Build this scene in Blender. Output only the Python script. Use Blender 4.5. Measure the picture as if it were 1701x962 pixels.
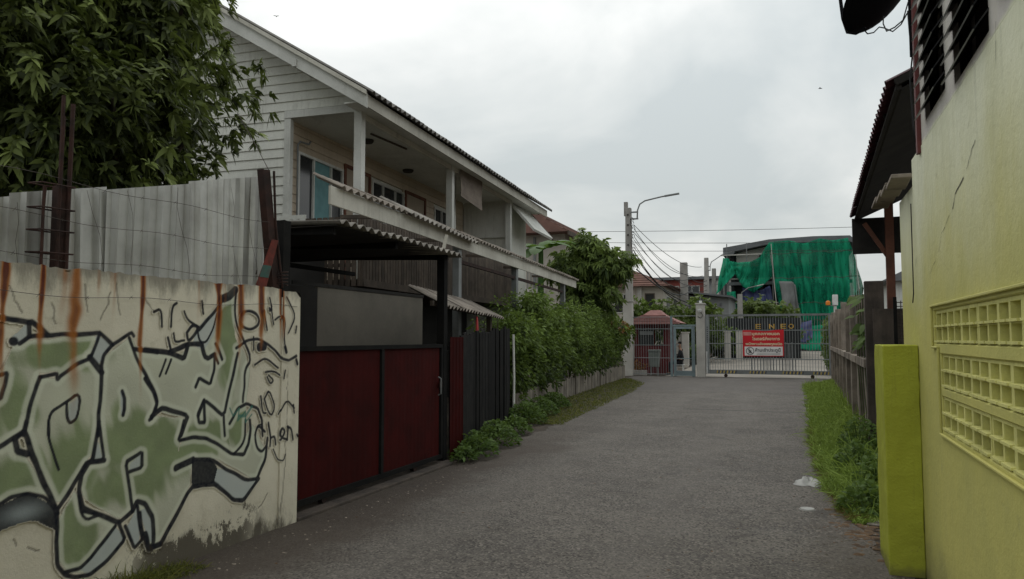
import bpy, math, random
import numpy as np
from mathutils import Matrix, Vector
for o in list(bpy.data.objects): bpy.data.objects.remove(o)
SC = bpy.context.scene; COL = SC.collection
random.seed(7); RNG = np.random.default_rng(7)
R = math.radians

# ------------------------------------------------------------------ camera
cam_d = bpy.data.cameras.new('camera'); cam = bpy.data.objects.new('camera', cam_d); COL.objects.link(cam)
cam_d.sensor_width = 36.0; cam_d.lens = 1250 / 1701 * 36; cam_d.clip_start = 0.05; cam_d.clip_end = 4000
YAW, PITCH = R(20.567), R(3.708)
fw = Vector((-math.sin(YAW)*math.cos(PITCH), math.cos(YAW)*math.cos(PITCH), math.sin(PITCH)))
rt = Vector((math.cos(YAW), math.sin(YAW), 0)); up = rt.cross(fw)
cam.matrix_world = Matrix(((rt.x, up.x, -fw.x, 0), (rt.y, up.y, -fw.y, 0), (rt.z, up.z, -fw.z, 1.55), (0, 0, 0, 1)))
SC.camera = cam

# ------------------------------------------------------------------ overcast sky and soft sun
SUN_EL, SUN_AZ = R(58), R(-30)      # azimuth from +Y, negative = left of the lane
world = bpy.data.worlds.new('World'); SC.world = world; world.use_nodes = True
wt = world.node_tree; wt.nodes.clear()
def wn(t, **k):
    n = wt.nodes.new(t)
    for a, b in k.items(): setattr(n, a, b)
    return n
def wl(a, b): wt.links.new(a, b)
def wmath(op, a, b=None, c=None):
    n = wn('ShaderNodeMath', operation=op)
    for i, v in enumerate((a, b, c)):
        if v is None: continue
        if isinstance(v, (int, float)): n.inputs[i].default_value = v
        else: wl(v, n.inputs[i])
    return n.outputs[0]
sky = wn('ShaderNodeTexSky', sky_type='NISHITA', sun_disc=False, sun_elevation=SUN_EL, sun_rotation=SUN_AZ, air_density=1.5, dust_density=3.0)
skymul = wn('ShaderNodeMix', data_type='RGBA', blend_type='MULTIPLY'); skymul.inputs[0].default_value = 1.0
wl(sky.outputs[0], skymul.inputs[6]); skymul.inputs[7].default_value = (0.07, 0.07, 0.07, 1)
tc = wn('ShaderNodeTexCoord'); sep = wn('ShaderNodeSeparateXYZ'); wl(tc.outputs['Generated'], sep.inputs[0])
zc = wmath('MAXIMUM', sep.outputs[2], 0.0); zd = wmath('ADD', zc, 0.30)
comb = wn('ShaderNodeCombineXYZ'); wl(wmath('DIVIDE', sep.outputs[0], zd), comb.inputs[0]); wl(wmath('DIVIDE', sep.outputs[1], zd), comb.inputs[1]); comb.inputs[2].default_value = 3.1
nz1 = wn('ShaderNodeTexNoise'); nz1.inputs['Scale'].default_value = 1.5; nz1.inputs['Detail'].default_value = 6; nz1.inputs['Roughness'].default_value = 0.52; nz1.inputs['Distortion'].default_value = 0.25
wl(comb.outputs[0], nz1.inputs['Vector'])
ramp = wn('ShaderNodeValToRGB'); wl(nz1.outputs[0], ramp.inputs[0])
e = ramp.color_ramp.elements; e[0].position = 0.34; e[0].color = (0.555, 0.600, 0.605, 1); e[1].position = 0.66; e[1].color = (0.95, 0.95, 0.925, 1)
m1 = e.new(0.5); m1.color = (0.70, 0.728, 0.718, 1)
grad = wmath('MULTIPLY_ADD', wmath('MINIMUM', zc, 0.5), 0.85, 0.80)
cl = wn('ShaderNodeMix', data_type='RGBA', blend_type='MULTIPLY'); cl.inputs[0].default_value = 1.0
wl(ramp.outputs[0], cl.inputs[6]); gc = wn('ShaderNodeCombineColor')
for i in range(3): wl(grad, gc.inputs[i])
wl(gc.outputs[0], cl.inputs[7])
mixs = wn('ShaderNodeMix', data_type='RGBA'); mixs.inputs[0].default_value = 0.9
wl(skymul.outputs[2], mixs.inputs[6]); wl(cl.outputs[2], mixs.inputs[7])
bg = wn('ShaderNodeBackground'); bg.inputs[1].default_value = 1.22; wl(mixs.outputs[2], bg.inputs[0])
wo = wn('ShaderNodeOutputWorld'); wl(bg.outputs[0], wo.inputs[0])
sun_d = bpy.data.lights.new('sun', 'SUN'); sun = bpy.data.objects.new('sun', sun_d); COL.objects.link(sun)
sun_d.energy = 0.55; sun_d.angle = R(40); sun_d.color = (1.0, 0.97, 0.92)
sdir = Vector((math.sin(SUN_AZ)*math.cos(SUN_EL), math.cos(SUN_AZ)*math.cos(SUN_EL), math.sin(SUN_EL)))
sun.rotation_euler = sdir.to_track_quat('Z', 'Y').to_euler(); sun.location = (0, 0, 60)
SC.view_settings.view_transform = 'Standard'; SC.view_settings.look = 'None'; SC.view_settings.gamma = 1.0
SC.view_settings.exposure = -0.12; SC.view_settings.use_curve_mapping = False
SC.render.engine = 'CYCLES'; SC.cycles.use_denoising = True; SC.cycles.max_bounces = 6; SC.cycles.transparent_max_bounces = 12

# ------------------------------------------------------------------ helpers
ROOT = {}
def matrix_of(o):
    while o.parent: o = o.parent
    return ROOT.get(o.name, Matrix())
def thing(name, label, cat, loc=(0, 0, 0), rotz=0.0, group=None):
    o = bpy.data.objects.new(name, None); COL.objects.link(o); o.empty_display_size = 0.1
    o.location = loc; o.rotation_euler = (0, 0, rotz)
    ROOT[o.name] = Matrix.Translation(Vector(loc)) @ Matrix.Rotation(rotz, 4, 'Z')
    tag(o, label, cat, group); return o
def tag(o, label, cat, group=None):
    o['label'] = label; o['category'] = cat
    if group: o['group'] = group
    return o
def link(name, me, mat, parent=None):
    o = bpy.data.objects.new(name, me); COL.objects.link(o)
    if mat and not me.materials: me.materials.append(mat)
    if parent: o.parent = parent
    return o
def piece(name, me, parent, loc, rot=(0, 0, 0), scale=(1, 1, 1)):
    o = bpy.data.objects.new(name, me); COL.objects.link(o); o.parent = parent
    o.location = loc; o.rotation_euler = rot; o.scale = scale; return o
class MB:
    def __init__(s): s.v = []; s.f = []
    def add(s, vs, fs):
        o = len(s.v); s.v += [tuple(p) for p in vs]; s.f += [tuple(i + o for i in f) for f in fs]; return s
    def box(s, x0, x1, y0, y1, z0, z1):
        return s.add([(x0,y0,z0),(x1,y0,z0),(x1,y1,z0),(x0,y1,z0),(x0,y0,z1),(x1,y0,z1),(x1,y1,z1),(x0,y1,z1)],
                     [(0,3,2,1),(4,5,6,7),(0,1,5,4),(1,2,6,5),(2,3,7,6),(3,0,4,7)])
    def bar(s, a, b, w, h, upv=(0, 0, 1)):
        a, b = Vector(a), Vector(b); d = (b - a).normalized(); u = Vector(upv)
        r = d.cross(u)
        if r.length < 1e-4: r = d.cross(Vector((1, 0, 0)))
        r.normalize(); u = r.cross(d); r *= w/2; u *= h/2
        return s.add([a-r-u, a+r-u, a+r+u, a-r+u, b-r-u, b+r-u, b+r+u, b-r+u],
                     [(0,3,2,1),(4,5,6,7),(0,1,5,4),(1,2,6,5),(2,3,7,6),(3,0,4,7)])
    def tube(s, pts, r, n=6, caps=True):
        pts = [Vector(p) for p in pts]; m = len(pts)
        rs = r if isinstance(r, (list, tuple)) else [r]*m
        ref = None; vs = []; fs = []
        for i, p in enumerate(pts):
            d = (pts[min(i+1, m-1)] - pts[max(i-1, 0)]).normalized()
            if ref is None:
                ref = d.cross(Vector((0.13, 0.2, 1))); ref = ref if ref.length > 0.1 else d.cross(Vector((1, 0, 0)))
            a = (ref - d*ref.dot(d)).normalized(); ref = a; b = d.cross(a)
            for k in range(n):
                t = 2*math.pi*k/n; vs.append(p + (a*math.cos(t) + b*math.sin(t))*rs[i])
        for i in range(m-1):
            for k in range(n):
                k2 = (k+1) % n; fs.append((i*n+k, i*n+k2, (i+1)*n+k2, (i+1)*n+k))
        if caps: fs.append(tuple(range(n-1, -1, -1))); fs.append(tuple((m-1)*n+k for k in range(n)))
        return s.add(vs, fs)
    def prism(s, pts, vec):
        n = len(pts); vec = Vector(vec); p = [Vector(q) for q in pts]
        return s.add(p + [q + vec for q in p], [tuple(range(n-1, -1, -1)), tuple(range(n, 2*n))] + [(i, (i+1) % n, n+(i+1) % n, n+i) for i in range(n)])
    def corr(s, O, U, V, lu, lv, pitch=0.15, amp=0.022, th=0.008, per=8, ph=0.0, sag=0.0, nv=1):
        O, U, V = Vector(O), Vector(U).normalized(), Vector(V).normalized(); N = U.cross(V).normalized()
        if N.z < 0: N = -N
        n = max(2, int(round(lu/pitch*per))); vs = []; fs = []
        for j in range(nv+1):
            for i in range(n+1):
                u = lu*i/n; w = amp*math.sin(2*math.pi*(u/pitch)+ph); q = j/nv
                p = O + U*u + V*(lv*q) + N*(w - sag*4*q*(1-q))
                vs.append(p + N*th/2); vs.append(p - N*th/2)
        W2 = (n+1)*2
        for j in range(nv):
            for i in range(n):
                a = j*W2+i*2; b = a+2; c = a+W2; d = c+2
                fs += [(a, b, d, c), (a+1, c+1, d+1, b+1)]
            a = j*W2; c = a+W2; fs.append((a, c, c+1, a+1)); a += 2*n; c += 2*n; fs.append((a, a+1, c+1, c))
        for i in range(n):
            a = i*2; b = a+2; fs.append((a, a+1, b+1, b)); a += nv*W2; b += nv*W2; fs.append((a, b, b+1, a+1))
        return s.add(vs, fs)
    def holed(s, O, U, V, W, H, holes, th):
        O, U, V = Vector(O), Vector(U), Vector(V); N = U.cross(V)
        us = sorted({0, W} | {h[0] for h in holes} | {h[1] for h in holes}); vs_ = sorted({0, H} | {h[2] for h in holes} | {h[3] for h in holes})
        def solid(i, j):
            if i < 0 or j < 0 or i >= len(us)-1 or j >= len(vs_)-1: return False
            a = (us[i]+us[i+1])/2; b = (vs_[j]+vs_[j+1])/2
            return not any(h[0] < a < h[1] and h[2] < b < h[3] for h in holes)
        idx = {}; pv = []
        def P(i, j, k):
            if (i, j, k) not in idx:
                idx[(i, j, k)] = len(pv); pv.append(O + U*us[i] + V*vs_[j] - N*(th*k))
            return idx[(i, j, k)]
        fs = []
        for i in range(len(us)-1):
            for j in range(len(vs_)-1):
                if not solid(i, j): continue
                fs.append((P(i,j,0), P(i+1,j,0), P(i+1,j+1,0), P(i,j+1,0))); fs.append((P(i,j,1), P(i,j+1,1), P(i+1,j+1,1), P(i+1,j,1)))
                if not solid(i-1, j): fs.append((P(i,j,0), P(i,j+1,0), P(i,j+1,1), P(i,j,1)))
                if not solid(i+1, j): fs.append((P(i+1,j,0), P(i+1,j,1), P(i+1,j+1,1), P(i+1,j+1,0)))
                if not solid(i, j-1): fs.append((P(i,j,0), P(i,j,1), P(i+1,j,1), P(i+1,j,0)))
                if not solid(i, j+1): fs.append((P(i,j+1,0), P(i+1,j+1,0), P(i+1,j+1,1), P(i,j+1,1)))
        return s.add(pv, fs)
    def lathe(s, c, prof, n=16):
        c = Vector(c); vs = []; fs = []
        for r, z in prof:
            for k in range(n):
                t = 2*math.pi*k/n; vs.append(c + Vector((r*math.cos(t), r*math.sin(t), z)))
        for i in range(len(prof)-1):
            for k in range(n):
                k2 = (k+1) % n; fs.append((i*n+k, i*n+k2, (i+1)*n+k2, (i+1)*n+k))
        return s.add(vs, fs)
    def mesh(s, name='m', smooth=False, inv=None):
        me = bpy.data.meshes.new(name); v = s.v if inv is None else [tuple(inv @ Vector(p)) for p in s.v]
        me.from_pydata(v, [], s.f); me.validate(); me.update()
        if smooth: me.polygons.foreach_set('use_smooth', [True]*len(me.polygons))
        return me
    def build(s, name, mat, parent=None, smooth=False, world=True):
        inv = matrix_of(parent).inverted() if (parent and world) else None
        return link(name, s.mesh(name, smooth, inv), mat, parent)
def bevel(o, w=0.01, seg=2):
    m = o.modifiers.new('bevel', 'BEVEL'); m.width = w; m.segments = seg; m.limit_method = 'ANGLE'; return o
def struct(o): o['kind'] = 'structure'; return o
def stuff(o): o['kind'] = 'stuff'; return o
def quads_mesh(name, V, F, attrs=None, smooth=True):
    V = np.asarray(V, np.float32); F = np.asarray(F, np.int32)
    me = bpy.data.meshes.new(name); me.vertices.add(len(V)); me.vertices.foreach_set('co', V.ravel())
    me.loops.add(F.size); me.loops.foreach_set('vertex_index', F.ravel()); me.polygons.add(len(F))
    k = F.shape[1]; me.polygons.foreach_set('loop_start', np.arange(len(F), dtype=np.int32)*k); me.polygons.foreach_set('loop_total', np.full(len(F), k, np.int32))
    if smooth: me.polygons.foreach_set('use_smooth', np.ones(len(F), bool))
    for n, (ty, d) in (attrs or {}).items():
        a = me.attributes.new(n, ty, 'POINT'); a.data.foreach_set('color' if 'COLOR' in ty else 'value', np.asarray(d, np.float32).ravel())
    me.update(calc_edges=True); return me
def unit(a): return a/np.maximum(np.linalg.norm(a, axis=1, keepdims=True), 1e-6)
def leaves(name, P, D, N, L, W, droop, tone, off=(0, 0, 0), ts=(0, .3, .65, 1), ws=(.16, 1, .8, .05)):
    """many leaf blades in one mesh: three quads each, bent by droop"""
    P = np.asarray(P, float) - np.asarray(off); D = unit(np.asarray(D, float)); S = unit(np.cross(D, N)); n = len(P)
    L = np.broadcast_to(L, (n,)); W = np.broadcast_to(W, (n,)); droop = np.broadcast_to(droop, (n,)); k = len(ts)
    V = np.zeros((n, k*2, 3))
    for i, (t, w) in enumerate(zip(ts, ws)):
        c = P + D*(L*t)[:, None]; c[:, 2] -= droop*L*t*t
        V[:, 2*i] = c - S*(W*w/2)[:, None]; V[:, 2*i+1] = c + S*(W*w/2)[:, None]
    b = (np.arange(n)*k*2)[:, None]
    F = np.concatenate([b + np.array([[2*i, 2*i+1, 2*i+3, 2*i+2]]) for i in range(k-1)], 0)
    return quads_mesh(name, V.reshape(-1, 3), F, {'tone': ('FLOAT', np.repeat(np.broadcast_to(tone, (n,)), k*2))})
def rdir(n):
    v = RNG.normal(size=(n, 3)); return unit(v)

# ------------------------------------------------------------------ materials
class NT:
    def __init__(s, name):
        s.m = bpy.data.materials.new(name); s.m.use_nodes = True; s.t = s.m.node_tree; s.t.nodes.clear()
        s.out = s.n('ShaderNodeOutputMaterial'); s.b = s.n('ShaderNodeBsdfPrincipled'); s.l(s.b.outputs[0], s.out.inputs[0])
        s.pos = s.n('ShaderNodeNewGeometry').outputs['Position']
    def n(s, t, **k):
        x = s.t.nodes.new(t)
        for a, b in k.items(): setattr(x, a, b)
        return x
    def l(s, a, b): s.t.links.new(a, b)
    def put(s, v, sock):
        if isinstance(v, (int, float)): sock.default_value = v
        elif isinstance(v, tuple): sock.default_value = v if len(v) == 4 or sock.type == 'VECTOR' else (*v, 1)
        else: s.l(v, sock)
    def math(s, op, *a, clamp=False):
        x = s.n('ShaderNodeMath', operation=op, use_clamp=clamp)
        for i, v in enumerate(a): s.put(v, x.inputs[i])
        return x.outputs[0]
    def noise(s, scale, detail=4, rough=0.55, vec=None, stretch=None, dist=0.0):
        x = s.n('ShaderNodeTexNoise'); x.inputs['Scale'].default_value = scale; x.inputs['Detail'].default_value = detail
        x.inputs['Roughness'].default_value = rough; x.inputs['Distortion'].default_value = dist
        v = vec or s.pos
        if stretch:
            mp = s.n('ShaderNodeMapping'); mp.inputs['Scale'].default_value = stretch; s.l(v, mp.inputs[0]); v = mp.outputs[0]
        s.l(v, x.inputs['Vector']); return x.outputs[0]
    def mix(s, f, a, b, blend='MIX'):
        x = s.n('ShaderNodeMix', data_type='RGBA', blend_type=blend)
        s.put(f, x.inputs[0]); s.put(a, x.inputs[6]); s.put(b, x.inputs[7]); return x.outputs[2]
    def step(s, v, lo, hi, a=0.0, b=1.0):
        x = s.n('ShaderNodeMapRange', interpolation_type='SMOOTHSTEP'); s.put(v, x.inputs[0])
        for i, q in enumerate((lo, hi, a, b)): x.inputs[i+1].default_value = q
        return x.outputs[0]
    def bump(s, h, strength=0.3, dist=0.01):
        x = s.n('ShaderNodeBump'); x.inputs['Strength'].default_value = strength; x.inputs['Distance'].default_value = dist
        s.l(h, x.inputs['Height']); s.l(x.outputs[0], s.b.inputs['Normal'])
    def fin(s, col, rough=0.85, metal=0.0, spec=0.3):
        s.put(col, s.b.inputs['Base Color']); s.put(rough, s.b.inputs['Roughness']); s.b.inputs['Metallic'].default_value = metal
        s.b.inputs['Specular IOR Level'].default_value = spec; return s.m
def M(name, c, c2=None, ns=2.5, rough=0.85, bump=0.25, bs=70, metal=0.0, spec=0.3, streak=0.0, sc=(0.05, 0.045, 0.04), rnd=0.12, bd=0.006):
    t = NT(name); c2 = c2 or tuple(x*0.72 for x in c)
    col = t.mix(t.step(t.noise(ns, 6, 0.6), 0.35, 0.68), c, c2)
    if streak:
        k = t.math('MULTIPLY', t.step(t.noise(1.0, 4, 0.6, stretch=(14, 14, 0.9)), 0.48, 0.75), t.step(t.noise(1.7, 3), 0.35, 0.65))
        col = t.mix(t.math('MULTIPLY', k, streak), col, sc)
    oi = t.n('ShaderNodeObjectInfo'); v = t.math('MULTIPLY_ADD', oi.outputs['Random'], rnd*2, 1-rnd)
    f = t.math('MULTIPLY_ADD', t.noise(bs*0.6, 3), 0.3, 0.85); v = t.math('MULTIPLY', v, f)
    cc = t.n('ShaderNodeCombineColor')
    for i in range(3): t.l(v, cc.inputs[i])
    col = t.mix(1.0, col, cc.outputs[0], 'MULTIPLY')
    if bump: t.bump(t.noise(bs, 4, 0.65), bump, bd)
    return t.fin(col, rough, metal, spec)
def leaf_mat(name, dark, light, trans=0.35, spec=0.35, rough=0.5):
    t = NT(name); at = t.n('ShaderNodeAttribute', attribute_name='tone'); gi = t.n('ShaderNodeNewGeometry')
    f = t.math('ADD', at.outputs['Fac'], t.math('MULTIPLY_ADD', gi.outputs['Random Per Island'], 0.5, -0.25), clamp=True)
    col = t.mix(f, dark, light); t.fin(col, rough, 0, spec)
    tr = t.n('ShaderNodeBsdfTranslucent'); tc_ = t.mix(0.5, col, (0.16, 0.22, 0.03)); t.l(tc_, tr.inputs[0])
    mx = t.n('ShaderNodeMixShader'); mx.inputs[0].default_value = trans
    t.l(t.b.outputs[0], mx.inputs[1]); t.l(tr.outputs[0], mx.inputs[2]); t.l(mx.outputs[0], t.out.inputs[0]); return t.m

mt = {}
mt['white'] = M('white_paint', (0.64, 0.64, 0.60), (0.50, 0.50, 0.46), ns=1.2, rough=0.7, bump=0.1, streak=0.35, sc=(0.22, 0.21, 0.18))
mt['offwhite'] = M('aged_white_board', (0.58, 0.56, 0.49), (0.46, 0.44, 0.38), ns=1.5, streak=0.45, sc=(0.14, 0.12, 0.10))
mt['siding'] = M('white_siding', (0.68, 0.68, 0.62), (0.58, 0.58, 0.53), ns=1.0, rough=0.75, bump=0.12, streak=0.45, sc=(0.25, 0.24, 0.2), rnd=0.05)
mt['siding_in'] = M('cream_siding', (0.56, 0.47, 0.36), (0.46, 0.38, 0.29), ns=1.0, rough=0.75, bump=0.12, streak=0.3, sc=(0.2, 0.17, 0.13), rnd=0.06)
mt['brownwood'] = M('brown_timber', (0.105, 0.082, 0.064), (0.066, 0.052, 0.041), ns=4, bump=0.3, rnd=0.25)
mt['redwood'] = M('red_brown_timber', (0.17, 0.07, 0.045), (0.11, 0.05, 0.035), ns=4, rnd=0.1)
mt['fibro'] = M('fibre_cement_roof', (0.32, 0.295, 0.26), (0.17, 0.155, 0.135), ns=2.2, bump=0.4, bs=50, streak=0.5, sc=(0.08, 0.07, 0.06))
mt['fibro_dark'] = M('old_dark_roof', (0.19, 0.18, 0.165), (0.10, 0.095, 0.09), ns=3, bump=0.4, bs=50)
mt['fibro_top'] = M('weathered_brown_roof', (0.27, 0.235, 0.20), (0.14, 0.12, 0.10), ns=3, bump=0.4, bs=50, streak=0.4)
mt['zinc'] = M('galvanised_sheet', (0.47, 0.47, 0.44), (0.34, 0.335, 0.31), ns=2.5, rough=0.38, bump=0.10, bs=9, metal=0.45, spec=0.4, streak=0.5, sc=(0.20, 0.18, 0.15))
mt['rust'] = M('rusty_steel', (0.048, 0.022, 0.017), (0.022, 0.013, 0.011), ns=9, bump=0.5, bs=120)
mt['rustred'] = M('rust_red_paint', (0.17, 0.035, 0.025), (0.10, 0.028, 0.02), ns=12, bump=0.4)
mt['teal'] = M('teal_paint', (0.05, 0.12, 0.10), (0.07, 0.09, 0.08), ns=14)
mt['wire'] = M('dull_wire', (0.10, 0.085, 0.075), rough=0.6, metal=0.5, bump=0)
mt['black'] = M('black_steel', (0.010, 0.010, 0.010), (0.016, 0.015, 0.014), ns=4, rough=0.8, bump=0.1, spec=0.08)
mt['maroon'] = M('maroon_sheet', (0.050, 0.0066, 0.0060), (0.034, 0.0062, 0.0055), ns=3, rough=0.75, bump=0.12, bs=25, spec=0.06, streak=0.15, sc=(0.05, 0.03, 0.028))
mt['maroon2'] = M('red_booth_paint', (0.095, 0.016, 0.017), (0.075, 0.014, 0.015), ns=2, bump=0.05)
mt['blackwood'] = M('black_stained_board', (0.0095, 0.0095, 0.0095), (0.017, 0.016, 0.015), ns=6, rough=0.85, bump=0.35, streak=0.35, sc=(0.055, 0.05, 0.047), rnd=0.4, spec=0.1)
mt['greyboard'] = M('grey_cement_board', (0.20, 0.18, 0.148), (0.155, 0.14, 0.116), ns=1.2, bump=0.1)
mt['darkwall'] = M('shade_dark_wall', (0.035, 0.032, 0.029), (0.024, 0.022, 0.02), ns=1.5, bump=0.3)  # near-black puts the shade of enclosed places into the colour
mt['steel'] = M('grey_painted_steel', (0.20, 0.21, 0.21), (0.15, 0.155, 0.15), ns=3, rough=0.5, bump=0.08)
mt['gatesteel'] = M('pale_grey_gate_paint', (0.23, 0.245, 0.245), (0.18, 0.19, 0.19), ns=3, rough=0.55, bump=0.05)
mt['bluegrey'] = M('blue_grey_steel', (0.19, 0.245, 0.26), (0.15, 0.19, 0.20), ns=3, rough=0.5, bump=0.08)
mt['concrete'] = M('old_concrete', (0.30, 0.255, 0.21), (0.15, 0.125, 0.10), ns=2.2, bump=0.5, bs=45, streak=0.7, sc=(0.055, 0.047, 0.04), rnd=0.15)
mt['darkconcrete'] = M('mouldy_concrete', (0.100, 0.080, 0.066), (0.052, 0.043, 0.037), ns=3, bump=0.5, bs=45, streak=0.6, sc=(0.03, 0.027, 0.024))
mt['boardconc'] = M('pale_concrete_board', (0.25, 0.222, 0.18), (0.15, 0.13, 0.105), ns=3, bump=0.4, bs=45, streak=0.6, sc=(0.09, 0.08, 0.06), rnd=0.2)
mt['poleconc'] = M('pole_concrete', (0.34, 0.325, 0.30), (0.26, 0.25, 0.23), ns=2, bump=0.3, streak=0.4, sc=(0.15, 0.14, 0.13))
mt['lightconc'] = M('light_concrete', (0.46, 0.44, 0.40), (0.36, 0.34, 0.31), ns=1.2, bump=0.2, streak=0.25, sc=(0.22, 0.2, 0.18))
mt['beige'] = M('beige_render', (0.50, 0.46, 0.40), (0.42, 0.385, 0.335), ns=0.8, bump=0.1, streak=0.35, sc=(0.26, 0.23, 0.2))
mt['greyrender'] = M('grey_render', (0.33, 0.335, 0.335), (0.27, 0.275, 0.27), ns=0.6, bump=0.1, streak=0.2, sc=(0.18, 0.18, 0.17))
mt['redtile'] = M('red_roof_tile', (0.21, 0.115, 0.092), (0.15, 0.085, 0.07), ns=2, bump=0.3, rnd=0.2)
mt['boothtile'] = M('faded_pink_red_tile', (0.30, 0.15, 0.135), (0.22, 0.11, 0.10), ns=3, bump=0.2, rnd=0.1)
mt['brickred'] = M('brick_red_cladding', (0.26, 0.065, 0.05), (0.2, 0.055, 0.045), ns=1.2, bump=0.1, rnd=0.12)
mt['glass'] = M('dark_window_glass', (0.02, 0.022, 0.024), (0.03, 0.032, 0.034), ns=1, rough=0.12, bump=0, spec=0.5)
mt['curtain'] = M('teal_curtain', (0.17, 0.33, 0.34), (0.13, 0.26, 0.27), ns=6, bump=0.2, bs=20)
mt['door'] = M('beige_door', (0.42, 0.35, 0.275), (0.36, 0.3, 0.23), ns=1.5, bump=0.1)
mt['blind'] = M('brown_blind', (0.20, 0.165, 0.135), (0.15, 0.12, 0.1), ns=5, bump=0.2)
mt['cable'] = M('black_cable', (0.018, 0.018, 0.019), rough=0.6, bump=0)
mt['red'] = M('red_sign_paint', (0.55, 0.012, 0.02), (0.48, 0.012, 0.02), ns=3, rough=0.5, bump=0, rnd=0)
mt['signwhite'] = M('white_sign_paint', (0.72, 0.70, 0.68), (0.66, 0.64, 0.62), ns=3, rough=0.5, bump=0, rnd=0)
mt['letter'] = M('cream_lettering', (0.78, 0.68, 0.45), rough=0.5, bump=0, rnd=0)
mt['ink'] = M('dark_ink', (0.03, 0.028, 0.04), rough=0.6, bump=0, rnd=0)
mt['gold'] = M('gold_letter', (0.55, 0.33, 0.05), (0.45, 0.27, 0.04), rough=0.4, bump=0)
mt['yellow'] = M('hazard_yellow', (0.52, 0.36, 0.05), rough=0.6, bump=0)
mt['orange'] = M('orange_lens', (0.75, 0.22, 0.02), rough=0.3, bump=0)
mt['pinksticker'] = M('pink_sticker', (0.6, 0.25, 0.22), bump=0)
mt['tarp'] = M('blue_tarpaulin', (0.035, 0.045, 0.12), (0.03, 0.035, 0.085), ns=1.5, rough=0.55, bump=0.1)
mt['greytarp'] = M('grey_sheet', (0.20, 0.205, 0.20), (0.15, 0.155, 0.15), ns=1.5, bump=0.1)
mt['violet'] = M('violet_tarpaulin', (0.11, 0.12, 0.25), (0.08, 0.09, 0.19), ns=1.5, bump=0.1)
mt['shell'] = M('dark_unfinished_shell', (0.024, 0.026, 0.026), (0.015, 0.016, 0.017), ns=0.6, bump=0.1)
mt['roofgrey'] = M('grey_metal_roof', (0.15, 0.155, 0.16), (0.11, 0.115, 0.12), ns=1, bump=0.05, rough=0.6)
mt['bark'] = M('tree_bark', (0.11, 0.09, 0.07), (0.06, 0.05, 0.04), ns=5, bump=0.7, bs=40)
mt['clay'] = M('dark_clay', (0.05, 0.045, 0.04), bump=0.2)
mt['skin'] = M('skin', (0.32, 0.19, 0.13), bump=0, rnd=0)
mt['darkcloth'] = M('dark_clothing', (0.014, 0.015, 0.018), (0.02, 0.02, 0.024), ns=8, bump=0.1)
mt['hair'] = M('black_hair', (0.01, 0.009, 0.009), bump=0)
mt['plastic'] = M('white_plastic', (0.68, 0.68, 0.66), rough=0.4, bump=0)
mt['binplastic'] = M('grey_green_plastic', (0.16, 0.18, 0.165), (0.13, 0.145, 0.13), rough=0.5, bump=0.05)
mt['dish'] = M('dark_dish_metal', (0.008, 0.008, 0.010), rough=0.8, bump=0, spec=0.05)
mt['trim'] = M('dark_red_trim', (0.16, 0.045, 0.042), (0.11, 0.035, 0.033), ns=5, rough=0.6)
mt['maroonroof'] = M('maroon_roof_sheet', (0.075, 0.022, 0.032), (0.05, 0.018, 0.025), ns=4, rough=0.6)
mt['nearblack'] = M('near_black', (0.018, 0.016, 0.015), (0.03, 0.027, 0.024), ns=3, rough=0.9, bump=0.3)
mt['louvre'] = M('dark_louvre_glass', (0.014, 0.015, 0.017), (0.02, 0.021, 0.022), rough=0.22, bump=0, spec=0.5)
mt['edge'] = M('glass_edge', (0.30, 0.32, 0.31), rough=0.4, bump=0)
mt['redcloth'] = M('red_cloth', (0.30, 0.025, 0.025), bump=0.1)
mt['pink'] = M('pink_wrapper', (0.32, 0.09, 0.12), bump=0.2)
mt['pebble'] = M('pale_rubble', (0.24, 0.215, 0.185), (0.11, 0.096, 0.08), ns=12, bump=0.4, rnd=0.2)
mt['litter'] = M('dry_leaf_litter', (0.15, 0.09, 0.045), (0.07, 0.045, 0.028), ns=9, bump=0.2)
mt['kerb'] = M('kerb_concrete', (0.42, 0.39, 0.34), (0.33, 0.3, 0.26), ns=1.5, bump=0.2)
mt['mango'] = leaf_mat('mango_leaf', (0.022, 0.030, 0.010), (0.235, 0.290, 0.082), 0.25, 0.18, 0.55)
mt['mango2'] = leaf_mat('young_mango_leaf', (0.028, 0.048, 0.014), (0.205, 0.280, 0.072), 0.3, 0.18, 0.55)
mt['hedge'] = leaf_mat('hedge_leaf', (0.016, 0.029, 0.009), (0.205, 0.300, 0.066), 0.3, 0.18, 0.6)
mt['shrub'] = leaf_mat('pale_shrub_leaf', (0.05, 0.085, 0.02), (0.17, 0.235, 0.055), 0.35)
mt['weed'] = leaf_mat('weed_leaf', (0.035, 0.070, 0.016), (0.13, 0.205, 0.050), 0.35, 0.18, 0.6)
mt['grass'] = leaf_mat('grass_blade', (0.095, 0.155, 0.024), (0.34, 0.46, 0.098), 0.4, 0.15, 0.7)
mt['drygrass'] = leaf_mat('dry_grass_blade', (0.13, 0.085, 0.03), (0.22, 0.17, 0.06), 0.3, 0.2, 0.7)
mt['yellowgrass'] = leaf_mat('yellow_grass_blade', (0.07, 0.09, 0.02), (0.22, 0.21, 0.05), 0.3, 0.2, 0.7)
mt['orangeleaf'] = leaf_mat('orange_leaf', (0.12, 0.06, 0.02), (0.36, 0.14, 0.04), 0.3)
mt['banana'] = leaf_mat('banana_leaf', (0.06, 0.14, 0.025), (0.10, 0.22, 0.04), 0.4)

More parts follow.
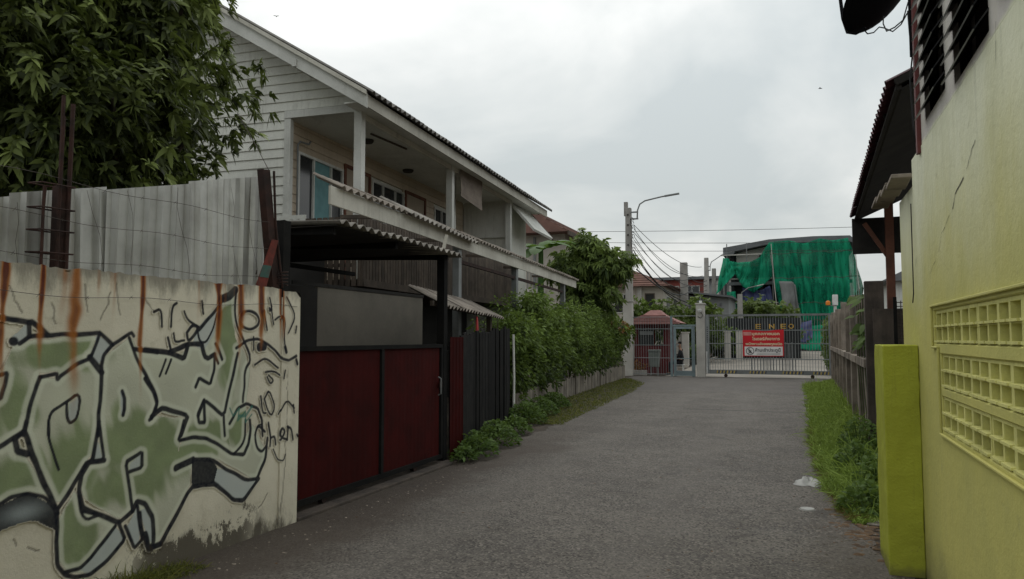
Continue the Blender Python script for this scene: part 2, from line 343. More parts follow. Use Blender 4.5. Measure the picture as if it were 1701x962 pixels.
def asphalt():
    t = NT('worn_asphalt'); sp = t.n('ShaderNodeSeparateXYZ'); t.l(t.pos, sp.inputs[0])
    patch = t.step(t.noise(0.7, 7, 0.68), 0.38, 0.62)
    col = t.mix(patch, (0.142, 0.127, 0.110), (0.098, 0.087, 0.076))
    ag = t.n('ShaderNodeTexVoronoi'); ag.inputs['Scale'].default_value = 68; t.l(t.pos, ag.inputs['Vector'])
    agc = t.n('ShaderNodeSeparateColor'); t.l(ag.outputs['Color'], agc.inputs[0])
    col = t.mix(t.math('MULTIPLY', t.step(agc.outputs[0], 0.60, 0.98), 0.7), col, (0.235, 0.212, 0.182))
    col = t.mix(t.math('MULTIPLY', t.step(agc.outputs[1], 0.55, 0.95), 0.85), col, (0.030, 0.027, 0.024))
    pit = t.step(t.noise(11, 6, 0.75), 0.52, 0.66); col = t.mix(t.math('MULTIPLY', pit, 0.55), col, (0.042, 0.037, 0.032)); lgt = t.step(t.noise(4.5, 6, 0.72), 0.53, 0.66); col = t.mix(t.math('MULTIPLY', lgt, 0.35), col, (0.165, 0.148, 0.128))
    # damp soil washed out from the left-hand walls, grit along the right verge
    e1 = t.math('ADD', sp.outputs[0], t.math('MULTIPLY_ADD', t.noise(0.8, 5, 0.65), 1.9, -0.95))
    soil = t.math('MULTIPLY', t.step(e1, -3.55, -2.85, 1.0, 0.0), t.step(sp.outputs[1], 9.0, 14.0, 1.0, 0.15))
    col = t.mix(t.math('MULTIPLY', soil, 0.8), col, (0.062, 0.047, 0.036))
    e2 = t.math('ADD', sp.outputs[0], t.math('MULTIPLY_ADD', t.noise(1.6, 5, 0.7), 1.0, -0.5))
    grit = t.math('MULTIPLY', t.step(e2, 0.0, 0.35), t.step(sp.outputs[1], 9.5, 7.5, 0.0, 1.0))
    col = t.mix(t.math('MULTIPLY', grit, 0.55), col, (0.085, 0.070, 0.056))
    # old joint where the lane was re-laid
    jy = t.math('ADD', sp.outputs[1], t.math('MULTIPLY_ADD', t.noise(1.3, 4), 0.5, -0.25))
    j = t.math('MULTIPLY', t.step(t.math('ABSOLUTE', t.math('SUBTRACT', jy, 16.9)), 0.03, 0.12, 1, 0), t.step(sp.outputs[0], -2.6, -2.0))
    col = t.mix(t.math('MULTIPLY', j, 0.7), col, (0.035, 0.032, 0.03))
    for cx in (-2.75, -1.15):
        tx = t.math('ABSOLUTE', t.math('SUBTRACT', t.math('ADD', sp.outputs[0], t.math('MULTIPLY_ADD', t.noise(0.35, 3), 0.9, -0.45)), cx)); col = t.mix(t.math('MULTIPLY', t.step(tx, 0.12, 0.42, 1, 0), 0.22), col, (0.150, 0.135, 0.118))
    stn = t.step(t.noise(1.1, 3, 0.5, dist=0.6), 0.66, 0.70); col = t.mix(t.math('MULTIPLY', stn, 0.45), col, (0.045, 0.041, 0.037))
    far = t.step(sp.outputs[1], 22, 23.5); col = t.mix(t.math('MULTIPLY', far, 0.5), col, (0.105, 0.095, 0.088))
    ck = t.n('ShaderNodeTexVoronoi', feature='DISTANCE_TO_EDGE'); ck.inputs['Scale'].default_value = 0.45; wv = t.n('ShaderNodeVectorMath', operation='ADD')
    nn = t.n('ShaderNodeTexNoise'); nn.inputs['Scale'].default_value = 2.2; nn.inputs['Detail'].default_value = 5; t.l(t.pos, nn.inputs['Vector'])
    t.l(t.pos, wv.inputs[0]); t.l(nn.outputs['Color'], wv.inputs[1]); t.l(wv.outputs[0], ck.inputs['Vector'])
    crack = t.math('MULTIPLY', t.step(ck.outputs['Distance'], 0.0, 0.006, 1, 0), t.step(t.noise(0.5, 2), 0.52, 0.6)); col = t.mix(t.math('MULTIPLY', crack, 0.6), col, (0.04, 0.037, 0.035))
    h = t.math('ADD', t.math('MULTIPLY', ag.outputs['Distance'], 0.35), t.noise(75, 5, 0.7)); t.bump(h, 0.8, 0.010)
    return t.fin(col, t.math('MULTIPLY_ADD', t.noise(3, 4), 0.3, 0.62), 0, 0.3)
mt['asphalt'] = asphalt()
def soilmat():
    t = NT('bare_soil'); col = t.mix(t.step(t.noise(1.5, 6, 0.65), 0.35, 0.65), (0.085, 0.066, 0.05), (0.05, 0.043, 0.035))
    col = t.mix(t.math('MULTIPLY', t.step(t.noise(25, 4, 0.7), 0.58, 0.7), 0.5), col, (0.2, 0.18, 0.155)); t.bump(t.noise(18, 6, 0.7), 0.9, 0.03); return t.fin(col, 0.95)
mt['soil'] = soilmat()
mt['estateroad'] = M('pale_concrete_road', (0.27, 0.245, 0.21), (0.20, 0.182, 0.158), ns=0.5, bump=0.2)

def gwall():
    """yellow-green paint rolled over an older, paler coat higher up"""
    t = NT('yellow_green_wall_paint'); sp = t.n('ShaderNodeSeparateXYZ'); t.l(t.pos, sp.inputs[0])
    z = t.math('ADD', sp.outputs[2], t.math('MULTIPLY_ADD', t.noise(1.0, 5, 0.6, stretch=(1, 1.6, 0.8)), 0.9, -0.45))
    lo = t.mix(t.step(t.noise(1.4, 5, 0.6), 0.35, 0.65), (0.58, 0.54, 0.165), (0.51, 0.485, 0.155))
    hi = t.mix(t.step(t.noise(1.8, 6, 0.65), 0.35, 0.65), (0.79, 0.80, 0.61), (0.73, 0.74, 0.55))
    col = t.mix(t.step(z, 1.6, 2.75), lo, hi)
    st = t.math('MULTIPLY', t.step(t.noise(1.0, 5, 0.6, stretch=(9, 9, 0.7)), 0.52, 0.75), t.step(sp.outputs[2], 1.7, 2.6, 0.03, 0.3))
    col = t.mix(st, col, (0.30, 0.31, 0.21))
    up_ = t.mix(t.step(t.noise(2, 5), 0.35, 0.65), (0.62, 0.59, 0.55), (0.54, 0.51, 0.48))
    edge = t.step(t.math('ADD', sp.outputs[2], t.math('MULTIPLY_ADD', t.noise(5, 4), 0.08, -0.04)), 2.74, 2.78); col = t.mix(edge, col, up_)
    base = t.step(t.math('ADD', sp.outputs[2], t.math('MULTIPLY_ADD', t.noise(7, 4), 0.2, -0.1)), 0.02, 0.14, 0.5, 0.0); col = t.mix(base, col, (0.09, 0.08, 0.05))
    rol = t.step(t.noise(1.0, 6, 0.7, stretch=(3, 5, 1.1)), 0.42, 0.62); col = t.mix(t.math('MULTIPLY', rol, 0.12), col, (0.38, 0.375, 0.16))
    sc_ = t.math('MULTIPLY', t.step(t.noise(6, 7, 0.78), 0.60, 0.70), 0.45); col = t.mix(sc_, col, (0.33, 0.32, 0.17))
    drip = t.math('MULTIPLY', t.step(t.noise(1.0, 5, 0.65, stretch=(22, 22, 0.5)), 0.62, 0.72), t.step(t.noise(0.9, 3), 0.42, 0.62)); col = t.mix(t.math('MULTIPLY', drip, 0.22), col, (0.25, 0.25, 0.14))
    chip = t.step(t.noise(14, 6, 0.8), 0.70, 0.73); col = t.mix(t.math('MULTIPLY', chip, 0.6), col, (0.62, 0.60, 0.50))
    spl = t.step(t.math('ADD', sp.outputs[2], t.math('MULTIPLY_ADD', t.noise(3.5, 6, 0.7), 0.6, -0.3)), 0.05, 0.45, 0.5, 0.0); col = t.mix(spl, col, (0.20, 0.185, 0.10))
    t.bump(t.math('ADD', t.noise(90, 4, 0.6), t.math('ADD', t.math('MULTIPLY', t.noise(7, 4, 0.6), 3.0), t.math('MULTIPLY', t.noise(28, 3), 0.7))), 0.30, 0.007); return t.fin(col, 0.75, 0, 0.2)
mt['gwall'] = gwall()
def gpill():
    t = NT('olive_pillar_paint'); col = t.mix(t.step(t.noise(2.5, 5, 0.6), 0.35, 0.65), (0.385, 0.41, 0.048), (0.34, 0.36, 0.043))
    sp = t.n('ShaderNodeSeparateXYZ'); t.l(t.pos, sp.inputs[0])
    col = t.mix(t.math('MULTIPLY', t.step(t.noise(30, 5, 0.7), 0.62, 0.7), 0.35), col, (0.16, 0.16, 0.05))
    col = t.mix(t.step(t.math('ADD', sp.outputs[2], t.math('MULTIPLY_ADD', t.noise(8, 4), 0.16, -0.08)), 0.02, 0.09, 0.6, 0.0), col, (0.08, 0.07, 0.05))
    drip = t.step(t.noise(1.0, 5, 0.65, stretch=(16, 16, 0.7)), 0.55, 0.7); col = t.mix(t.math('MULTIPLY', drip, 0.3), col, (0.20, 0.20, 0.045))
    chip = t.step(t.noise(13, 6, 0.8), 0.69, 0.72); col = t.mix(t.math('MULTIPLY', chip, 0.7), col, (0.42, 0.40, 0.30))
    t.bump(t.math('ADD', t.noise(60, 5, 0.6), t.math('MULTIPLY', t.noise(8, 4), 2.5)), 0.45, 0.010); return t.fin(col, 0.8, 0, 0.2)
mt['gpill'] = gpill()
mt['gblock'] = M('pale_lime_block', (0.66, 0.635, 0.23), (0.56, 0.54, 0.19), ns=5, rough=0.75, bump=0.3, bs=60, streak=0.3, sc=(0.26, 0.25, 0.10), rnd=0.06)
def wallmat():
    """cream render with rust runs, mould, hairline cracks and spray paint (mesh attributes hold the marks)"""
    t = NT('stained_cream_render'); sp = t.n('ShaderNodeSeparateXYZ'); t.l(t.pos, sp.inputs[0])
    col = t.mix(t.step(t.noise(1.6, 6, 0.62), 0.35, 0.65), (0.76, 0.71, 0.58), (0.65, 0.605, 0.49))
    col = t.mix(t.math('MULTIPLY', t.step(t.noise(5, 6, 0.7), 0.55, 0.72), 0.4), col, (0.42, 0.375, 0.28))
    at = t.n('ShaderNodeAttribute', attribute_name='paint'); cv = t.n('ShaderNodeAttribute', attribute_name='cover'); col = t.mix(cv.outputs['Fac'], col, at.outputs['Color'])
    ms = t.math('ADD', sp.outputs[2], t.math('MULTIPLY_ADD', t.noise(3.5, 7, 0.72, stretch=(1, 1, 0.55)), 1.0, -0.5))
    low = t.math('MAXIMUM', t.step(ms, -0.06, 0.16, 1, 0), t.math('MULTIPLY', t.step(t.math('ADD', sp.outputs[2], t.math('MULTIPLY_ADD', t.noise(7, 9, 0.8, stretch=(1, 1, 0.7)), 1.5, -0.75)), 0.13, 0.19, 1, 0), t.math('MULTIPLY', t.step(sp.outputs[1], 3.55, 3.9), t.step(sp.outputs[1], 4.7, 5.1, 1, 0)))); topm = t.math('MULTIPLY', t.step(t.math('ADD', sp.outputs[2], t.math('MULTIPLY_ADD', t.noise(6, 5, 0.7, stretch=(1, 1, 0.3)), 0.5, -0.25)), 1.82, 1.99), 0.7)
    col = t.mix(t.math('MULTIPLY', low, 0.85), col, (0.045, 0.035, 0.028)); col = t.mix(topm, col, (0.11, 0.10, 0.085))
    ru = t.n('ShaderNodeAttribute', attribute_name='rust'); rc = t.mix(t.step(ru.outputs['Fac'], 0.45, 0.9), (0.36, 0.13, 0.03), (0.11, 0.022, 0.012))
    col = t.mix(t.step(ru.outputs['Fac'], 0.02, 0.6, 0, 0.95), col, rc)
    cr = t.n('ShaderNodeAttribute', attribute_name='crack'); col = t.mix(t.math('MULTIPLY', cr.outputs['Fac'], 0.6), col, (0.09, 0.075, 0.06))
    t.bump(t.math('SUBTRACT', t.math('ADD', t.noise(70, 5, 0.65), t.math('MULTIPLY', t.noise(6, 4), 2.0)), t.math('MULTIPLY', cr.outputs['Fac'], 2.0)), 0.35, 0.008)
    return t.fin(col, 0.9, 0, 0.08)
mt['wall'] = wallmat()
def netmat(name, c1, c2, alpha):
    t = NT(name); t.fin(t.mix(t.step(t.noise(1.0, 5, 0.6, stretch=(2.4, 2.4, 0.30)), 0.38, 0.62), c1, c2), 0.8, 0, 0.1)
    tr = t.n('ShaderNodeBsdfTranslucent'); t.put(tuple(x*0.9 for x in c1), tr.inputs[0]); tp = t.n('ShaderNodeBsdfTransparent')
    m1 = t.n('ShaderNodeMixShader'); m1.inputs[0].default_value = 0.3; t.l(t.b.outputs[0], m1.inputs[1]); t.l(tr.outputs[0], m1.inputs[2])
    m2 = t.n('ShaderNodeMixShader'); t.put(t.math('MULTIPLY_ADD', t.noise(2.5, 4), 0.3, alpha-0.15), m2.inputs[0]); t.l(m1.outputs[0], m2.inputs[1]); t.l(tp.outputs[0], m2.inputs[2])
    t.l(m2.outputs[0], t.out.inputs[0]); return t.m
mt['net'] = netmat('green_debris_net', (0.024, 0.42, 0.235), (0.009, 0.17, 0.098), 0.30)
mt['netlight'] = netmat('bright_green_net', (0.03, 0.46, 0.26), (0.02, 0.36, 0.20), 0.15)
def bagmat():
    t = NT('thin_clear_plastic'); t.fin((0.6, 0.6, 0.57), 0.4, 0, 0.4); tp = t.n('ShaderNodeBsdfTransparent'); mx = t.n('ShaderNodeMixShader'); mx.inputs[0].default_value = 0.42
    t.l(t.b.outputs[0], mx.inputs[1]); t.l(tp.outputs[0], mx.inputs[2]); t.l(mx.outputs[0], t.out.inputs[0]); return t.m
mt['bag'] = bagmat()

# ---- graffiti, rust and crack traces in wall coordinates (metres along the lane, height)
STROKES=[(0.0240,[(2.644,1.69),(2.809,1.662),(2.861,1.651),(2.968,1.636),(2.986,1.64),(3.083,1.571)]),
(0.0222,[(2.968,1.636),(2.976,1.562)]),
(0.0203,[(2.919,1.523),(2.976,1.558),(3.083,1.567),(3.231,1.572),(3.422,1.584),(3.515,1.51)]),
(0.0185,[(3.422,1.584),(3.383,1.469),(3.363,1.431)]),
(0.0185,[(3.679,1.564),(3.659,1.589),(3.515,1.51),(3.461,1.448),(3.441,1.391),(3.443,1.344)]),
(0.0314,[(3.363,1.441),(3.397,1.402),(3.443,1.344)]),
(0.0185,[(3.363,1.431),(3.27,1.397),(3.171,1.337),(3.152,1.316),(3.146,1.352),(3.046,1.334)]),
(0.0203,[(3.046,1.334),(3.025,1.283),(2.997,1.181),(2.967,1.047),(2.959,1.018)]),
(0.0166,[(3.643,1.554),(3.71,1.403),(3.829,1.256),(3.886,1.129),(3.869,1.058),(3.825,1.021)]),
(0.0222,[(3.443,1.344),(3.441,1.126),(3.437,0.961)]),
(0.0129,[(3.107,1.005),(3.112,1.127),(3.198,1.173),(3.302,1.239),(3.293,1.074),(3.233,1.048),(3.212,1.181)]),
(0.0203,[(3.602,1.219),(3.622,1.169),(3.627,1.11),(3.617,1.071)]),
(0.0185,[(2.66,1.336),(2.822,1.357),(2.856,1.364),(2.85,1.302),(2.828,1.228),(2.667,1.192)]),
(0.0240,[(3.682,1.479),(3.873,1.455)]),
(0.0407,[(2.88,1.535),(2.887,1.535)]),
(0.0301,[(3.773,1.472),(3.971,1.454),(4.105,1.413),(4.138,1.5)]),
(0.0278,[(3.984,1.459),(4.13,1.505),(4.271,1.51),(4.305,1.42),(4.336,1.402),(4.398,1.429)]),
(0.0208,[(4.398,1.429),(4.402,1.315),(4.366,1.215),(4.257,1.271),(4.222,1.207)]),
(0.0208,[(4.237,1.61),(4.433,1.785),(4.48,1.845)]),
(0.0509,[(4.48,1.845),(4.545,1.872),(4.603,1.917)]),
(0.0162,[(4.611,1.923),(4.601,1.732),(4.657,1.602),(4.806,1.384),(4.736,1.314),(4.723,1.182),(4.718,1.063)]),
(0.0232,[(3.78,1.289),(3.848,1.203),(3.884,1.118),(3.842,1.03)]),
(0.0278,[(3.841,1.04),(3.938,1.083),(4.156,1.01),(4.11,0.907),(4.097,0.882)]),
(0.0208,[(4.259,1.0),(4.308,1.107),(4.51,0.976),(4.6,1.26),(4.645,1.436)]),
(0.0208,[(4.308,1.107),(4.251,1.012),(4.268,0.955),(4.322,0.95),(4.31,1.073)]),
(0.0162,[(4.127,1.587),(4.176,1.642),(4.236,1.632),(4.208,1.576),(4.144,1.521),(4.127,1.587)]),
(0.0116,[(4.007,1.586),(4.023,1.522),(4.108,1.532)]),
(0.0116,[(4.1,1.739),(4.131,1.674),(4.236,1.632)]),
(0.0139,[(3.96,1.554),(3.991,1.469)]),
(0.0127,[(3.946,1.407),(3.897,1.294)]),
(0.0127,[(3.993,1.405),(3.949,1.312)]),
(0.0116,[(4.222,1.621),(4.248,1.521),(4.316,1.521),(4.376,1.611),(4.411,1.727)]),
(0.0162,[(4.51,0.976),(4.532,0.83)]),
(0.0208,[(4.411,1.509),(4.479,1.393)]),
(0.0185,[(4.398,1.429),(4.44,1.365)]),
(0.0185,[(4.627,1.477),(4.747,1.53),(4.874,1.542),(4.988,1.505),(5.087,1.453),(5.169,1.387),(5.252,1.366),(5.356,1.403)]),
(0.0648,[(4.894,1.478),(4.941,1.486)]),
(0.0162,[(4.882,1.691),(4.874,1.662),(4.85,1.638),(4.814,1.621),(4.771,1.615),(4.728,1.621),(4.692,1.636),(4.668,1.659),(4.659,1.686),(4.666,1.714),(4.689,1.738),(4.724,1.755),(4.766,1.762),(4.809,1.757),(4.846,1.743),(4.872,1.719),(4.882,1.691)]),
(0.0127,[(5.005,1.877),(5.061,1.663)]),
(0.0127,[(5.079,1.702),(5.138,1.735),(5.2,1.711),(5.183,1.581),(5.208,1.451)]),
(0.0127,[(5.215,1.888),(5.346,1.741),(5.245,1.594)]),
(0.0127,[(4.975,1.618),(4.941,1.767)]),
(0.0127,[(4.843,1.346),(4.953,1.393),(5.031,1.365),(5.131,1.311)]),
(0.0127,[(4.976,1.28),(5.092,1.287),(5.153,1.247)]),
(0.0127,[(5.015,1.253),(5.075,1.212),(5.037,1.176),(4.996,1.241)]),
(0.0127,[(4.964,1.069),(5.045,0.912),(5.101,0.995),(5.019,1.14),(4.964,1.069)]),
(0.0127,[(5.143,0.928),(5.241,1.048),(5.337,0.962)]),
(0.0127,[(5.213,1.283),(5.195,1.219)]),
(0.0127,[(3.834,1.72),(3.892,1.753),(3.904,1.627)]),
(0.0127,[(3.978,1.628),(3.987,1.767),(4.027,1.79)]),
(0.0127,[(4.26,1.812),(4.278,1.723)]),
(0.0127,[(4.818,1.555),(4.821,1.457)]),
(0.0127,[(4.998,1.795),(5.009,1.757),(5.027,1.808)]),
(0.0127,[(5.349,1.648),(5.339,1.595)]),
(0.0127,[(4.925,1.096),(4.949,0.959),(4.987,0.955)]),
(0.0127,[(5.326,0.99),(5.338,0.923)]),
(0.0278,[(5.203,1.477),(5.218,1.438)]),
(0.0232,[(5.353,1.37),(5.369,1.336)]),
(0.0185,[(4.578,0.912),(4.659,1.021),(4.763,1.048),(4.891,1.001),(4.941,0.91),(4.954,0.78)]),
(0.0116,[(4.861,0.797),(4.887,0.867),(4.942,0.873)]),
(0.0234,[(2.976,1.093),(2.964,1.041),(2.839,0.977),(2.713,0.927)]),
(0.0273,[(2.964,1.041),(3.028,0.88),(3.169,0.592),(3.186,0.551)]),
(0.0292,[(2.91,1.003),(2.927,0.939),(2.988,0.917)]),
(0.0234,[(2.91,1.003),(2.946,1.025)]),
(0.0117,[(3.108,1.08),(3.101,0.998),(3.18,0.802)]),
(0.0214,[(3.442,1.046),(3.406,0.815),(3.362,0.802),(3.185,0.57)]),
(0.0175,[(3.443,1.026),(3.487,0.812),(3.395,0.811)]),
(0.0253,[(3.487,0.807),(3.384,0.808),(3.331,0.74),(3.319,0.656),(3.35,0.554),(3.419,0.511),(3.611,0.4),(3.708,0.45)]),
(0.0195,[(3.708,0.45),(3.691,0.566),(3.645,0.769),(3.771,0.818),(3.775,0.717),(3.66,0.705)]),
(0.0175,[(2.725,0.65),(2.853,0.674),(2.905,0.698),(2.998,0.702),(3.096,0.661),(3.18,0.571)]),
(0.0214,[(3.186,0.551),(3.182,0.405),(3.199,0.254),(3.248,0.185),(3.313,0.152),(3.412,0.138),(3.524,0.184),(3.664,0.287),(3.611,0.4)]),
(0.0195,[(3.247,0.203),(3.343,0.195),(3.43,0.248),(3.587,0.386)]),
(0.0136,[(3.314,0.647),(3.354,0.468),(3.454,0.484)]),
(0.0136,[(3.351,0.53),(3.454,0.484)]),
(0.0195,[(3.661,0.369),(3.736,0.218),(3.793,0.255),(3.762,0.387),(3.745,0.473)]),
(0.0253,[(3.708,0.45),(3.744,0.504),(3.81,0.481),(3.874,0.373),(3.888,0.2),(3.848,0.189),(3.791,0.287),(3.766,0.427)]),
(0.0214,[(3.848,0.189),(3.922,0.181)]),
(0.0220,[(4.123,0.976),(4.076,0.847),(4.226,0.857),(4.337,0.838),(4.454,0.776),(4.611,0.682),(4.738,0.664),(4.791,0.732),(4.806,0.843),(4.794,0.92)]),
(0.0415,[(4.068,0.666),(4.216,0.699)]),
(0.0220,[(4.216,0.702),(4.392,0.673),(4.563,0.569),(4.781,0.465),(4.895,0.452),(4.988,0.59),(5.012,0.755)]),
(0.0146,[(4.629,0.686),(4.744,0.75),(4.747,0.925)]),
(0.0268,[(4.914,0.448),(4.749,0.316),(4.641,0.337),(4.447,0.493),(4.317,0.511),(4.208,0.513),(3.945,0.186)]),
(0.0317,[(3.945,0.186),(3.85,0.178),(3.813,0.282)]),
(0.0146,[(4.981,0.811),(4.9,0.871),(4.86,0.799),(4.887,0.694),(4.946,0.654),(4.994,0.693)]),
(0.0146,[(5.019,0.871),(5.053,0.75),(5.045,0.686)]),
(0.0146,[(5.053,0.75),(5.103,0.757),(5.116,0.69)]),
(0.0146,[(5.167,0.723),(5.229,0.782),(5.185,0.814),(5.156,0.751),(5.252,0.712)]),
(0.0146,[(5.249,0.82),(5.304,0.801),(5.329,0.703)]),
(0.0146,[(5.252,0.712),(5.26,0.819)]),
(0.0146,[(5.383,0.737),(5.395,0.722)]),
(0.0085,[(5.086,0.654),(5.151,0.559),(5.215,0.543),(5.234,0.594)])]
FILLS=[('L',[(2.61,1.416),(2.821,1.373),(2.889,1.526),(3.397,1.575),(3.367,1.432),(3.16,1.32),(3.147,1.369),(3.034,1.355),(2.968,1.042),(2.839,0.976),(2.634,0.885)]),
('L',[(3.035,1.336),(3.16,1.32),(3.367,1.432),(3.452,1.388),(3.448,0.916),(3.181,0.586),(2.968,1.042)]),
('L',[(3.451,1.43),(3.659,1.565),(3.761,1.378),(3.882,1.128),(3.843,1.042),(4.155,0.989),(4.071,0.768),(4.213,0.701),(4.188,0.518),(3.918,0.192),(3.861,0.206),(3.741,0.513),(3.704,0.457),(3.602,0.426),(3.344,0.612),(3.338,0.751),(3.428,0.817),(3.448,0.916)]),
('L',[(3.703,1.467),(4.076,1.438),(4.136,1.496),(4.298,1.47),(4.423,1.779),(4.597,1.928),(4.61,1.555),(4.727,1.425),(4.79,1.292),(4.728,0.855),(4.808,0.742),(4.64,0.687),(4.322,0.804),(4.068,0.837),(4.155,0.989),(3.855,1.074),(3.881,1.15)]),
('L',[(4.045,0.657),(4.196,0.715),(4.463,0.663),(4.877,0.445),(5.012,0.635),(4.822,0.897),(4.731,0.752),(4.64,0.687),(4.321,0.84),(4.099,0.833)]),
('L',[(2.634,0.885),(2.839,0.976),(2.912,1.012),(3.181,0.586),(3.125,0.663),(3.002,0.715),(2.853,0.671),(2.647,0.612)]),
('L',[(3.286,0.662),(3.185,0.49),(3.193,0.298),(3.273,0.19),(3.386,0.157),(3.573,0.237),(3.591,0.398),(3.346,0.572)]),
('G',[(3.397,1.575),(3.509,1.508),(3.451,1.43),(3.428,1.399),(3.374,1.436)]),
('G',[(4.184,1.495),(4.227,1.627),(4.44,1.805),(4.396,1.58),(4.298,1.47)]),
('G',[(2.869,1.554),(2.953,1.629),(2.976,1.535),(2.89,1.521)]),
('G',[(4.444,0.6),(4.563,0.569),(4.781,0.459),(4.914,0.448),(4.749,0.322),(4.641,0.344),(4.43,0.502)]),
('G',[(3.412,0.138),(3.524,0.184),(3.664,0.287),(3.587,0.386),(3.43,0.248),(3.333,0.193)]),
('G',[(3.674,0.366),(3.745,0.473),(3.773,0.26),(3.736,0.218)]),
('G',[(3.772,0.447),(3.811,0.449),(3.869,0.342),(3.874,0.214),(3.832,0.246)]),
('G',[(3.436,0.928),(3.475,0.819),(3.412,0.819)]),
('G',[(3.677,0.753),(3.758,0.804),(3.761,0.73),(3.679,0.712)]),
('G',[(3.228,1.171),(3.298,1.211),(3.288,1.084),(3.238,1.062)]),
('G',[(3.585,1.22),(3.62,1.228),(3.638,1.079),(3.602,1.073)]),
('K',[(4.209,0.7),(4.392,0.673),(4.46,0.597),(4.43,0.502),(4.317,0.511),(4.207,0.53)]),
('K',[(2.726,0.633),(2.853,0.665),(2.997,0.707),(3.18,0.58),(3.192,0.402),(3.164,0.464),(3.062,0.537),(2.995,0.552),(2.859,0.527),(2.733,0.482)])]
GREENS=[(3.198,1.456,0.252,0.089),(2.905,1.168,0.118,0.165),(2.958,0.832,0.161,0.11),(3.268,0.822,0.161,0.217),(3.621,0.894,0.215,0.191),(3.813,0.738,0.322,0.197),(3.582,0.628,0.155,0.126),(4.354,0.848,0.319,0.097),(4.535,1.631,0.11,0.379),(4.671,0.861,0.153,0.153),(3.33,0.418,0.14,0.218),(4.193,0.797,0.337,0.094),(3.919,0.901,0.178,0.135)]
TEAL=[(0.0139,[(4.574,1.028),(4.61,0.967),(4.677,1.019),(4.662,0.926),(4.747,0.989),(4.75,0.905),(4.82,0.959)]),(0.0232,[(4.818,1.019),(4.749,0.953),(4.679,0.96)])]
RUST=[(2.822,1.427,0.0299,1.0),(3.039,1.557,0.0292,1.0),(3.175,1.802,0.0546,0.35),(3.254,1.273,0.0647,0.7),(3.739,1.401,0.0292,1.0),(4.432,1.559,0.0564,0.95),(4.671,1.559,0.0542,0.9),(4.916,1.631,0.0512,1.0),(5.165,1.709,0.0553,0.9),(4.234,1.816,0.0291,0.3),(3.522,1.821,0.0268,0.3)]
CRACKS=[(0.0061,[(5.231,0.715),(5.236,0.527),(5.213,0.264),(5.194,0.175),(5.21,0.014)]),(0.0037,[(3.491,1.835),(3.482,1.757),(3.44,1.688),(3.43,1.659)]),(0.0037,[(2.853,1.833),(2.883,1.749),(2.929,1.691)]),(0.0028,[(3.313,1.872),(3.336,1.704)]),(0.0028,[(3.535,1.887),(3.571,1.701)]),(0.0039,[(2.938,0.465),(2.949,0.427)]),(0.0029,[(3.02,0.4),(3.089,0.365)]),(0.0049,[(5.036,0.311),(4.979,0.245),(4.931,0.217)]),(0.0037,[(3.104,1.75),(3.126,1.706),(3.113,1.661),(3.134,1.63)]),(0.0046,[(5.243,1.307),(5.25,1.099),(5.25,0.761)]),(0.0028,[(3.769,1.8),(3.837,1.72),(3.862,1.741)])]

# ------------------------------------------------------------------ ground, lane, estate road
def gz(y):
    t = min(max((y-33.5)/24, 0), 1); return 0.6*t*t*(3-2*t)
def sheet(name, mat, rows, dz):
    """rows of (y, [x...]) -> one sheet following the ground"""
    m = MB(); n = len(rows[0][1])
    for y, xs in rows: m.v += [(x, y, gz(y)+dz) for x in xs]
    for j in range(len(rows)-1):
        for i in range(n-1): m.f.append((j*n+i, j*n+i+1, (j+1)*n+i+1, (j+1)*n+i))
    return struct(m.build(name, mat))
YS = [-1500, -200, -40, -5, 0, 10, 20, 31] + [33.5+1.2*k for k in range(21)] + [70, 120, 300, 900, 3000]
sheet('ground', mt['soil'], [(y, [-2500, -300, -60, -20, -8, -4, 1, 4, 20, 60, 300, 2500]) for y in YS], 0.0)
def lerp(tab, y):
    for (a, u), (b, v) in zip(tab, tab[1:]):
        if y <= b: return u + (v-u)*max(0, (y-a)/(b-a))
    return tab[-1][1]
LE = [(-6, -3.99), (5.4, -3.99), (8.3, -3.98), (11.4, -4.0), (14.8, -4.17), (22, -4.55), (26, -5.0), (28.4, -6.0), (30.98, -6.3)]
RE = [(-6, 0.70), (5.5, 0.66), (6.6, 0.52), (7.4, 0.38), (9, 0.27), (12, 0.21), (16.4, 0.24), (26.8, 0.26), (28.8, 0.75), (30.98, 1.25)]
def wob(y, s): return 0.05*math.sin(y*3.1+s)+0.035*math.sin(y*7.7+2*s)+0.03*math.sin(y*17+s*3)
rows = []; y = -6.0
while y < 30.98:
    a = lerp(LE, y) + (wob(y, 1) if y > 9 else wob(y, 1)*0.1); b = lerp(RE, y) + wob(y, 4)*0.9
    rows.append((y, [a + (b-a)*k/4 for k in range(5)])); y += 0.12
rows.append((30.98, [-6.3, -4.4, -2.5, -0.6, 1.25]))
sheet('road', mt['asphalt'], rows, 0.005)
sheet('estate_road', mt['estateroad'], [(y, [-4.6+0.055*(y-41) if y > 41 else -5.0, -2, 0, 1.35+max(0, y-40)*0.1]) for y in [30.99]+YS[8:29]+[60.5]], 0.012)
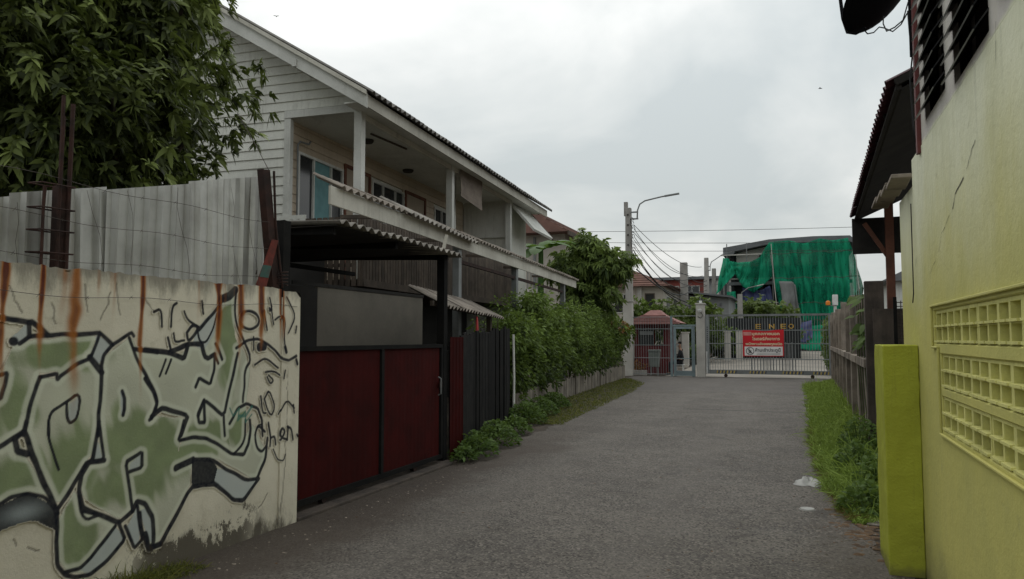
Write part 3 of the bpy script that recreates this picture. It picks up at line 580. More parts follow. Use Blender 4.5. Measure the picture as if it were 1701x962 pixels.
for nm, x0, x1, ya, yb in (('kerb', -4.75, -4.6, 41.0, 56.0), ('kerb', -6.3, -5.05, 38.6, 38.8)):
    m = MB(); k0 = 0.055 if ya > 40 else 0
    for i in range(10):
        a, b = ya+(yb-ya)*i/10, ya+(yb-ya)*(i+1)/10
        m.add([(x0+k0*(a-ya), a, gz(a)-0.05), (x1+k0*(a-ya), a, gz(a)-0.05), (x1+k0*(b-ya), b, gz(b)-0.05), (x0+k0*(b-ya), b, gz(b)-0.05),
               (x0+k0*(a-ya), a, gz(a)+0.15), (x1+k0*(a-ya), a, gz(a)+0.15), (x1+k0*(b-ya), b, gz(b)+0.15), (x0+k0*(b-ya), b, gz(b)+0.15)],
              [(4,5,6,7),(1,2,6,5),(3,0,4,7)] + ([(0,1,5,4)] if i == 0 else []) + ([(2,3,7,6)] if i == 9 else []))
    struct(m.build(nm, mt['kerb']))
struct(bevel(MB().box(-4.30, -3.96, 5.42, 8.62, -0.02, 0.035).build('concrete_sill', mt['darkconcrete']), 0.01))

# ------------------------------------------------------------------ boundary wall with graffiti
WX = -3.98
def seg_dist(Y, Z, pts):
    full = np.full(Y.shape, 9.0); q = np.asarray(pts); m = 0.09
    k = np.nonzero((Y > q[:, 0].min()-m) & (Y < q[:, 0].max()+m) & (Z > q[:, 1].min()-m) & (Z < q[:, 1].max()+m))[0]
    y, z = Y[k], Z[k]; d = np.full(y.shape, 81.0)
    for (a, b), (c, e_) in zip(pts, pts[1:]):
        vx, vz = c-a, e_-b; l2 = vx*vx+vz*vz+1e-9
        t = np.clip(((y-a)*vx+(z-b)*vz)/l2, 0, 1); d = np.minimum(d, (y-a-t*vx)**2+(z-b-t*vz)**2)
    full[k] = np.sqrt(d); return full
def inside(Y, Z, pts):
    r = np.zeros(Y.shape, bool); n = len(pts)
    for i in range(n):
        (x1, y1), (x2, y2) = pts[i], pts[(i+1) % n]
        if y1 == y2: continue
        c = ((y1 > Z) != (y2 > Z)) & (Y < (x2-x1)*(Z-y1)/(y2-y1)+x1); r ^= c
    return r
def smooth(x, a, b):
    t = np.clip((x-a)/(b-a), 0, 1); return t*t*(3-2*t)
def vnoise(Y, Z, s, seed):
    g = np.random.default_rng(seed).random((64, 64)); a = Y*s; b = Z*s; i = np.floor(a).astype(int); j = np.floor(b).astype(int)
    f = a-i; h = b-j; f = f*f*(3-2*f); h = h*h*(3-2*h); i %= 63; j %= 63
    return (g[i, j]*(1-f)+g[i+1, j]*f)*(1-h)+(g[i, j+1]*(1-f)+g[i+1, j+1]*f)*h
def chaikin(p, it, q):
    p = [tuple(v) for v in p]
    for _ in range(it):
        r = [p[0]]
        for a, b in zip(p, p[1:]):
            r += [(a[0]+(b[0]-a[0])*q, a[1]+(b[1]-a[1])*q), (b[0]-(b[0]-a[0])*q, b[1]-(b[1]-a[1])*q)]
        p = r+[p[-1]]
    return p
STROKES = [(w*(1.15 if w > 0.017 else 1.3), chaikin(p, 1 if w > 0.017 else 2, 0.10 if w > 0.017 else 0.22)) for w, p in STROKES]
FILLS = [(k, chaikin(p+[p[0]], 1, 0.08)) for k, p in FILLS]
def marks(Y, Z):
    ru = np.zeros(Y.shape)
    for y0, zb, w, s in RUST:
        wy = w*0.75*(0.45+1.1*vnoise(Y+y0, Z, 7, 3)); k = np.exp(-((Y-y0-0.006*np.sin(Z*9+y0))/wy)**2*1.6)
        tt = smooth(Z, zb-0.25, 1.9); ru = np.maximum(ru, s*k*(0.25*smooth(Z, zb-0.45, zb)+0.75*tt))
    ru = np.maximum(ru, 0.35*smooth(vnoise(Y, Z*0.12, 22, 77), 0.72, 0.95)*smooth(Z, 1.45, 1.95)*vnoise(Y, Z, 3, 78))
    cr = np.zeros(Y.shape)
    for w, p in CRACKS:
        w = max(w, 0.0075)
        d = seg_dist(Y + 0.012*(vnoise(Y, Z, 30, 5)-0.5), Z + 0.012*(vnoise(Y, Z, 30, 6)-0.5), p); cr = np.maximum(cr, 1-smooth(d, 0.3*w, 1.1*w))
    return np.clip(ru*(0.75+0.5*vnoise(Y, Z, 14, 8)), 0, 1), cr
def grid(y0, y1, z0, z1, step, x):
    ny = int(round((y1-y0)/step)); nz = int(round((z1-z0)/step)); Y, Z = np.meshgrid(np.linspace(y0, y1, ny+1), np.linspace(z0, z1, nz+1), indexing='ij')
    V = np.stack([np.full(Y.shape, x), Y, Z], -1).reshape(-1, 3); a = (np.arange(ny)[:, None]*(nz+1)+np.arange(nz)[None, :]).ravel()
    return Y.ravel(), Z.ravel(), V, np.stack([a, a+nz+1, a+nz+2, a+1], 1)
bw = thing('boundary_wall', 'cream rendered wall covered in green graffiti and rust streaks', 'wall', (WX, 5.40, 0))
off = np.array([WX, 5.40, 0.0])
Y, Z, V, F = grid(2.2, 5.17, 0.0, 1.96, 0.008, WX)
V[:, 0] += 0.010*(vnoise(Y, Z, 2.0, 11)-0.5); V[:, 2] += np.where(Z > 1.95, 0.018*(vnoise(Y, Z, 6, 12)-0.5)+0.012*(vnoise(Y, Z, 25, 15)-0.5), 0)
ru, cr = marks(Y, Z)
link('rendered_face', quads_mesh('rendered_face', V-off, F, {'rust': ('FLOAT', ru), 'crack': ('FLOAT', cr)}), mt['wall'], bw)
MB().box(WX-0.15, WX-0.012, -2.0, 5.17, 0, 1.955).build('masonry', mt['wall'], bw)
MB().box(WX-0.008, WX+0.002, -2.0, 2.2, 0, 1.955).build('rendered_face', mt['wall'], bw)
Y, Z, V, F = grid(5.17, 5.405, 0.0, 1.945, 0.012, WX+0.012); ru, cr = marks(Y, Z)
V[:, 2] -= np.where(Z > 1.94, 0.05*smooth(Y, 5.33, 5.41)+0.01*(vnoise(Y, Z, 20, 15)-0.5), 0)
pf = quads_mesh('f', V-off, F, {'rust': ('FLOAT', ru), 'crack': ('FLOAT', cr)})
colm = link('end_column', pf, mt['wall'], bw); MB().box(WX-0.17, WX+0.0085, 5.172, 5.4045, 0, 1.89).build('column_core', mt['wall'], colm)
# spray paint: a thin sheet kept only where there is paint
Y, Z, V, F = grid(2.55, 5.40, 0.02, 1.945, 0.0058, WX+0.0085)
V[:, 0] += np.where(Y > 5.165, 0.008, 0.0)
wobY = Y + 0.010*(vnoise(Y, Z, 11, 21)-0.5); wobZ = Z + 0.010*(vnoise(Y, Z, 11, 22)-0.5)
rgb = np.zeros((len(Y), 3)); al = np.zeros(len(Y))
def over(c, a):
    global rgb, al
    c = np.asarray(c); ao = a + al*(1-a); rgb = (c*a[:, None] + rgb*(al*(1-a))[:, None])/np.maximum(ao, 1e-5)[:, None]; al = ao
fillm = np.zeros(len(Y))
for kd, p in FILLS:
    if kd == 'L': fillm = np.maximum(fillm, inside(wobY, wobZ, p).astype(float))
gr = np.zeros(len(Y))
for cy, cz, ry, rz in GREENS:
    q = np.hypot((Y-cy)/ry, (Z-cz)/rz) + 0.5*(vnoise(Y, Z, 7, 31)-0.5) + 0.55*(vnoise(Y+0.35*Z, Z*0.22, 26, 32)-0.5); gr = np.maximum(gr, 1-smooth(q, 0.75, 1.45))
pale = np.array([0.52, 0.53, 0.42]); green = np.array([0.185, 0.245, 0.11]); cream = np.array([0.55, 0.53, 0.42])
base = pale[None]*(0.88+0.24*vnoise(Y, Z, 5, 33))[:, None]; base = base*(1-0.9*gr)[:, None] + green[None]*(0.85+0.3*vnoise(Y, Z, 12, 35))[:, None]*(0.9*gr)[:, None]
rgb = base; al = fillm*0.96
for k, (w, p) in enumerate(STROKES):                       # pale inner line that follows the outline
    if w < 0.017: continue
    d = seg_dist(wobY, wobZ, p); over((0.64, 0.66, 0.54), (1-smooth(d, 0.5*w+0.020, 0.5*w+0.042))*0.72*fillm)
for kd, p in FILLS:
    if kd == 'G': over((0.46, 0.50, 0.49), inside(wobY, wobZ, p)*(0.75+0.25*vnoise(Y, Z, 6, 41)))
    if kd == 'K':
        g = vnoise(Y, Z, 5, 42); over((0.012, 0.015, 0.022), inside(wobY, wobZ, p)*0.97)
over((0.33, 0.37, 0.38), np.exp(-(((Y-2.98)/0.12)**2+((Z-0.60)/0.05)**2))*0.8*inside(wobY, wobZ, FILLS[-1][1]))
for w, p in STROKES:
    d = seg_dist(wobY, wobZ, p); ww = w*(0.93+0.14*vnoise(Y, Z, 8, 51))*0.5; soft = 0.007 if w > 0.017 else 0.004
    over((0.012, 0.014, 0.022), (1-smooth(d, ww-soft*0.4, ww+soft))*(0.95+0.05*vnoise(Y, Z, 40, 52)))
for w, p in TEAL: over((0.05, 0.17, 0.14), (1-smooth(seg_dist(Y, Z, p), 0.3*w, 0.7*w))*0.8)
al *= 0.965+0.035*vnoise(Y, Z, 60, 61); keep = (al > 0.03)[F].any(1); ru, cr = marks(Y, Z)
used = np.unique(F[keep]); remap = np.zeros(len(Y), int); remap[used] = np.arange(len(used))
link('graffiti', quads_mesh('graffiti', (V-off)[used], remap[F[keep]], {'paint': ('FLOAT_COLOR', np.concatenate([rgb, np.ones((len(al), 1))], 1)[used]), 'cover': ('FLOAT', al[used]), 'rust': ('FLOAT', ru[used]), 'crack': ('FLOAT', cr[used])}), mt['wall'], bw)

# ------------------------------------------------------------------ zinc sheets above the wall
zf = thing('sheet_metal_fence', 'galvanised ribbed metal sheets standing above the graffiti wall', 'fence', (-4.17, 4.0, 0))
for i, (a, b) in enumerate([(0.9, 1.7), (1.68, 2.45), (2.43, 2.99), (2.97, 3.63), (3.61, 4.335), (4.315, 5.19)]):
    m = MB(); n = 40; tilt = random.uniform(-0.01, 0.01); x0 = -4.165 - 0.006*(i % 2); vs = []; last = i == 5
    for k in range(n+1):
        yy = a + (b-a)*k/n; q = (yy*8.2) % 1; rib = 0.030*(1 if q < 0.16 else (0.0 if q > 0.28 else (0.28-q)/0.12)); zt = 2.34+(yy-2.9)*0.247 + (0.02 if i % 2 else 0)
        bend = 0.01*math.sin(yy*2.3+i)
        for zz, s_ in ((1.5, 1), (2.0, 1), (zt, 1)):
            dent = 0.012*math.sin(zz*5+yy*4+i); vs.append((x0+rib+bend+dent*0.6+tilt*(zz-1.5), yy, zz))
    m.v = vs
    for k in range(n):
        for j in range(2): m.f.append((k*3+j, (k+1)*3+j, (k+1)*3+j+1, k*3+j+1))
    o = m.build('metal_sheet', mt['zinc'], zf); s = o.modifiers.new('thickness', 'SOLIDIFY'); s.thickness = 0.002
MB().bar((-4.20, 0.9, 2.1), (-4.20, 5.15, 2.1), 0.03, 0.04).build('rail', mt['rust'], zf)
for yy in (1.2, 2.6, 4.2, 5.1): MB().bar((-4.21, yy, 0), (-4.21, yy, 2.3), 0.035, 0.035).build('post', mt['rust'], zf)

rc = thing('rebar_column', 'bundle of rusty reinforcing bars with ties standing behind the graffiti wall', 'rebar', (-4.05, 3.15, 1.8))
for (x, yy, r, zt) in ((-4.02, 3.06, 0.009, 2.42), (-4.10, 3.12, 0.009, 2.44), (-4.03, 3.165, 0.012, 2.86), (-4.075, 3.20, 0.011, 3.0), (-4.03, 3.225, 0.013, 2.95)):
    MB().tube([(x, yy, 1.6), (x-0.005, yy+0.004, 2.3), (x+0.01, yy-0.01*random.random(), zt)], r, 7).build('bar', mt['rust'], rc)
MB().box(-4.09, -4.04, 3.165, 3.22, 1.6, 2.45).build('steel_core', mt['rust'], rc)
for zz in (2.04, 2.17, 2.30, 2.44):
    MB().tube([(-4.00, 3.03, zz), (-4.00, 3.245, zz+0.006), (-4.11, 3.245, zz+0.008), (-4.11, 3.03, zz+0.004), (-4.00, 3.03, zz)], 0.005, 5).build('tie', mt['rust'], rc)
rp = thing('rusty_post', 'leaning rusty steel channel post on the end of the graffiti wall', 'post', (-4.03, 5.08, 1.95))
m = MB(); a, b = Vector((-4.03, 5.16, 1.93)), Vector((-4.03, 5.0, 2.93))
m.bar(a, b, 0.012, 0.085, (0, 1, 0)); m.bar(a+Vector((-0.03, -0.035, 0)), b+Vector((-0.03, -0.035, 0)), 0.06, 0.010, (0, 1, 0)); m.bar(a+Vector((-0.03, 0.035, 0)), b+Vector((-0.03, 0.035, 0)), 0.06, 0.010, (0, 1, 0))
m.build('channel', mt['rust'], rp)
MB().prism([(-3.995, 4.87, 1.965), (-3.995, 4.99, 1.965), (-3.995, 5.13, 2.36), (-3.995, 5.06, 2.36)], (-0.012, 0, 0)).build('brace_plate', mt['rustred'], rp)
MB().prism([(-3.992, 4.90, 2.04), (-3.992, 5.01, 2.04), (-3.992, 5.045, 2.14), (-3.992, 4.94, 2.14)], (-0.002, 0, 0)).build('paint_patch', mt['teal'], rp)
MB().tube([(-4.0, 5.06, 2.93), (-4.02, 5.12, 2.5), (-4.0, 5.2, 1.97)], 0.010, 6).build('bar', mt['rust'], rp)
MB().tube([(-4.0+0.045*math.cos(t*0.9), 5.2+0.045*math.sin(t*0.9), 1.99+t*0.004) for t in range(30)], 0.005, 5).build('wire_coil', mt['rust'], rp)
nm = ['topmost strand of barbed wire crossing the metal sheets', 'second strand of barbed wire down the metal sheets', 'third strand of barbed wire just above the graffiti wall', 'lowest strand of wire across the top of the graffiti']
for k, zz in enumerate((2.50, 2.27, 2.035, 1.82)):
    m = MB(); x = -4.02 if k < 3 else -3.955; pts = [(x+0.004*math.sin(i), 1.6+(5.05+(0.3 if k == 3 else 0)-1.6)*i/24, zz+0.012*math.sin(i*0.8+k)-0.02*math.sin(math.pi*i/24)) for i in range(25)]
    m.tube(pts, 0.0017, 5)
    for p in pts[1::2]:
        for q in range(2): m.tube([(p[0]-0.012, p[1]+0.012*(q-0.5), p[2]-0.012+q*0.02), (p[0]+0.012, p[1], p[2]+0.012-q*0.02)], 0.0011, 4)
    tag(m.build('barbed_wire', mt['wire']), nm[k], 'wire', 'strands of wire above the wall')
lw = thing('loose_wire', 'thin loose wires hanging down over the metal sheets', 'wire', (-4.0, 4.0, 1.9))
for yy, z0, z1 in ((2.87, 2.3, 1.75), (3.36, 2.45, 1.78), (3.62, 2.5, 1.72), (4.05, 2.6, 1.9), (4.56, 2.7, 1.95), (4.76, 2.75, 1.98)):
    MB().tube([(-4.01+0.005*k, yy+0.03*math.sin(k*1.3+yy*7)+0.02*k, z0+(z1-z0)*k/5) for k in range(6)], 0.0012, 4).build('strand', mt['wire'], lw)
MB().tube([(-4.02, 5.02, 2.93), (-4.1, 4.98, 3.1), (-4.25, 4.9, 3.4)], 0.003, 4).build('strand', mt['wire'], lw)

# ------------------------------------------------------------------ sliding gate, carport, side panel
rg = thing('sliding_gate', 'dark red two-panel sliding gate in black frame beside graffiti wall', 'gate', (-4.1, 7.0, 0))
for a, b in ((5.45, 6.98), (7.03, 8.40)):
    m = MB(); n = 60; vs = []
    for k in range(n+1):
        yy = a+0.02+(b-a-0.04)*k/n; r = 0.0005*(1 if (k % 4) < 2 else -1); vs += [(-4.10+r, yy, 0.13), (-4.10+r, yy, 1.44)]
    m.v = vs; m.f = [(2*k, 2*k+2, 2*k+3, 2*k+1) for k in range(n)]; o = m.build('panel', mt['maroon'], rg); s = o.modifiers.new('t', 'SOLIDIFY'); s.thickness = 0.004
fr = MB(); fr.box(-4.135, -4.075, 5.42, 8.44, 1.435, 1.478).build('top_rail', mt['black'], rg); MB().box(-4.135, -4.075, 5.42, 8.44, 0.085, 0.135).build('bottom_rail', mt['black'], rg)
for a in (5.42, 6.975, 8.40): MB().box(-4.132, -4.078, a, a+0.05, 0.137, 1.433).build('stile', mt['black'], rg)
for yy in (5.98, 7.75):
    w = MB().tube([(-4.14, yy, 0.075), (-4.09, yy, 0.075)], 0.038, 14).build('wheel', mt['rust'], rg)
    MB().box(-4.155, -4.143, yy-0.03, yy+0.03, 0.05, 0.085).build('bracket', mt['steel'], w)
MB().tube([(-4.07, 8.30, 0.86), (-4.035, 8.30, 0.88), (-4.035, 8.30, 1.06), (-4.07, 8.30, 1.08)], 0.009, 6).build('handle', mt['steel'], rg)
MB().box(-4.078, -4.066, 8.34, 8.40, 0.95, 1.02).build('lock_plate', mt['rust'], rg)
cp = thing('carport', 'flat carport of corrugated roof sheets on black posts above red gate', 'carport', (-5.5, 7.3, 0))
for i, (a, b) in enumerate(((6.0, 6.98), (6.93, 7.90), (7.85, 8.80))):
    MB().corr((-3.98, a, 2.655-0.012*i+0.004*(i % 2)), (0, 1, -0.022), (-1, 0, 0.035), b-a, 3.1, 0.152, 0.024, 0.009, ph=a/0.152*6.283).build('roof_sheet', mt['fibro'], cp, smooth=False)
for (x, yy) in ((-4.16, 8.58), (-6.95, 8.58), (-6.95, 5.6), (-4.24, 5.5)): MB().box(x-0.05, x+0.05, yy-0.05, yy+0.05, 0, 2.59 if x > -5 else 2.68).build('post', mt['black'], cp)
MB().box(-7.05, -4.03, 6.0, 8.74, 2.612, 2.618).build('dark_underside', mt['nearblack'], cp)  # added dark sheet stands in for the shade under the roof
for yy in (6.1, 7.3, 8.6): MB().bar((-4.1, yy, 2.575), (-7.0, yy, 2.68), 0.05, 0.07).build('rafter', mt['black'], cp)
MB().bar((-5.6, 5.5, 2.42), (-5.6, 8.8, 2.42), 0.05, 0.05).build('beam', mt['black'], cp)
MB().bar((-4.16, 8.58, 2.64), (-4.10, 8.58, 2.86), 0.02, 0.04).build('bracket', mt['offwhite'], cp)
yw = thing('yard_wall', 'block wall at the back of the carport, coloured dark for its shade', 'wall', (-7.45, 8.0, 0)); MB().box(-7.55, -7.42, 4.6, 10.75, 0, 3.05).build('wall_body', mt['darkwall'], yw)  # dark tone and extra height put the carport shade into the wall
MB().box(-7.42, -4.2, 5.0, 5.12, 0, 2.45).build('side_wall', mt['darkwall'], yw)  # unseen wall added to keep the carport interior dark
gb = thing('partition_board', 'grey cement board partition seen through the carport opening', 'partition', (-6.3, 10, 0))
MB().box(-6.36, -6.32, 9.0, 12.22, 0, 2.28).build('board', mt['greyboard'], gb); MB().box(-6.315, -6.30, 8.4, 12.22, 2.28, 2.33).build('capping', mt['darkwall'], gb); MB().box(-6.37, -6.31, 8.0, 8.98, 0, 2.26).build('board', mt['darkwall'], gb)  # left board near-black: carport shade put into its colour
mp = thing('metal_panel', 'narrow dark red ribbed metal panel beside the black post', 'panel', (-4.1, 8.85, 0))
m = MB(); m.v = []; n = 24
for k in range(n+1):
    r = 0.008 if (k % 6) < 2 else 0; m.v += [(-4.09+r, 8.66+0.40*k/n, 0.04), (-4.09+r, 8.66+0.40*k/n, 1.565)]
m.f = [(2*k, 2*k+2, 2*k+3, 2*k+1) for k in range(n)]; o = m.build('ribbed_sheet', mt['maroon'], mp); s = o.modifiers.new('t', 'SOLIDIFY'); s.thickness = 0.003
MB().box(-4.14, -4.105, 8.66, 9.06, 1.40, 1.45).build('rail', mt['black'], mp)
pf_ = thing('plank_fence', 'black stained upright board fence between red gate and hedge', 'fence', (-4.45, 11.0, 0))
A, B = Vector((-4.14, 9.09, 0)), Vector((-4.86, 12.85, 0)); n = 19; d = (B-A)/n; dn = d.normalized(); nn_ = Vector((dn.y, -dn.x, 0))
for k in range(n):
    p = A + d*(k+0.5); h = 1.62+0.13*k/n+random.uniform(-0.035, 0.035); w = d.length*random.uniform(0.86, 0.97); o_ = nn_*random.uniform(-0.012, 0.012); le = dn*random.uniform(-0.012, 0.012)
    m = MB(); q = [p-dn*w/2+o_, p+dn*w/2+o_]; t_ = nn_*-0.022
    m.prism([q[0]+Vector((0, 0, 0.05)), q[1]+Vector((0, 0, 0.05)), q[1]+le+Vector((0, 0, h)), q[0]+le+Vector((0, 0, h-0.02*random.random()))], t_); m.build('plank', mt['blackwood'], pf_)
for zz in (0.45, 1.3): MB().bar(A-nn_*0.06+Vector((0, 0, zz)), B-nn_*0.06+Vector((0, 0, zz)), 0.04, 0.07).build('rail', mt['black'], pf_)
for k in (0, 0.5, 1): MB().bar(A+(B-A)*k-nn_*0.11, A+(B-A)*k-nn_*0.11+Vector((0, 0, 1.5)), 0.06, 0.06).build('post', mt['black'], pf_)
tag(MB().tube([(-4.84, 12.98, 0), (-4.83, 12.98, 0.8), (-4.84, 12.97, 1.62)], 0.022, 10).build('pipe', mt['white']), 'thin white upright pipe at the end of the black board fence', 'pipe')

# ------------------------------------------------------------------ lean-to and long awning in front of the house
lt = thing('lean_to_roof', 'low lean-to with weathered corrugated sheets behind the black board fence', 'lean-to', (-5.2, 10.3, 0))
A, B = Vector((-4.30, 9.05, 1.97)), Vector((-4.90, 12.6, 1.91)); d = (B-A); U = d.normalized(); Vv = Vector((-1, 0.35, 0.42)).normalized()
for k in range(5): MB().corr(A+d*(k/5)+Vector((0, 0, 0.006*(k % 2))), U, Vv, d.length/5+0.06, 0.85, 0.178, 0.026, 0.008, ph=k*1.1).build('roof_sheet', mt['fibro_top'], lt)
for k in (0.15, 0.98): p = A+d*k+Vector((-0.25, 0, 0)); MB().box(p.x-0.04, p.x+0.04, p.y-0.04, p.y+0.04, 0, p.z+0.06).build('post', mt['brownwood'], lt)
MB().bar(A+Vector((-0.25, 0, 0.05)), B+Vector((-0.25, 0, 0.05)), 0.04, 0.07).build('beam', mt['brownwood'], lt)
tag(MB().prism([(-4.45, 10.35, 1.62), (-4.47, 10.50, 1.60), (-4.50, 10.52, 1.86), (-4.47, 10.42, 1.88)], (-0.02, 0.01, 0)).build('red_cloth', mt['redcloth']), 'small red cloth hanging behind the black board fence', 'cloth')
aw = thing('long_awning', 'long sloping corrugated awning with pale fascia board in front of house', 'awning', (-5.8, 14.5, 0))
A, B = Vector((-5.19, 7.6, 3.27)), Vector((-6.27, 22.3, 3.20)); d = B-A; U = d.normalized(); nrm = Vector((U.y, -U.x, 0)); Vv = (-nrm+Vector((0, 0, 0.46))).normalized()
for k in range(4):
    a, b = A+d*(k/4), A+d*((k+1)/4)-U*0.006; MB().bar(a, b, 0.03, 0.225).build('fascia_board', mt['offwhite'], aw)
for k in range(14): MB().corr(A+d*(k/14)+nrm*0.09+U*(0.14 if k == 0 else 0)+Vector((0, 0, 0.115+0.008*(k % 2))), U, Vv, d.length/14+0.09-(0.14 if k == 0 else 0), 0.46, 0.18, 0.024, 0.009, ph=k*1.7).build('roof_sheet', mt['fibro_top'], aw)
o = MB().corr(A+d*0.14+nrm*0.16+Vector((0, 0, 0.10)), (U+Vector((0, 0, -0.02))), Vv+Vector((0, 0, 0.06)), 3.0, 0.6, 0.18, 0.024, 0.009).build('loose_sheet', mt['fibro'], aw); o['label'] = 'loose sheet lying crooked on the awning edge'
for k in range(5): q = A+U*(2.5+2.8*k)-nrm*0.34+Vector((0, 0, 0.15)); MB().bar(q, Vector((-6.86-0.06*(q.y-10.9)+0.15, q.y, q.z+0.05)), 0.05, 0.06).build('tie_beam', mt['brownwood'], aw)
for s in (4.6, 8.30, 13.27):
    p = A+U*s-nrm*0.09; MB().box(p.x-0.06, p.x+0.06, p.y-0.06, p.y+0.06, 0, 3.22).build('post', mt['steel'], aw)
MB().bar(A+U*4.6-nrm*0.09+Vector((0, 0, -0.32)), A+U*13.2-nrm*0.09+Vector((0, 0, -0.32)), 0.05, 0.06).build('tie_rail', mt['rust'], aw)
for k in range(8):
    p = A+d*((k+0.5)/8)-nrm*0.02; MB().bar(p+Vector((0, 0, 0.04)), p-nrm*0.36+Vector((0, 0, 0.20)), 0.05, 0.07).build('rafter', mt['brownwood'], aw)

# ------------------------------------------------------------------ the two-storey timber house (built in its own axes: +x to the lane, +y along the lane)
HO = thing('timber_house', 'white weatherboard two-storey house with long balcony and gable roof', 'house', (-6.86, 10.9, 0), R(3.5))
def H(m, name, mat, parent=None, smooth=False): return m.build(name, mat, parent or HO, smooth, world=False)
SL = 0.616
def roofz(x): return 5.45 + (0.45 - x)*SL if x > -4.1 else 5.45 + (0.45+4.1)*SL - (-4.1-x)*SL
H(MB().box(-6.8, -1.46, 0.03, 10.6, 0, 5.42), 'wall_core', mt['siding'])
# gable siding boards, each lapped over the one below
z = 0.1
while z < 8.0:
    zt = z+0.162; xr = -1.40 if z < 5.42 else 0.45-(zt-5.47)/SL; xl = -6.8 if z < 5.42 else -8.65+(zt-5.47)/SL
    xr = min(xr, -0.06) if z >= 5.42 else xr
    if xr-xl > 0.3:
        m = MB(); m.add([(xl, -0.006, zt+0.01), (xr, -0.006, zt+0.01), (xr, -0.030, z), (xl, -0.030, z), (xl, 0.03, zt+0.01), (xr, 0.03, zt+0.01), (xr, 0.03, z), (xl, 0.03, z)],
                        [(3,2,1,0),(4,5,6,7),(0,1,5,4),(1,2,6,5),(2,3,7,6),(3,0,4,7)]); H(m, 'siding_board', mt['siding'])
    z += 0.165
H(MB().box(-1.455, -1.33, -0.045, 0.05, 2.5, 5.42), 'corner_board', mt['white'])
H(MB().box(-1.45, 0.05, -0.06, 0.06, 5.40, 5.53), 'gable_beam', mt['white'])
# balcony back wall with boards around its openings
ops = [(0.36, 1.86, 3.72, 4.86, 'w'), (2.02, 2.98, 2.55, 4.98, 'd'), (3.18, 4.68, 4.02, 4.92, 'w'), (4.86, 5.92, 2.55, 4.98, 'd'), (6.6, 8.0, 4.0, 4.9, 'w')]
z = 2.56
while z < 5.40:
    cuts = [0.06]
    for a, b, c, d_, k in ops:
        if c < z+0.15 and d_ > z: cuts += [a-0.05, b+0.05]
    cuts.append(8.68)
    for a, b in zip(cuts[::2], cuts[1::2]):
        if b-a > 0.05:
            m = MB(); m.add([(-1.42, a, z+0.16), (-1.42, b, z+0.16), (-1.40, b, z), (-1.40, a, z), (-1.46, a, z+0.16), (-1.46, b, z+0.16), (-1.46, b, z), (-1.46, a, z)], [(0,3,2,1),(4,5,6,7),(0,1,5,4),(1,2,6,5),(2,3,7,6),(3,0,4,7)])
            H(m, 'inner_board', mt['siding_in'])
    z += 0.155
for i, (a, b, c, d_, k) in enumerate(ops):
    if k == 'w':
        w = H(MB().holed((-1.385, a-0.05, c-0.05), (0, 1, 0), (0, 0, 1), b-a+0.1, d_-c+0.1, [(0.05, 0.05+(b-a)*0.31, 0.05, d_-c+0.05), (0.08+(b-a)*0.31, 0.05+(b-a)*0.72, 0.05, d_-c+0.05), (0.08+(b-a)*0.72, b-a+0.05, 0.05, d_-c+0.05)], 0.07), 'window', mt['white'])
        for q, (u0, u1) in enumerate(((0, 0.31), (0.33, 0.72), (0.74, 1))):
            H(MB().box(-1.435, -1.43, a+(b-a)*u0, a+(b-a)*u1, c, d_), 'pane', mt['curtain'] if (i == 0 and q == 1) else mt['glass'], w)
    else:
        w = H(MB().holed((-1.38, a-0.07, c), (0, 1, 0), (0, 0, 1), b-a+0.14, d_-c+0.07, [(0.07, b-a+0.07, 0, d_-c)], 0.08), 'door_frame', mt['redwood'])
        dd = H(MB().box(-1.44, -1.41, a, b, c, d_), 'door', mt['door'], w)
H(MB().tube([(-1.36, 0.25, 3.6), (-1.36, 0.24, 5.0), (-1.33, 0.27, 5.06), (-1.33, 0.55, 5.08), (-1.33, 0.6, 5.14)], 0.018, 8), 'drain_pipe', mt['steel'])
# balcony
H(MB().box(-1.45, 0.12, -0.02, 8.75, 2.42, 2.54), 'balcony_floor', mt['brownwood'])
for yy in (0.0, 4.15, 8.52): H(MB().box(-0.07, 0.07, yy-0.07, yy+0.07, 2.54, 5.40), 'post', mt['white'])
H(MB().tube([(-0.35, 5.3, 2.54), (-0.35, 5.3, 5.4)], 0.03, 8), 'downpipe', mt['white'])
k = 0; yy = -0.10
while yy < 8.62:
    w = random.uniform(0.088, 0.098); gap = 0.022 if yy < 3.4 else 0.010
    H(MB().box(0.075, 0.095, yy, yy+w, 2.42+random.uniform(-.01, .01), 3.60+random.uniform(-.012, .012)), 'slat', mt['brownwood']); yy += w+gap
x = -0.97
while x < 0.06: H(MB().box(x, x+0.085, -0.085, -0.065, 2.42, 3.60), 'slat', mt['brownwood']); x += 0.112
for zz in (2.75, 3.42): H(MB().box(0.035, 0.073, 0.08, 8.6, zz, zz+0.06), 'rail', mt['brownwood']); H(MB().box(-1.0, 0.03, -0.06, -0.03, zz, zz+0.06), 'rail', mt['brownwood'])
H(MB().holed((-1.47, -0.09, 3.12), (1, 0, 0), (0, 0, 1), 0.50, 0.55, [(0.06, 0.11, 0.46, 0.48), (0.2, 0.25, 0.46, 0.48), (0.34, 0.39, 0.46, 0.48)], 0.03), 'balcony_panel', mt['siding'])
H(MB().box(-1.40, 0.0, 8.70, 8.78, 4.38, 5.42), 'end_panel', mt['white']); H(MB().box(-1.44, -1.3, 8.70, 8.8, 2.54, 4.38), 'end_panel', mt['white'])
H(MB().box(-1.50, -0.02, 0.06, 8.7, 5.405, 5.43), 'ceiling', mt['white'])
for (x, yy) in ((-0.75, 1.68), (-1.1, 4.3), (-0.8, 7.2)):
    c = H(MB().lathe((x, yy, 5.345), [(0.001, 0), (0.10, 0.0), (0.125, 0.03), (0.125, 0.06)], 16), 'ceiling_lamp', mt['clay'])
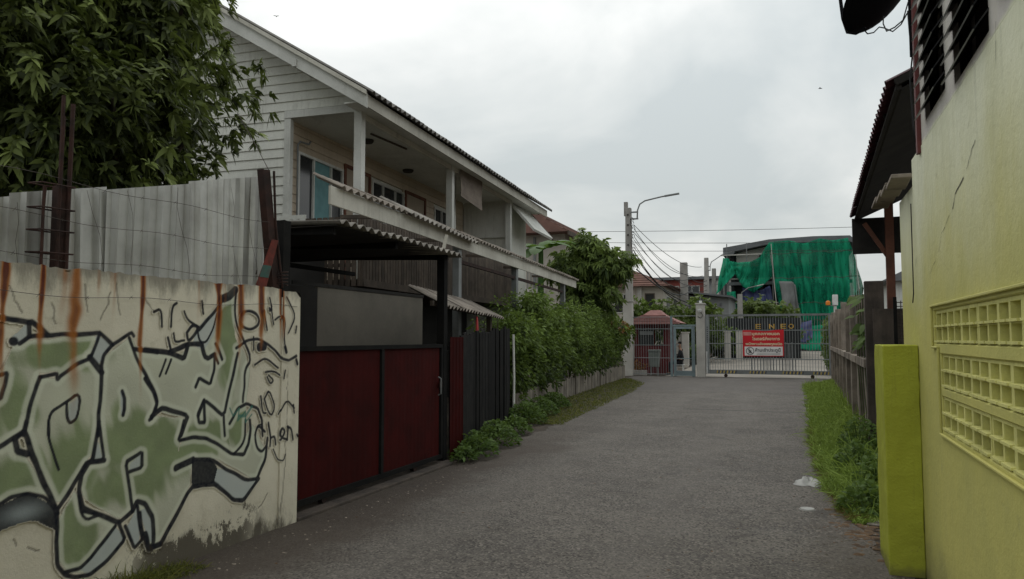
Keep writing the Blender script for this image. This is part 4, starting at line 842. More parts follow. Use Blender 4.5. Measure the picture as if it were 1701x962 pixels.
H(MB().bar((-0.45, 1.25, 5.39), (-0.30, 2.5, 5.39), 0.03, 0.03), 'ceiling_batten', mt['brownwood'])
m = MB(); n = 8
for k in range(n+1):
    zz = 4.72+0.80*k/n; m.v += [(0.10+0.01*math.sin(k), 4.55, zz+0.06), (0.10+0.01*math.cos(k), 6.0, zz-0.05)]
m.f = [(2*k, 2*k+1, 2*k+3, 2*k+2) for k in range(n)]; o = H(m, 'roller_blind', mt['blind']); s = o.modifiers.new('t', 'SOLIDIFY'); s.thickness = 0.008
# eaves and roof
H(MB().prism([(0.40, -0.55, 5.30), (0.40, -0.55, 5.50), (0.43, -0.55, 5.50), (0.43, -0.55, 5.30)], (0, 11.7, 0)), 'eave_fascia', mt['offwhite'])
H(MB().box(-0.018, 0.395, -0.50, 11.1, 5.395, 5.42), 'eave_soffit', mt['white'])
H(MB().bar((0.03, 0.08, 5.34), (0.03, 8.6, 5.34), 0.05, 0.10), 'post_beam', mt['offwhite'])
for sgn in (1, -1):
    def bx(x): return x if sgn > 0 else -8.2-x
    p = [(bx(0.45), -0.60, 5.26), (bx(0.45), -0.60, 5.50), (-4.1, -0.60, 8.28), (-4.1, -0.60, 8.02)]
    H(MB().prism(p, (0, 0.035, 0)), 'barge_board', mt['white'])
    H(MB().prism([(bx(0.45), -0.655, 5.47), (bx(0.45), -0.655, 5.545), (-4.1, -0.655, 8.35), (-4.1, -0.655, 8.275)], (0, 0.055, 0)), 'barge_cap', mt['offwhite'])
    H(MB().prism([(bx(0.40), -0.56, 5.42), (bx(0.40), -0.56, 5.445), (-4.1, -0.56, 8.19), (-4.1, -0.56, 8.165)], (0, 0.56, 0)), 'gable_soffit', mt['white'])
    L = 4.75*math.sqrt(1+SL*SL)
    for k in range(12):
        U = Vector((0, 1, 0)); Vv = Vector((-1, 0, SL)) if sgn > 0 else Vector((1, 0, SL))
        H(MB().corr((bx(0.56), -0.62+k*0.99, 5.50+0.006*(k % 2)), U, Vv, 1.05, L-0.12, 0.20, 0.030, 0.010, ph=k*0.9, per=6), 'roof_sheet', mt['fibro_dark'])
for x in (-0.9, -2.6): H(MB().box(x-0.04, x+0.04, -0.62, 0.05, roofz(x)-0.20, roofz(x)-0.08), 'purlin_end', mt['white'])
H(MB().bar((-4.1, -0.65, 8.40), (-4.1, 11.2, 8.40), 0.25, 0.06), 'ridge_cap', mt['fibro_dark'])
# far-end canopy with a white underside
m = MB(); m.prism([(-0.1, 8.85, 5.36), (0.62, 8.85, 4.55), (0.66, 8.85, 4.60), (-0.1, 8.85, 5.46)], (0, 2.1, 0)); H(m, 'end_canopy', mt['white'])
H(MB().prism([(-0.1, 10.95, 5.34), (0.64, 10.95, 4.52), (0.68, 10.95, 4.60), (-0.1, 10.95, 5.48)], (0, 0.05, 0)), 'canopy_edge', mt['brownwood'])
H(MB().box(-1.46, -0.1, 8.80, 10.6, 0, 5.42), 'end_room', mt['siding'])
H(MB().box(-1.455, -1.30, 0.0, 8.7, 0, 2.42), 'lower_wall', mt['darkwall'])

# ------------------------------------------------------------------ estate gate across the end of the lane
GY = 31.0
def bolt_post(name, label, x0, x1, h, cap=True):
    t = thing(name, label, 'post', ((x0+x1)/2, GY, 0)); bevel(MB().box(x0, x1, GY-0.17, GY+0.17, 0, h).build('shaft', mt['lightconc'], t), 0.015)
    if cap: bevel(MB().box(x0-0.03, x1+0.03, GY-0.2, GY+0.2, h+0.002, h+0.06).build('cap', mt['lightconc'], t), 0.01)
    return t
bolt_post('gate_post', 'white concrete gate post at the end of the hedge', -6.66, -6.28, 3.05)
gp = bolt_post('gate_post', 'white concrete gate post between pedestrian door and wide sliding gate', -3.70, -3.37, 2.90)
cc = thing('security_camera', 'small white security camera on the middle gate post', 'camera', (-3.53, GY-0.2, 2.75))
MB().tube([(-3.53, GY-0.17, 2.72), (-3.53, GY-0.28, 2.70)], 0.02, 8).build('bracket', mt['plastic'], cc); MB().lathe((-3.53, GY-0.30, 2.58), [(0.001, 0), (0.05, 0.01), (0.075, 0.06), (0.085, 0.10), (0.085, 0.13), (0.001, 0.135)], 14).build('dome', mt['plastic'], cc)
MB().tube([(-3.50, GY-0.18, 2.60), (-3.42, GY-0.19, 2.45), (-3.52, GY-0.18, 2.35), (-3.62, GY-0.18, 2.42)], 0.012, 6).build('lead', mt['cable'], cc)
an = thing('antenna', 'short thin antenna on top of the middle gate post', 'antenna', (-3.53, GY, 2.96)); MB().tube([(-3.53, GY, 2.96), (-3.53, GY, 3.30)], 0.014, 6).build('rod', mt['steel'], an); MB().box(-3.58, -3.48, GY-0.05, GY+0.05, 2.962, 3.06).build('box', mt['plastic'], an)
mf = thing('wire_mesh_fence', 'thin wire mesh fence panel in front of the guard booth', 'fence', (-5.5, GY, 0))
for k in range(16): x = -6.25+1.52*k/15; MB().tube([(x, GY, 0.05), (x, GY, 2.43)], 0.006, 5).build('wire', mt['gatesteel'], mf)
for zz in (0.10, 0.75, 1.27, 1.93, 2.42): MB().tube([(-6.27, GY-0.01, zz), (-4.72, GY-0.01, zz)], 0.012, 6).build('rail', mt['gatesteel'], mf)
MB().box(-4.75, -4.66, GY-0.04, GY+0.04, 0, 2.46).build('post', mt['bluegrey'], mf); MB().tube([(-4.66, GY, 2.45), (-3.71, GY, 2.45)], 0.016, 6).build('top_rail', mt['gatesteel'], mf)
pd = thing('pedestrian_door', 'blue-grey steel pedestrian door frame beside the middle gate post', 'door', (-4.2, GY, 0))
for a, b, c, d_ in ((-4.62, -4.52, 0.02, 2.03), (-3.90, -3.77, 0.02, 2.03)): MB().box(a, b, GY-0.05, GY+0.05, c, d_).build('jamb', mt['bluegrey'], pd)
MB().box(-4.52, -3.90, GY-0.05, GY+0.05, 1.93, 2.03).build('head', mt['bluegrey'], pd); MB().box(-4.52, -3.90, GY-0.04, GY+0.04, 0.04, 0.24).build('kick_plate', mt['bluegrey'], pd)
MB().box(-4.50, -3.92, GY-0.015, GY+0.015, 0.72, 0.75).build('rail', mt['bluegrey'], pd); MB().box(-4.52, -4.40, GY-0.06, GY-0.03, 1.26, 1.32).build('handle', mt['steel'], pd)
MB().box(-4.68, -4.55, GY-0.02, GY+0.02, 2.035, 2.10).build('lintel_plate', mt['bluegrey'], pd)
MB().box(-4.64, -3.72, GY-0.03, GY+0.03, 2.05, 2.10).build('top_bar', mt['bluegrey'], pd)
eg = thing('estate_gate', 'wide pale grey barred sliding gate closing the end of the lane', 'gate', (-1.0, GY+0.12, 0)); gy = GY+0.12
def bar(x, z0, z1, r=0.0095, nm_='bar', mat='gatesteel'): return MB().tube([(x, gy, z0), (x, gy, z1)], r, 6).build(nm_, mt[mat], eg)
for k in range(45): bar(-3.20+4.42*k/44, 0.30, 2.42)
MB().box(-3.30, 1.27, gy-0.03, gy+0.03, 2.42, 2.50).build('top_rail', mt['steel'], eg)
for zz in (1.86, 1.34, 0.74): MB().box(-3.26, 1.24, gy-0.035, gy-0.012, zz-0.015, zz+0.02).build('rail', mt['gatesteel'], eg)
MB().box(-3.30, 1.27, gy-0.04, gy+0.04, 0.14, 0.30).build('bottom_rail', mt['steel'], eg)
MB().box(-3.36, -3.23, gy-0.05, gy+0.05, 0.14, 2.50).build('stile', mt['gatesteel'], eg); MB().box(1.20, 1.29, gy-0.05, gy+0.05, 0.14, 2.50).build('stile', mt['steel'], eg)
for k in range(8): MB().box(-3.31, -3.27, gy-0.055, gy-0.052, 1.38+k*0.085, 1.42+k*0.085).build('slot', mt['ink'], eg)
for k in range(15):
    x = -1.62+1.62*k/14; bar(x, 0.31, 0.86 if x < -0.38 else 1.36+(0.04 if k % 2 else 0), 0.020, 'thick_bar', 'steel')
for (x0, n_) in ((-2.95, 12), (-1.70, 10), (-0.48, 12), (0.62, 9)):
    for k in range(n_): MB().add([(x0+k*0.065, gy-0.043, 0.165), (x0+k*0.065+0.032, gy-0.043, 0.165), (x0+k*0.065+0.052, gy-0.043, 0.275), (x0+k*0.065+0.02, gy-0.043, 0.275)], [(0, 1, 2, 3)]).build('hazard_mark', mt['yellow'] if k % 2 == 0 else mt['ink'], eg)
for x in (-2.6, 0.6): MB().tube([(x, gy-0.03, 0.075), (x, gy+0.03, 0.075)], 0.07, 14).build('wheel', mt['rust'], eg)
MB().box(-3.3, 1.3, gy-0.05, gy+0.05, 0.006, 0.012).build('track', mt['rust'], eg)
MB().tube([(-3.325, gy-0.075, 0.16), (-3.325, gy-0.075, 1.02)], 0.028, 8).build('guide_tube', mt['plastic'], eg)
# sign on the gate
FONT = None
def text_mesh(s, size, name, mat, parent, x, y, z, width=None, depth=0.002, bold=0.0):
    cu = bpy.data.curves.new('t', 'FONT'); cu.body = s; cu.size = size; cu.extrude = depth; cu.offset = bold; cu.resolution_u = 2
    tmp = bpy.data.objects.new('t', cu); COL.objects.link(tmp); bpy.context.view_layer.update()
    me = bpy.data.meshes.new_from_object(tmp.evaluated_get(bpy.context.evaluated_depsgraph_get())); bpy.data.objects.remove(tmp)
    n = len(me.vertices); co = np.zeros(n*3, np.float32); me.vertices.foreach_get('co', co); co = co.reshape(-1, 3)
    if n == 0: return None
    w = co[:, 0].max()-co[:, 0].min(); f = (width/w) if width else 1.0; x0 = co[:, 0].min()
    inv = matrix_of(parent).inverted(); out = np.array([inv @ Vector((x+(p[0]-x0)*f, y-p[2], z+p[1])) for p in co], np.float32)
    me.vertices.foreach_set('co', out.ravel()); me.materials.clear(); me.update(); return link(name, me, mat, parent)
sg = thing('notice_board', 'red and white Thai no-entry notice fixed to the barred gate', 'sign', (-1.16, gy-0.06, 0.85)); sy = gy-0.07
m = MB(); n = 12
pts = [(-1.93+1.53*k/n, sy, 1.865-0.05*math.exp(-((k-6.6)/2.2)**2)+0.02*(k/n)) for k in range(n+1)]
m.prism([(-1.93, sy, 0.845), (-0.41, sy, 0.85)]+pts[::-1], (0, 0.02, 0)); m.build('board', mt['red'], sg)
MB().box(-1.865, -0.45, sy-0.006, sy-0.001, 0.875, 1.225).build('white_panel', mt['signwhite'], sg)
MB().box(-1.905, -1.60, sy-0.004, sy-0.001, 1.66, 1.80).build('sticker', mt['pinksticker'], sg)
text_mesh('บุคคลภายนอก', 0.155, 'lettering', mt['letter'], sg, -1.58, sy-0.005, 1.675, 1.02, bold=0.004)
text_mesh('ไรเดอร์ส่งอาหาร', 0.155, 'lettering', mt['letter'], sg, -1.58, sy-0.005, 1.475, 1.03, bold=0.004)
text_mesh('พนักงานส่งของทุกชนิด', 0.13, 'lettering', mt['letter'], sg, -1.83, sy-0.005, 1.285, 1.36, bold=0.004)
text_mesh('ห้ามเข้าประตูนี้', 0.165, 'lettering', mt['ink'], sg, -1.47, sy-0.010, 1.03, 0.94, bold=0.003)
for zz in (0.915, 0.965): MB().box(-1.42, -0.55, sy-0.009, sy-0.0065, zz, zz+0.012).build('small_print', mt['steel'], sg)
ic = MB(); c0 = Vector((-1.66, sy-0.009, 1.05))
for k in range(24):
    a, b = 2*math.pi*k/24, 2*math.pi*(k+1)/24
    ic.add([c0+Vector((math.cos(a)*0.155, 0, math.sin(a)*0.155)), c0+Vector((math.cos(b)*0.155, 0, math.sin(b)*0.155)), c0+Vector((math.cos(b)*0.132, 0, math.sin(b)*0.132)), c0+Vector((math.cos(a)*0.132, 0, math.sin(a)*0.132))], [(0, 1, 2, 3)])
ic.build('prohibition_ring', mt['ink'], sg)
wk = MB(); y_ = sy-0.011
for a, b, w in (((-.03, .03), (.0, -.02), .05), ((0, -.02), (.045, -.10), .03), ((0, -.02), (-.06, -.10), .03), ((-.03, .03), (.05, .0), .022), ((-.03, .03), (-.07, -.01), .022), ((-.10, .10), (.10, -.10), .018)):
    wk.bar(c0+Vector((a[0], -0.003, a[1])), c0+Vector((b[0], -0.003, b[1])), w, 0.002, (0, 1, 0))
wk.lathe((0, 0, 0), [(0.001, 0)], 3); wk.build('walking_figure', mt['ink'], sg)
MB().add([c0+Vector((-0.035+0.024*math.cos(2*math.pi*k/12), -0.004, 0.083+0.024*math.sin(2*math.pi*k/12))) for k in range(12)], [tuple(range(12))]).build('figure_head', mt['ink'], sg)

# guard booth
gbh = thing('guard_booth', 'maroon guard booth with dark windows and pink-red hip roof', 'booth', (-5.85, 33.9, gz(33.9)))
MB().holed((-6.62, 33.0, 0.0), (1, 0, 0), (0, 0, 1), 1.50, 2.22, [(0.16, 1.30, 1.22, 2.02)], 0.08).build('front_wall', mt['maroon2'], gbh)
MB().box(-6.62, -6.54, 33.08, 34.6, 0, 2.22).build('side_wall', mt['maroon2'], gbh); MB().box(-5.20, -5.12, 33.08, 34.6, 0, 2.22).build('side_wall', mt['maroon2'], gbh)
MB().holed((-5.12, 34.6, 0.0), (-1, 0, 0), (0, 0, 1), 1.50, 2.22, [(0.25, 1.25, 1.22, 2.0)], 0.08).build('rear_wall', mt['maroon'], gbh)
w = MB().holed((-6.46, 32.985, 1.22), (1, 0, 0), (0, 0, 1), 1.14, 0.80, [(0.04, 0.70, 0.04, 0.76), (0.74, 1.10, 0.04, 0.76)], 0.03).build('window', mt['maroon'], gbh)
MB().box(-6.42, -5.76, 33.02, 33.025, 1.26, 1.98).build('pane', mt['glass'], w)
MB().box(-6.38, -5.80, 32.975, 32.985, 1.70, 1.86).build('notice', mt['steel'], gbh)
rf = MB(); r0, r1, r2 = (-6.95, -4.62, 32.62, 35.0, 2.22), (-6.25, -5.4, 33.3, 34.4, 2.60), (-6.0, -5.6, 33.6, 34.1, 2.80)
for ra, rb in ((r0, r1), (r1, r2)):
    a = [(ra[0], ra[2], ra[4]), (ra[1], ra[2], ra[4]), (ra[1], ra[3], ra[4]), (ra[0], ra[3], ra[4])]; b = [(rb[0], rb[2], rb[4]), (rb[1], rb[2], rb[4]), (rb[1], rb[3], rb[4]), (rb[0], rb[3], rb[4])]
    rf.add(a+b, [(0, 1, 5, 4), (1, 2, 6, 5), (2, 3, 7, 6), (3, 0, 4, 7), (4, 5, 6, 7), (3, 2, 1, 0)])
rfo = rf.build('roof', mt['boothtile'], gbh)
for k in range(1, 6):
    t = k/6; x0, x1 = -6.95+(0.70)*t, -4.62-0.78*t; MB().bar((x0, 32.62+0.68*t-0.02, 2.225+0.38*t+0.012), (x1, 32.62+0.68*t-0.02, 2.225+0.38*t+0.012), 0.05, 0.03).build('tile_course', mt['boothtile'], rfo)
MB().box(-6.98, -4.59, 32.59, 32.62, 2.16, 2.25).build('fascia', mt['boothtile'], gbh)
wb = thing('wheeled_bin', 'grey-green plastic waste bin on stand by the mesh fence', 'bin', (-5.48, 31.5, 0))
bevel(MB().add([(-5.66, 31.3, 0.36), (-5.30, 31.3, 0.36), (-5.30, 31.6, 0.36), (-5.66, 31.6, 0.36), (-5.70, 31.27, 0.98), (-5.26, 31.27, 0.98), (-5.26, 31.63, 0.98), (-5.70, 31.63, 0.98)], [(0,3,2,1),(0,1,5,4),(1,2,6,5),(2,3,7,6),(3,0,4,7),(4,5,6,7)]).build('body', mt['binplastic'], wb), 0.02)
bevel(MB().box(-5.72, -5.24, 31.25, 31.65, 0.985, 1.08).build('lid', mt['binplastic'], wb), 0.02)
for x in (-5.62, -5.34):
    for yy in (31.33, 31.57): MB().tube([(x, yy, 0), (x, yy, 0.37)], 0.018, 6).build('leg', mt['steel'], wb)
pl = thing('planter', 'white trough planter with red flowers beside left gate post', 'planter', (-6.1, 31.5, 0)); bevel(MB().box(-6.42, -5.82, 31.35, 31.65, 0, 0.22).build('trough', mt['lightconc'], pl), 0.02)
P = np.array([-6.12, 31.5, 0.22])+RNG.normal(size=(130, 3))*np.array([0.14, 0.07, 0.06]); P[:, 2] = 0.22+abs(P[:, 2]-0.22)*3.5
pll = link('foliage', leaves('l', P, rdir(130), rdir(130), 0.12, 0.05, 0.2, RNG.random(130), (-6.1, 31.5, 0)), mt['orangeleaf'], pl)

# seated guard on a stool
st_ = thing('plastic_stool', 'white plastic stool under the seated guard', 'stool', (-4.60, 32.6, 0))
bevel(MB().box(-4.79, -4.43, 32.43, 32.77, 0.40, 0.44).build('seat', mt['plastic'], st_), 0.015)
for x in (-4.77, -4.45):
    for yy in (32.45, 32.75): MB().bar((x, yy, 0), (x*0.5-4.61*0.5+(x+4.61)*0.35, yy, 0.40), 0.05, 0.03).build('leg', mt['plastic'], st_)
def skin(name, V, E, rad, mat, parent, root=0, sub=1):
    me = bpy.data.meshes.new(name); inv = matrix_of(parent).inverted(); me.from_pydata([tuple(inv @ Vector(v)) for v in V], E, [])
    o = link(name, me, mat, parent); o.modifiers.new('skin', 'SKIN'); 
    if not me.skin_vertices: 
        bpy.context.view_layer.objects.active = o
    for i, sv in enumerate(me.skin_vertices[0].data): sv.radius = (rad[i], rad[i]) if not isinstance(rad[i], tuple) else rad[i]; sv.use_root = (i == root)
    s = o.modifiers.new('sub', 'SUBSURF'); s.levels = sub; s.render_levels = sub; return o
pe = thing('person', 'person in dark clothes sitting on a stool by the guard booth', 'person', (-4.60, 32.6, 0))
px_, py_ = -4.58, 32.6
J = [(px_, py_, 0.53), (px_+0.03, py_, 0.72), (px_+0.03, py_, 0.98), (px_, py_, 1.10), (px_-0.02, py_, 1.17), (px_-0.05, py_, 1.27), (px_-0.06, py_, 1.37),
     (px_+0.02, py_-0.19, 1.04), (px_-0.02, py_-0.25, 0.80), (px_-0.24, py_-0.19, 0.70), (px_-0.33, py_-0.16, 0.69),
     (px_+0.02, py_+0.19, 1.04), (px_-0.02, py_+0.25, 0.80), (px_-0.24, py_+0.19, 0.70), (px_-0.33, py_+0.16, 0.69),
     (px_-0.03, py_-0.10, 0.51), (px_-0.43, py_-0.14, 0.52), (px_-0.42, py_-0.14, 0.09), (px_-0.56, py_-0.14, 0.05),
     (px_-0.03, py_+0.10, 0.51), (px_-0.43, py_+0.14, 0.52), (px_-0.38, py_+0.14, 0.09), (px_-0.52, py_+0.14, 0.05)]
E_ = [(0,1),(1,2),(2,3),(3,4),(4,5),(5,6),(2,7),(7,8),(8,9),(9,10),(2,11),(11,12),(12,13),(13,14),(0,15),(15,16),(16,17),(17,18),(0,19),(19,20),(20,21),(21,22)]
RD = [0.13, 0.125, 0.15, 0.06, 0.055, 0.095, 0.075, 0.055, 0.042, 0.034, 0.035, 0.055, 0.042, 0.034, 0.035, 0.08, 0.062, 0.042, 0.04, 0.08, 0.062, 0.042, 0.04]
skin('body', J, E_, RD, mt['skin'], pe)
skin('shirt', [J[i] for i in (0, 1, 2, 7, 8, 9, 11, 12, 13)], [(0,1),(1,2),(2,3),(3,4),(4,5),(2,6),(6,7),(7,8)], [0.15, 0.15, 0.165, 0.068, 0.055, 0.045, 0.068, 0.055, 0.045], mt['darkcloth'], pe)
skin('trousers', [J[i] for i in (0, 15, 16, 17, 19, 20, 21)], [(0,1),(1,2),(2,3),(0,4),(4,5),(5,6)], [0.145, 0.095, 0.075, 0.056, 0.095, 0.075, 0.056], mt['darkcloth'], pe)
skin('hair', [(px_-0.02, py_, 1.30), (px_-0.02, py_, 1.36), (px_-0.04, py_, 1.42)], [(0,1),(1,2)], [0.088, 0.098, 0.07], mt['hair'], pe)
for s in (-0.14, 0.14): bevel(MB().box(px_-0.60, px_-0.36+(0.0 if s < 0 else 0.03), py_+s-0.045, py_+s+0.045, 0.0, 0.085).build('shoe', mt['hair'], pe), 0.02)
hf = [(px_-0.15, py_, 1.31, 0.016), (px_-0.14, py_-0.035, 1.335, 0.010), (px_-0.14, py_+0.035, 1.335, 0.010)]
for x, yy, zz, r in hf: MB().lathe((x, yy, zz-r), [(0.0005, 0), (r*0.8, r*0.4), (r, r), (r*0.8, r*1.6), (0.0005, r*2)], 8).build('nose' if r > 0.012 else 'eye', mt['skin'] if r > 0.012 else mt['hair'], pe)

# ------------------------------------------------------------------ poles and cables
def pole(name, label, x, yy, h, w=0.30, arm=None, tp=0.72):
    t = thing(name, label, 'utility pole', (x, yy, gz(yy))); b = w/2; c = b*tp; z0 = gz(yy)
    bevel(MB().add([(x-b, yy-b, z0), (x+b, yy-b, z0), (x+b, yy+b, z0), (x-b, yy+b, z0), (x-c, yy-c, h), (x+c, yy-c, h), (x+c, yy+c, h), (x-c, yy+c, h)], [(0,3,2,1),(4,5,6,7),(0,1,5,4),(1,2,6,5),(2,3,7,6),(3,0,4,7)]).build('shaft', mt['poleconc'], t), 0.02)
    if arm:
        x0, zz, dx, dz = arm
        MB().tube([(x0, yy-c, zz-0.45), (x0+0.02, yy-c, zz-0.05), (x0+0.12, yy-c, zz+0.22), (x0+0.35, yy-c, zz+0.36), (x0+dx*0.6, yy-c, zz+dz*0.85), (x0+dx, yy-c, zz+dz)], 0.032, 8).build('lamp_arm', mt['steel'], t, smooth=True)
        MB().bar((x0+dx*0.68, yy-c, zz+dz*0.88), (x0+dx+0.05, yy-c, zz+dz), 0.14, 0.06).build('lamp_head', mt['steel'], t)
        for q in (zz-0.12, zz-0.42): MB().bar((x+c*0.9, yy-c, q), (x0+0.05, yy-c, q), 0.06, 0.06).build('bracket', mt['steel'], t)
    return t
p1 = pole('utility_pole', 'nearest concrete utility pole with long street lamp arm behind mango tree', -6.83, 33.0, 7.35, 0.34, (-6.42, 7.25, 1.80, 0.58))
MB().box(-7.02, -6.86, 32.92, 33.08, 7.0, 7.62).build('cap_block', mt['poleconc'], p1)
for k in range(7): MB().box(-6.86, -6.80, 32.83-0.005, 32.88, 4.3+k*0.45, 4.36+k*0.45).build('step_hole', mt['clay'], p1)
cs = thing('cable_cluster', 'tangle of cable coils and connectors hanging on the nearest utility pole', 'cables', (-6.6, 32.85, 6.0))
for k in range(16):
    zz = 6.75-k*0.14; x = -6.60+random.uniform(-0.04, 0.08); r = random.uniform(0.06, 0.14)
    MB().tube([(x+r*0.6*math.cos(t*0.7), 32.80-0.01*t, zz+r*math.sin(t*0.7)) for t in range(8)], 0.013, 5).build('coil', mt['cable'], cs)
p2 = pole('utility_pole', 'bare grey concrete pole in front of the brick-red building', -6.72, 50.0, 6.5, 0.5, None, 0.9)
p3 = pole('utility_pole', 'far concrete utility pole with lamp arm left of the green netting', -6.12, 58.0, 7.6, 0.42, (-5.85, 7.05, 1.7, 0.95))
p4 = pole('utility_pole', 'second far utility pole with lower lamp arm close to the netting', -6.35, 66.0, 7.5, 0.45, (-5.85, 6.55, 1.9, 0.75))
lp = thing('lamp_post', 'slim lamp post in front of the dark netted building front', 'lamp post', (-3.10, 48.0, gz(48)))
MB().tube([(-3.10, 48, gz(48)), (-3.10, 48, 4.25)], [0.19, 0.15], 10).build('shaft', mt['poleconc'], lp); MB().tube([(-3.02, 48, 3.9), (-2.98, 48, 4.35), (-2.6, 48, 4.62), (-1.75, 48, 4.80)], 0.03, 6).build('lamp_arm', mt['steel'], lp, smooth=True); MB().bar((-2.1, 48, 4.73), (-1.7, 48, 4.82), 0.12, 0.05).build('lamp_head', mt['plastic'], lp)
def cable(a, b, sag, r, label, n=14):
    a, b = Vector(a), Vector(b); return tag(MB().tube([a+(b-a)*(k/n)-Vector((0, 0, sag*4*(k/n)*(1-k/n))) for k in range(n+1)], r, 4).build('cable', mt['cable']), label, 'cable', 'overhead cables')
for k in range(9):
    cable((-6.55, 32.8, 6.55-0.17*k), (-6.45+0.05*k, 49.8 if k % 2 else 57.8, 5.9-0.16*k if k % 2 else 6.9-0.33*k), 0.55+0.07*k, 0.016 if k < 7 else 0.03, ('topmost', 'second highest', 'third highest', 'fourth highest', 'middle', 'fourth lowest', 'third lowest', 'second lowest', 'lowest')[k]+' of the cables fanning from nearest utility pole to far poles')
for k in range(4): cable((-6.6, 50, 5.8-0.3*k), (-6.1, 58, 5.9-0.35*k), 0.35, 0.02, ('top', 'second', 'third', 'bottom')[k]+' cable strung between the bare pole and far lamp pole')
for k, (zl, zr, lab) in enumerate(((9.6, 9.3, 'topmost thin wire crossing the sky behind the pole'), (8.9, 8.15, 'middle thin wire crossing the sky behind the pole'), (8.3, 7.6, 'lowest thin wire crossing the sky behind the pole'))):
    cable((-22, 52, zl), (14, 58, zr), 0.25, 0.016, lab, 24)
cable((-6.0, 58, 4.0), (4.6, 61.8, 3.3), 0.3, 0.025, 'cable running from far lamp pole to netted building'); cable((-6.5, 33, 4.6), (-5.0, 60, 4.4), 0.9, 0.035, 'lowest heavy cable from nearest utility pole over estate houses')

# ------------------------------------------------------------------ houses of the estate
def gable_y(t, x0, x1, y0, y1, ze, zr, ov, mat, name='roof', hip=0.0):
    xm = (x0+x1)/2; m = MB(); a, b, c, d_ = x0-ov, x1+ov, y0-ov, y1+ov
    m.add([(a, c, ze), (b, c, ze), (b, d_, ze), (a, d_, ze), (xm, c+hip, zr), (xm, d_-hip, zr)], [(0, 1, 4), (1, 2, 5, 4), (2, 3, 5), (3, 0, 4, 5), (3, 2, 1, 0)]); o = m.build(name, mat, t)
    n = int((b-xm)/0.38)
    for k in range(n):
        f = (k+0.5)/n; zz = ze+(zr-ze)*f+0.012
        MB().bar((b-(b-xm)*f, c+hip*f, zz), (b-(b-xm)*f, d_-hip*f, zz), 0.10, 0.045).build('tile_course', mat, o)
        if hip > 0: MB().bar((a+(xm-a)*f, c+hip*f, zz), (b-(b-xm)*f, c+hip*f, zz), 0.10, 0.045).build('tile_course', mat, o)
    return o
def win(t, x0, x1, y, z0, z1, fr='white', n=2):
    w = MB().holed((x0, y-0.05, z0), (1, 0, 0), (0, 0, 1), x1-x0, z1-z0, [(0.06+(x1-x0-0.06)/n*k, (x1-x0-0.06)/n*(k+1), 0.06, z1-z0-0.06) for k in range(n)], 0.05).build('window', mt[fr], t)
    MB().box(x0+0.03, x1-0.03, y-0.012, y-0.006, z0+0.03, z1-0.03).build('pane', mt['glass'], w); return w
def winx(t, x, y0, y1, z0, z1, fr='white'):
    w = MB().holed((x+0.05, y0, z0), (0, 1, 0), (0, 0, 1), y1-y0, z1-z0, [(0.06, (y1-y0)/2-0.03, 0.06, z1-z0-0.06), ((y1-y0)/2+0.03, y1-y0-0.06, 0.06, z1-z0-0.06)], 0.05).build('window', mt[fr], t)
    MB().box(x+0.006, x+0.012, y0+0.03, y1-0.03, z0+0.03, z1-0.03).build('pane', mt['glass'], w); return w
h1 = thing('neighbour_house', 'beige two-storey house with red tiled roof behind the timber house', 'house', (-12.5, 35.5, 0))
MB().box(-16, -9.5, 32.0, 40.0, 0, 6.25).build('walls', mt['beige'], h1); gable_y(h1, -13.2, -9.6, 31.7, 40, 6.2, 7.55, 0.5, mt['redtile'])
MB().prism([(-13.2, 31.98, 6.25), (-9.6, 31.98, 6.25), (-11.4, 31.98, 7.45)], (0, 0.3, 0)).build('gable', mt['beige'], h1)
MB().box(-9.12, -9.06, 31.15, 40.5, 6.02, 6.22).build('fascia', mt['brownwood'], h1)
win(h1, -13.0, -11.25, 32.0, 5.0, 5.75); win(h1, -13.0, -11.35, 32.0, 2.2, 3.1, 'brownwood')
MB().box(-13.2, -10.4, 31.2, 31.98, 3.55, 3.72).build('balcony_slab', mt['lightconc'], h1)
for k in range(18): MB().box(-13.1+0.15*k, -13.07+0.15*k, 31.24, 31.27, 3.72, 4.55).build('baluster', mt['steel'], h1)
MB().box(-13.15, -10.4, 31.23, 31.28, 4.55, 4.60).build('handrail', mt['steel'], h1); MB().tube([(-10.9, 31.94, 0), (-10.9, 31.94, 6.1)], 0.06, 8).build('downpipe', mt['steel'], h1)
h2 = thing('estate_house', 'beige estate house with low red hip roof left of the bare pole', 'house', (-9.5, 49, gz(49)))
MB().box(-12.5, -7.45, 46, 54, 0.3, 4.75).build('walls', mt['beige'], h2); gable_y(h2, -12.5, -7.45, 46, 54, 4.72, 6.0, 0.55, mt['redtile'], hip=2.2)
win(h2, -8.55, -7.95, 46, 3.1, 4.3, 'brownwood', 1); win(h2, -10.5, -9.3, 46, 3.1, 4.3); winx(h2, -7.45, 47, 48.4, 3.1, 4.2); winx(h2, -7.45, 50, 51.4, 3.1, 4.2)
MB().box(-9.0, -8.72, 45.8, 45.98, 0.3, 4.7).build('pilaster', mt['lightconc'], h2)
h3 = thing('estate_house', 'pale grey estate house with flat canopy left of the netted building', 'house', (-6.3, 56, gz(56)))
MB().box(-8.6, -4.2, 53.5, 60, 0.3, 4.45).build('walls', mt['greyrender'], h3); MB().prism([(-9.0, 52.9, 4.95), (-3.9, 52.9, 4.30), (-3.9, 52.9, 4.42), (-9.0, 52.9, 5.07)], (0, 7.4, 0)).build('roof', mt['roofgrey'], h3)
MB().box(-9.0, -8.6, 53.0, 60, 0.3, 4.9).build('side_wall', mt['lightconc'], h3)
for k in range(6): MB().box(-8.5+0.75*k, -8.42+0.75*k, 52.95, 53.5, 4.25-0.09*k, 4.40-0.09*k).build('rafter', mt['roofgrey'], h3)
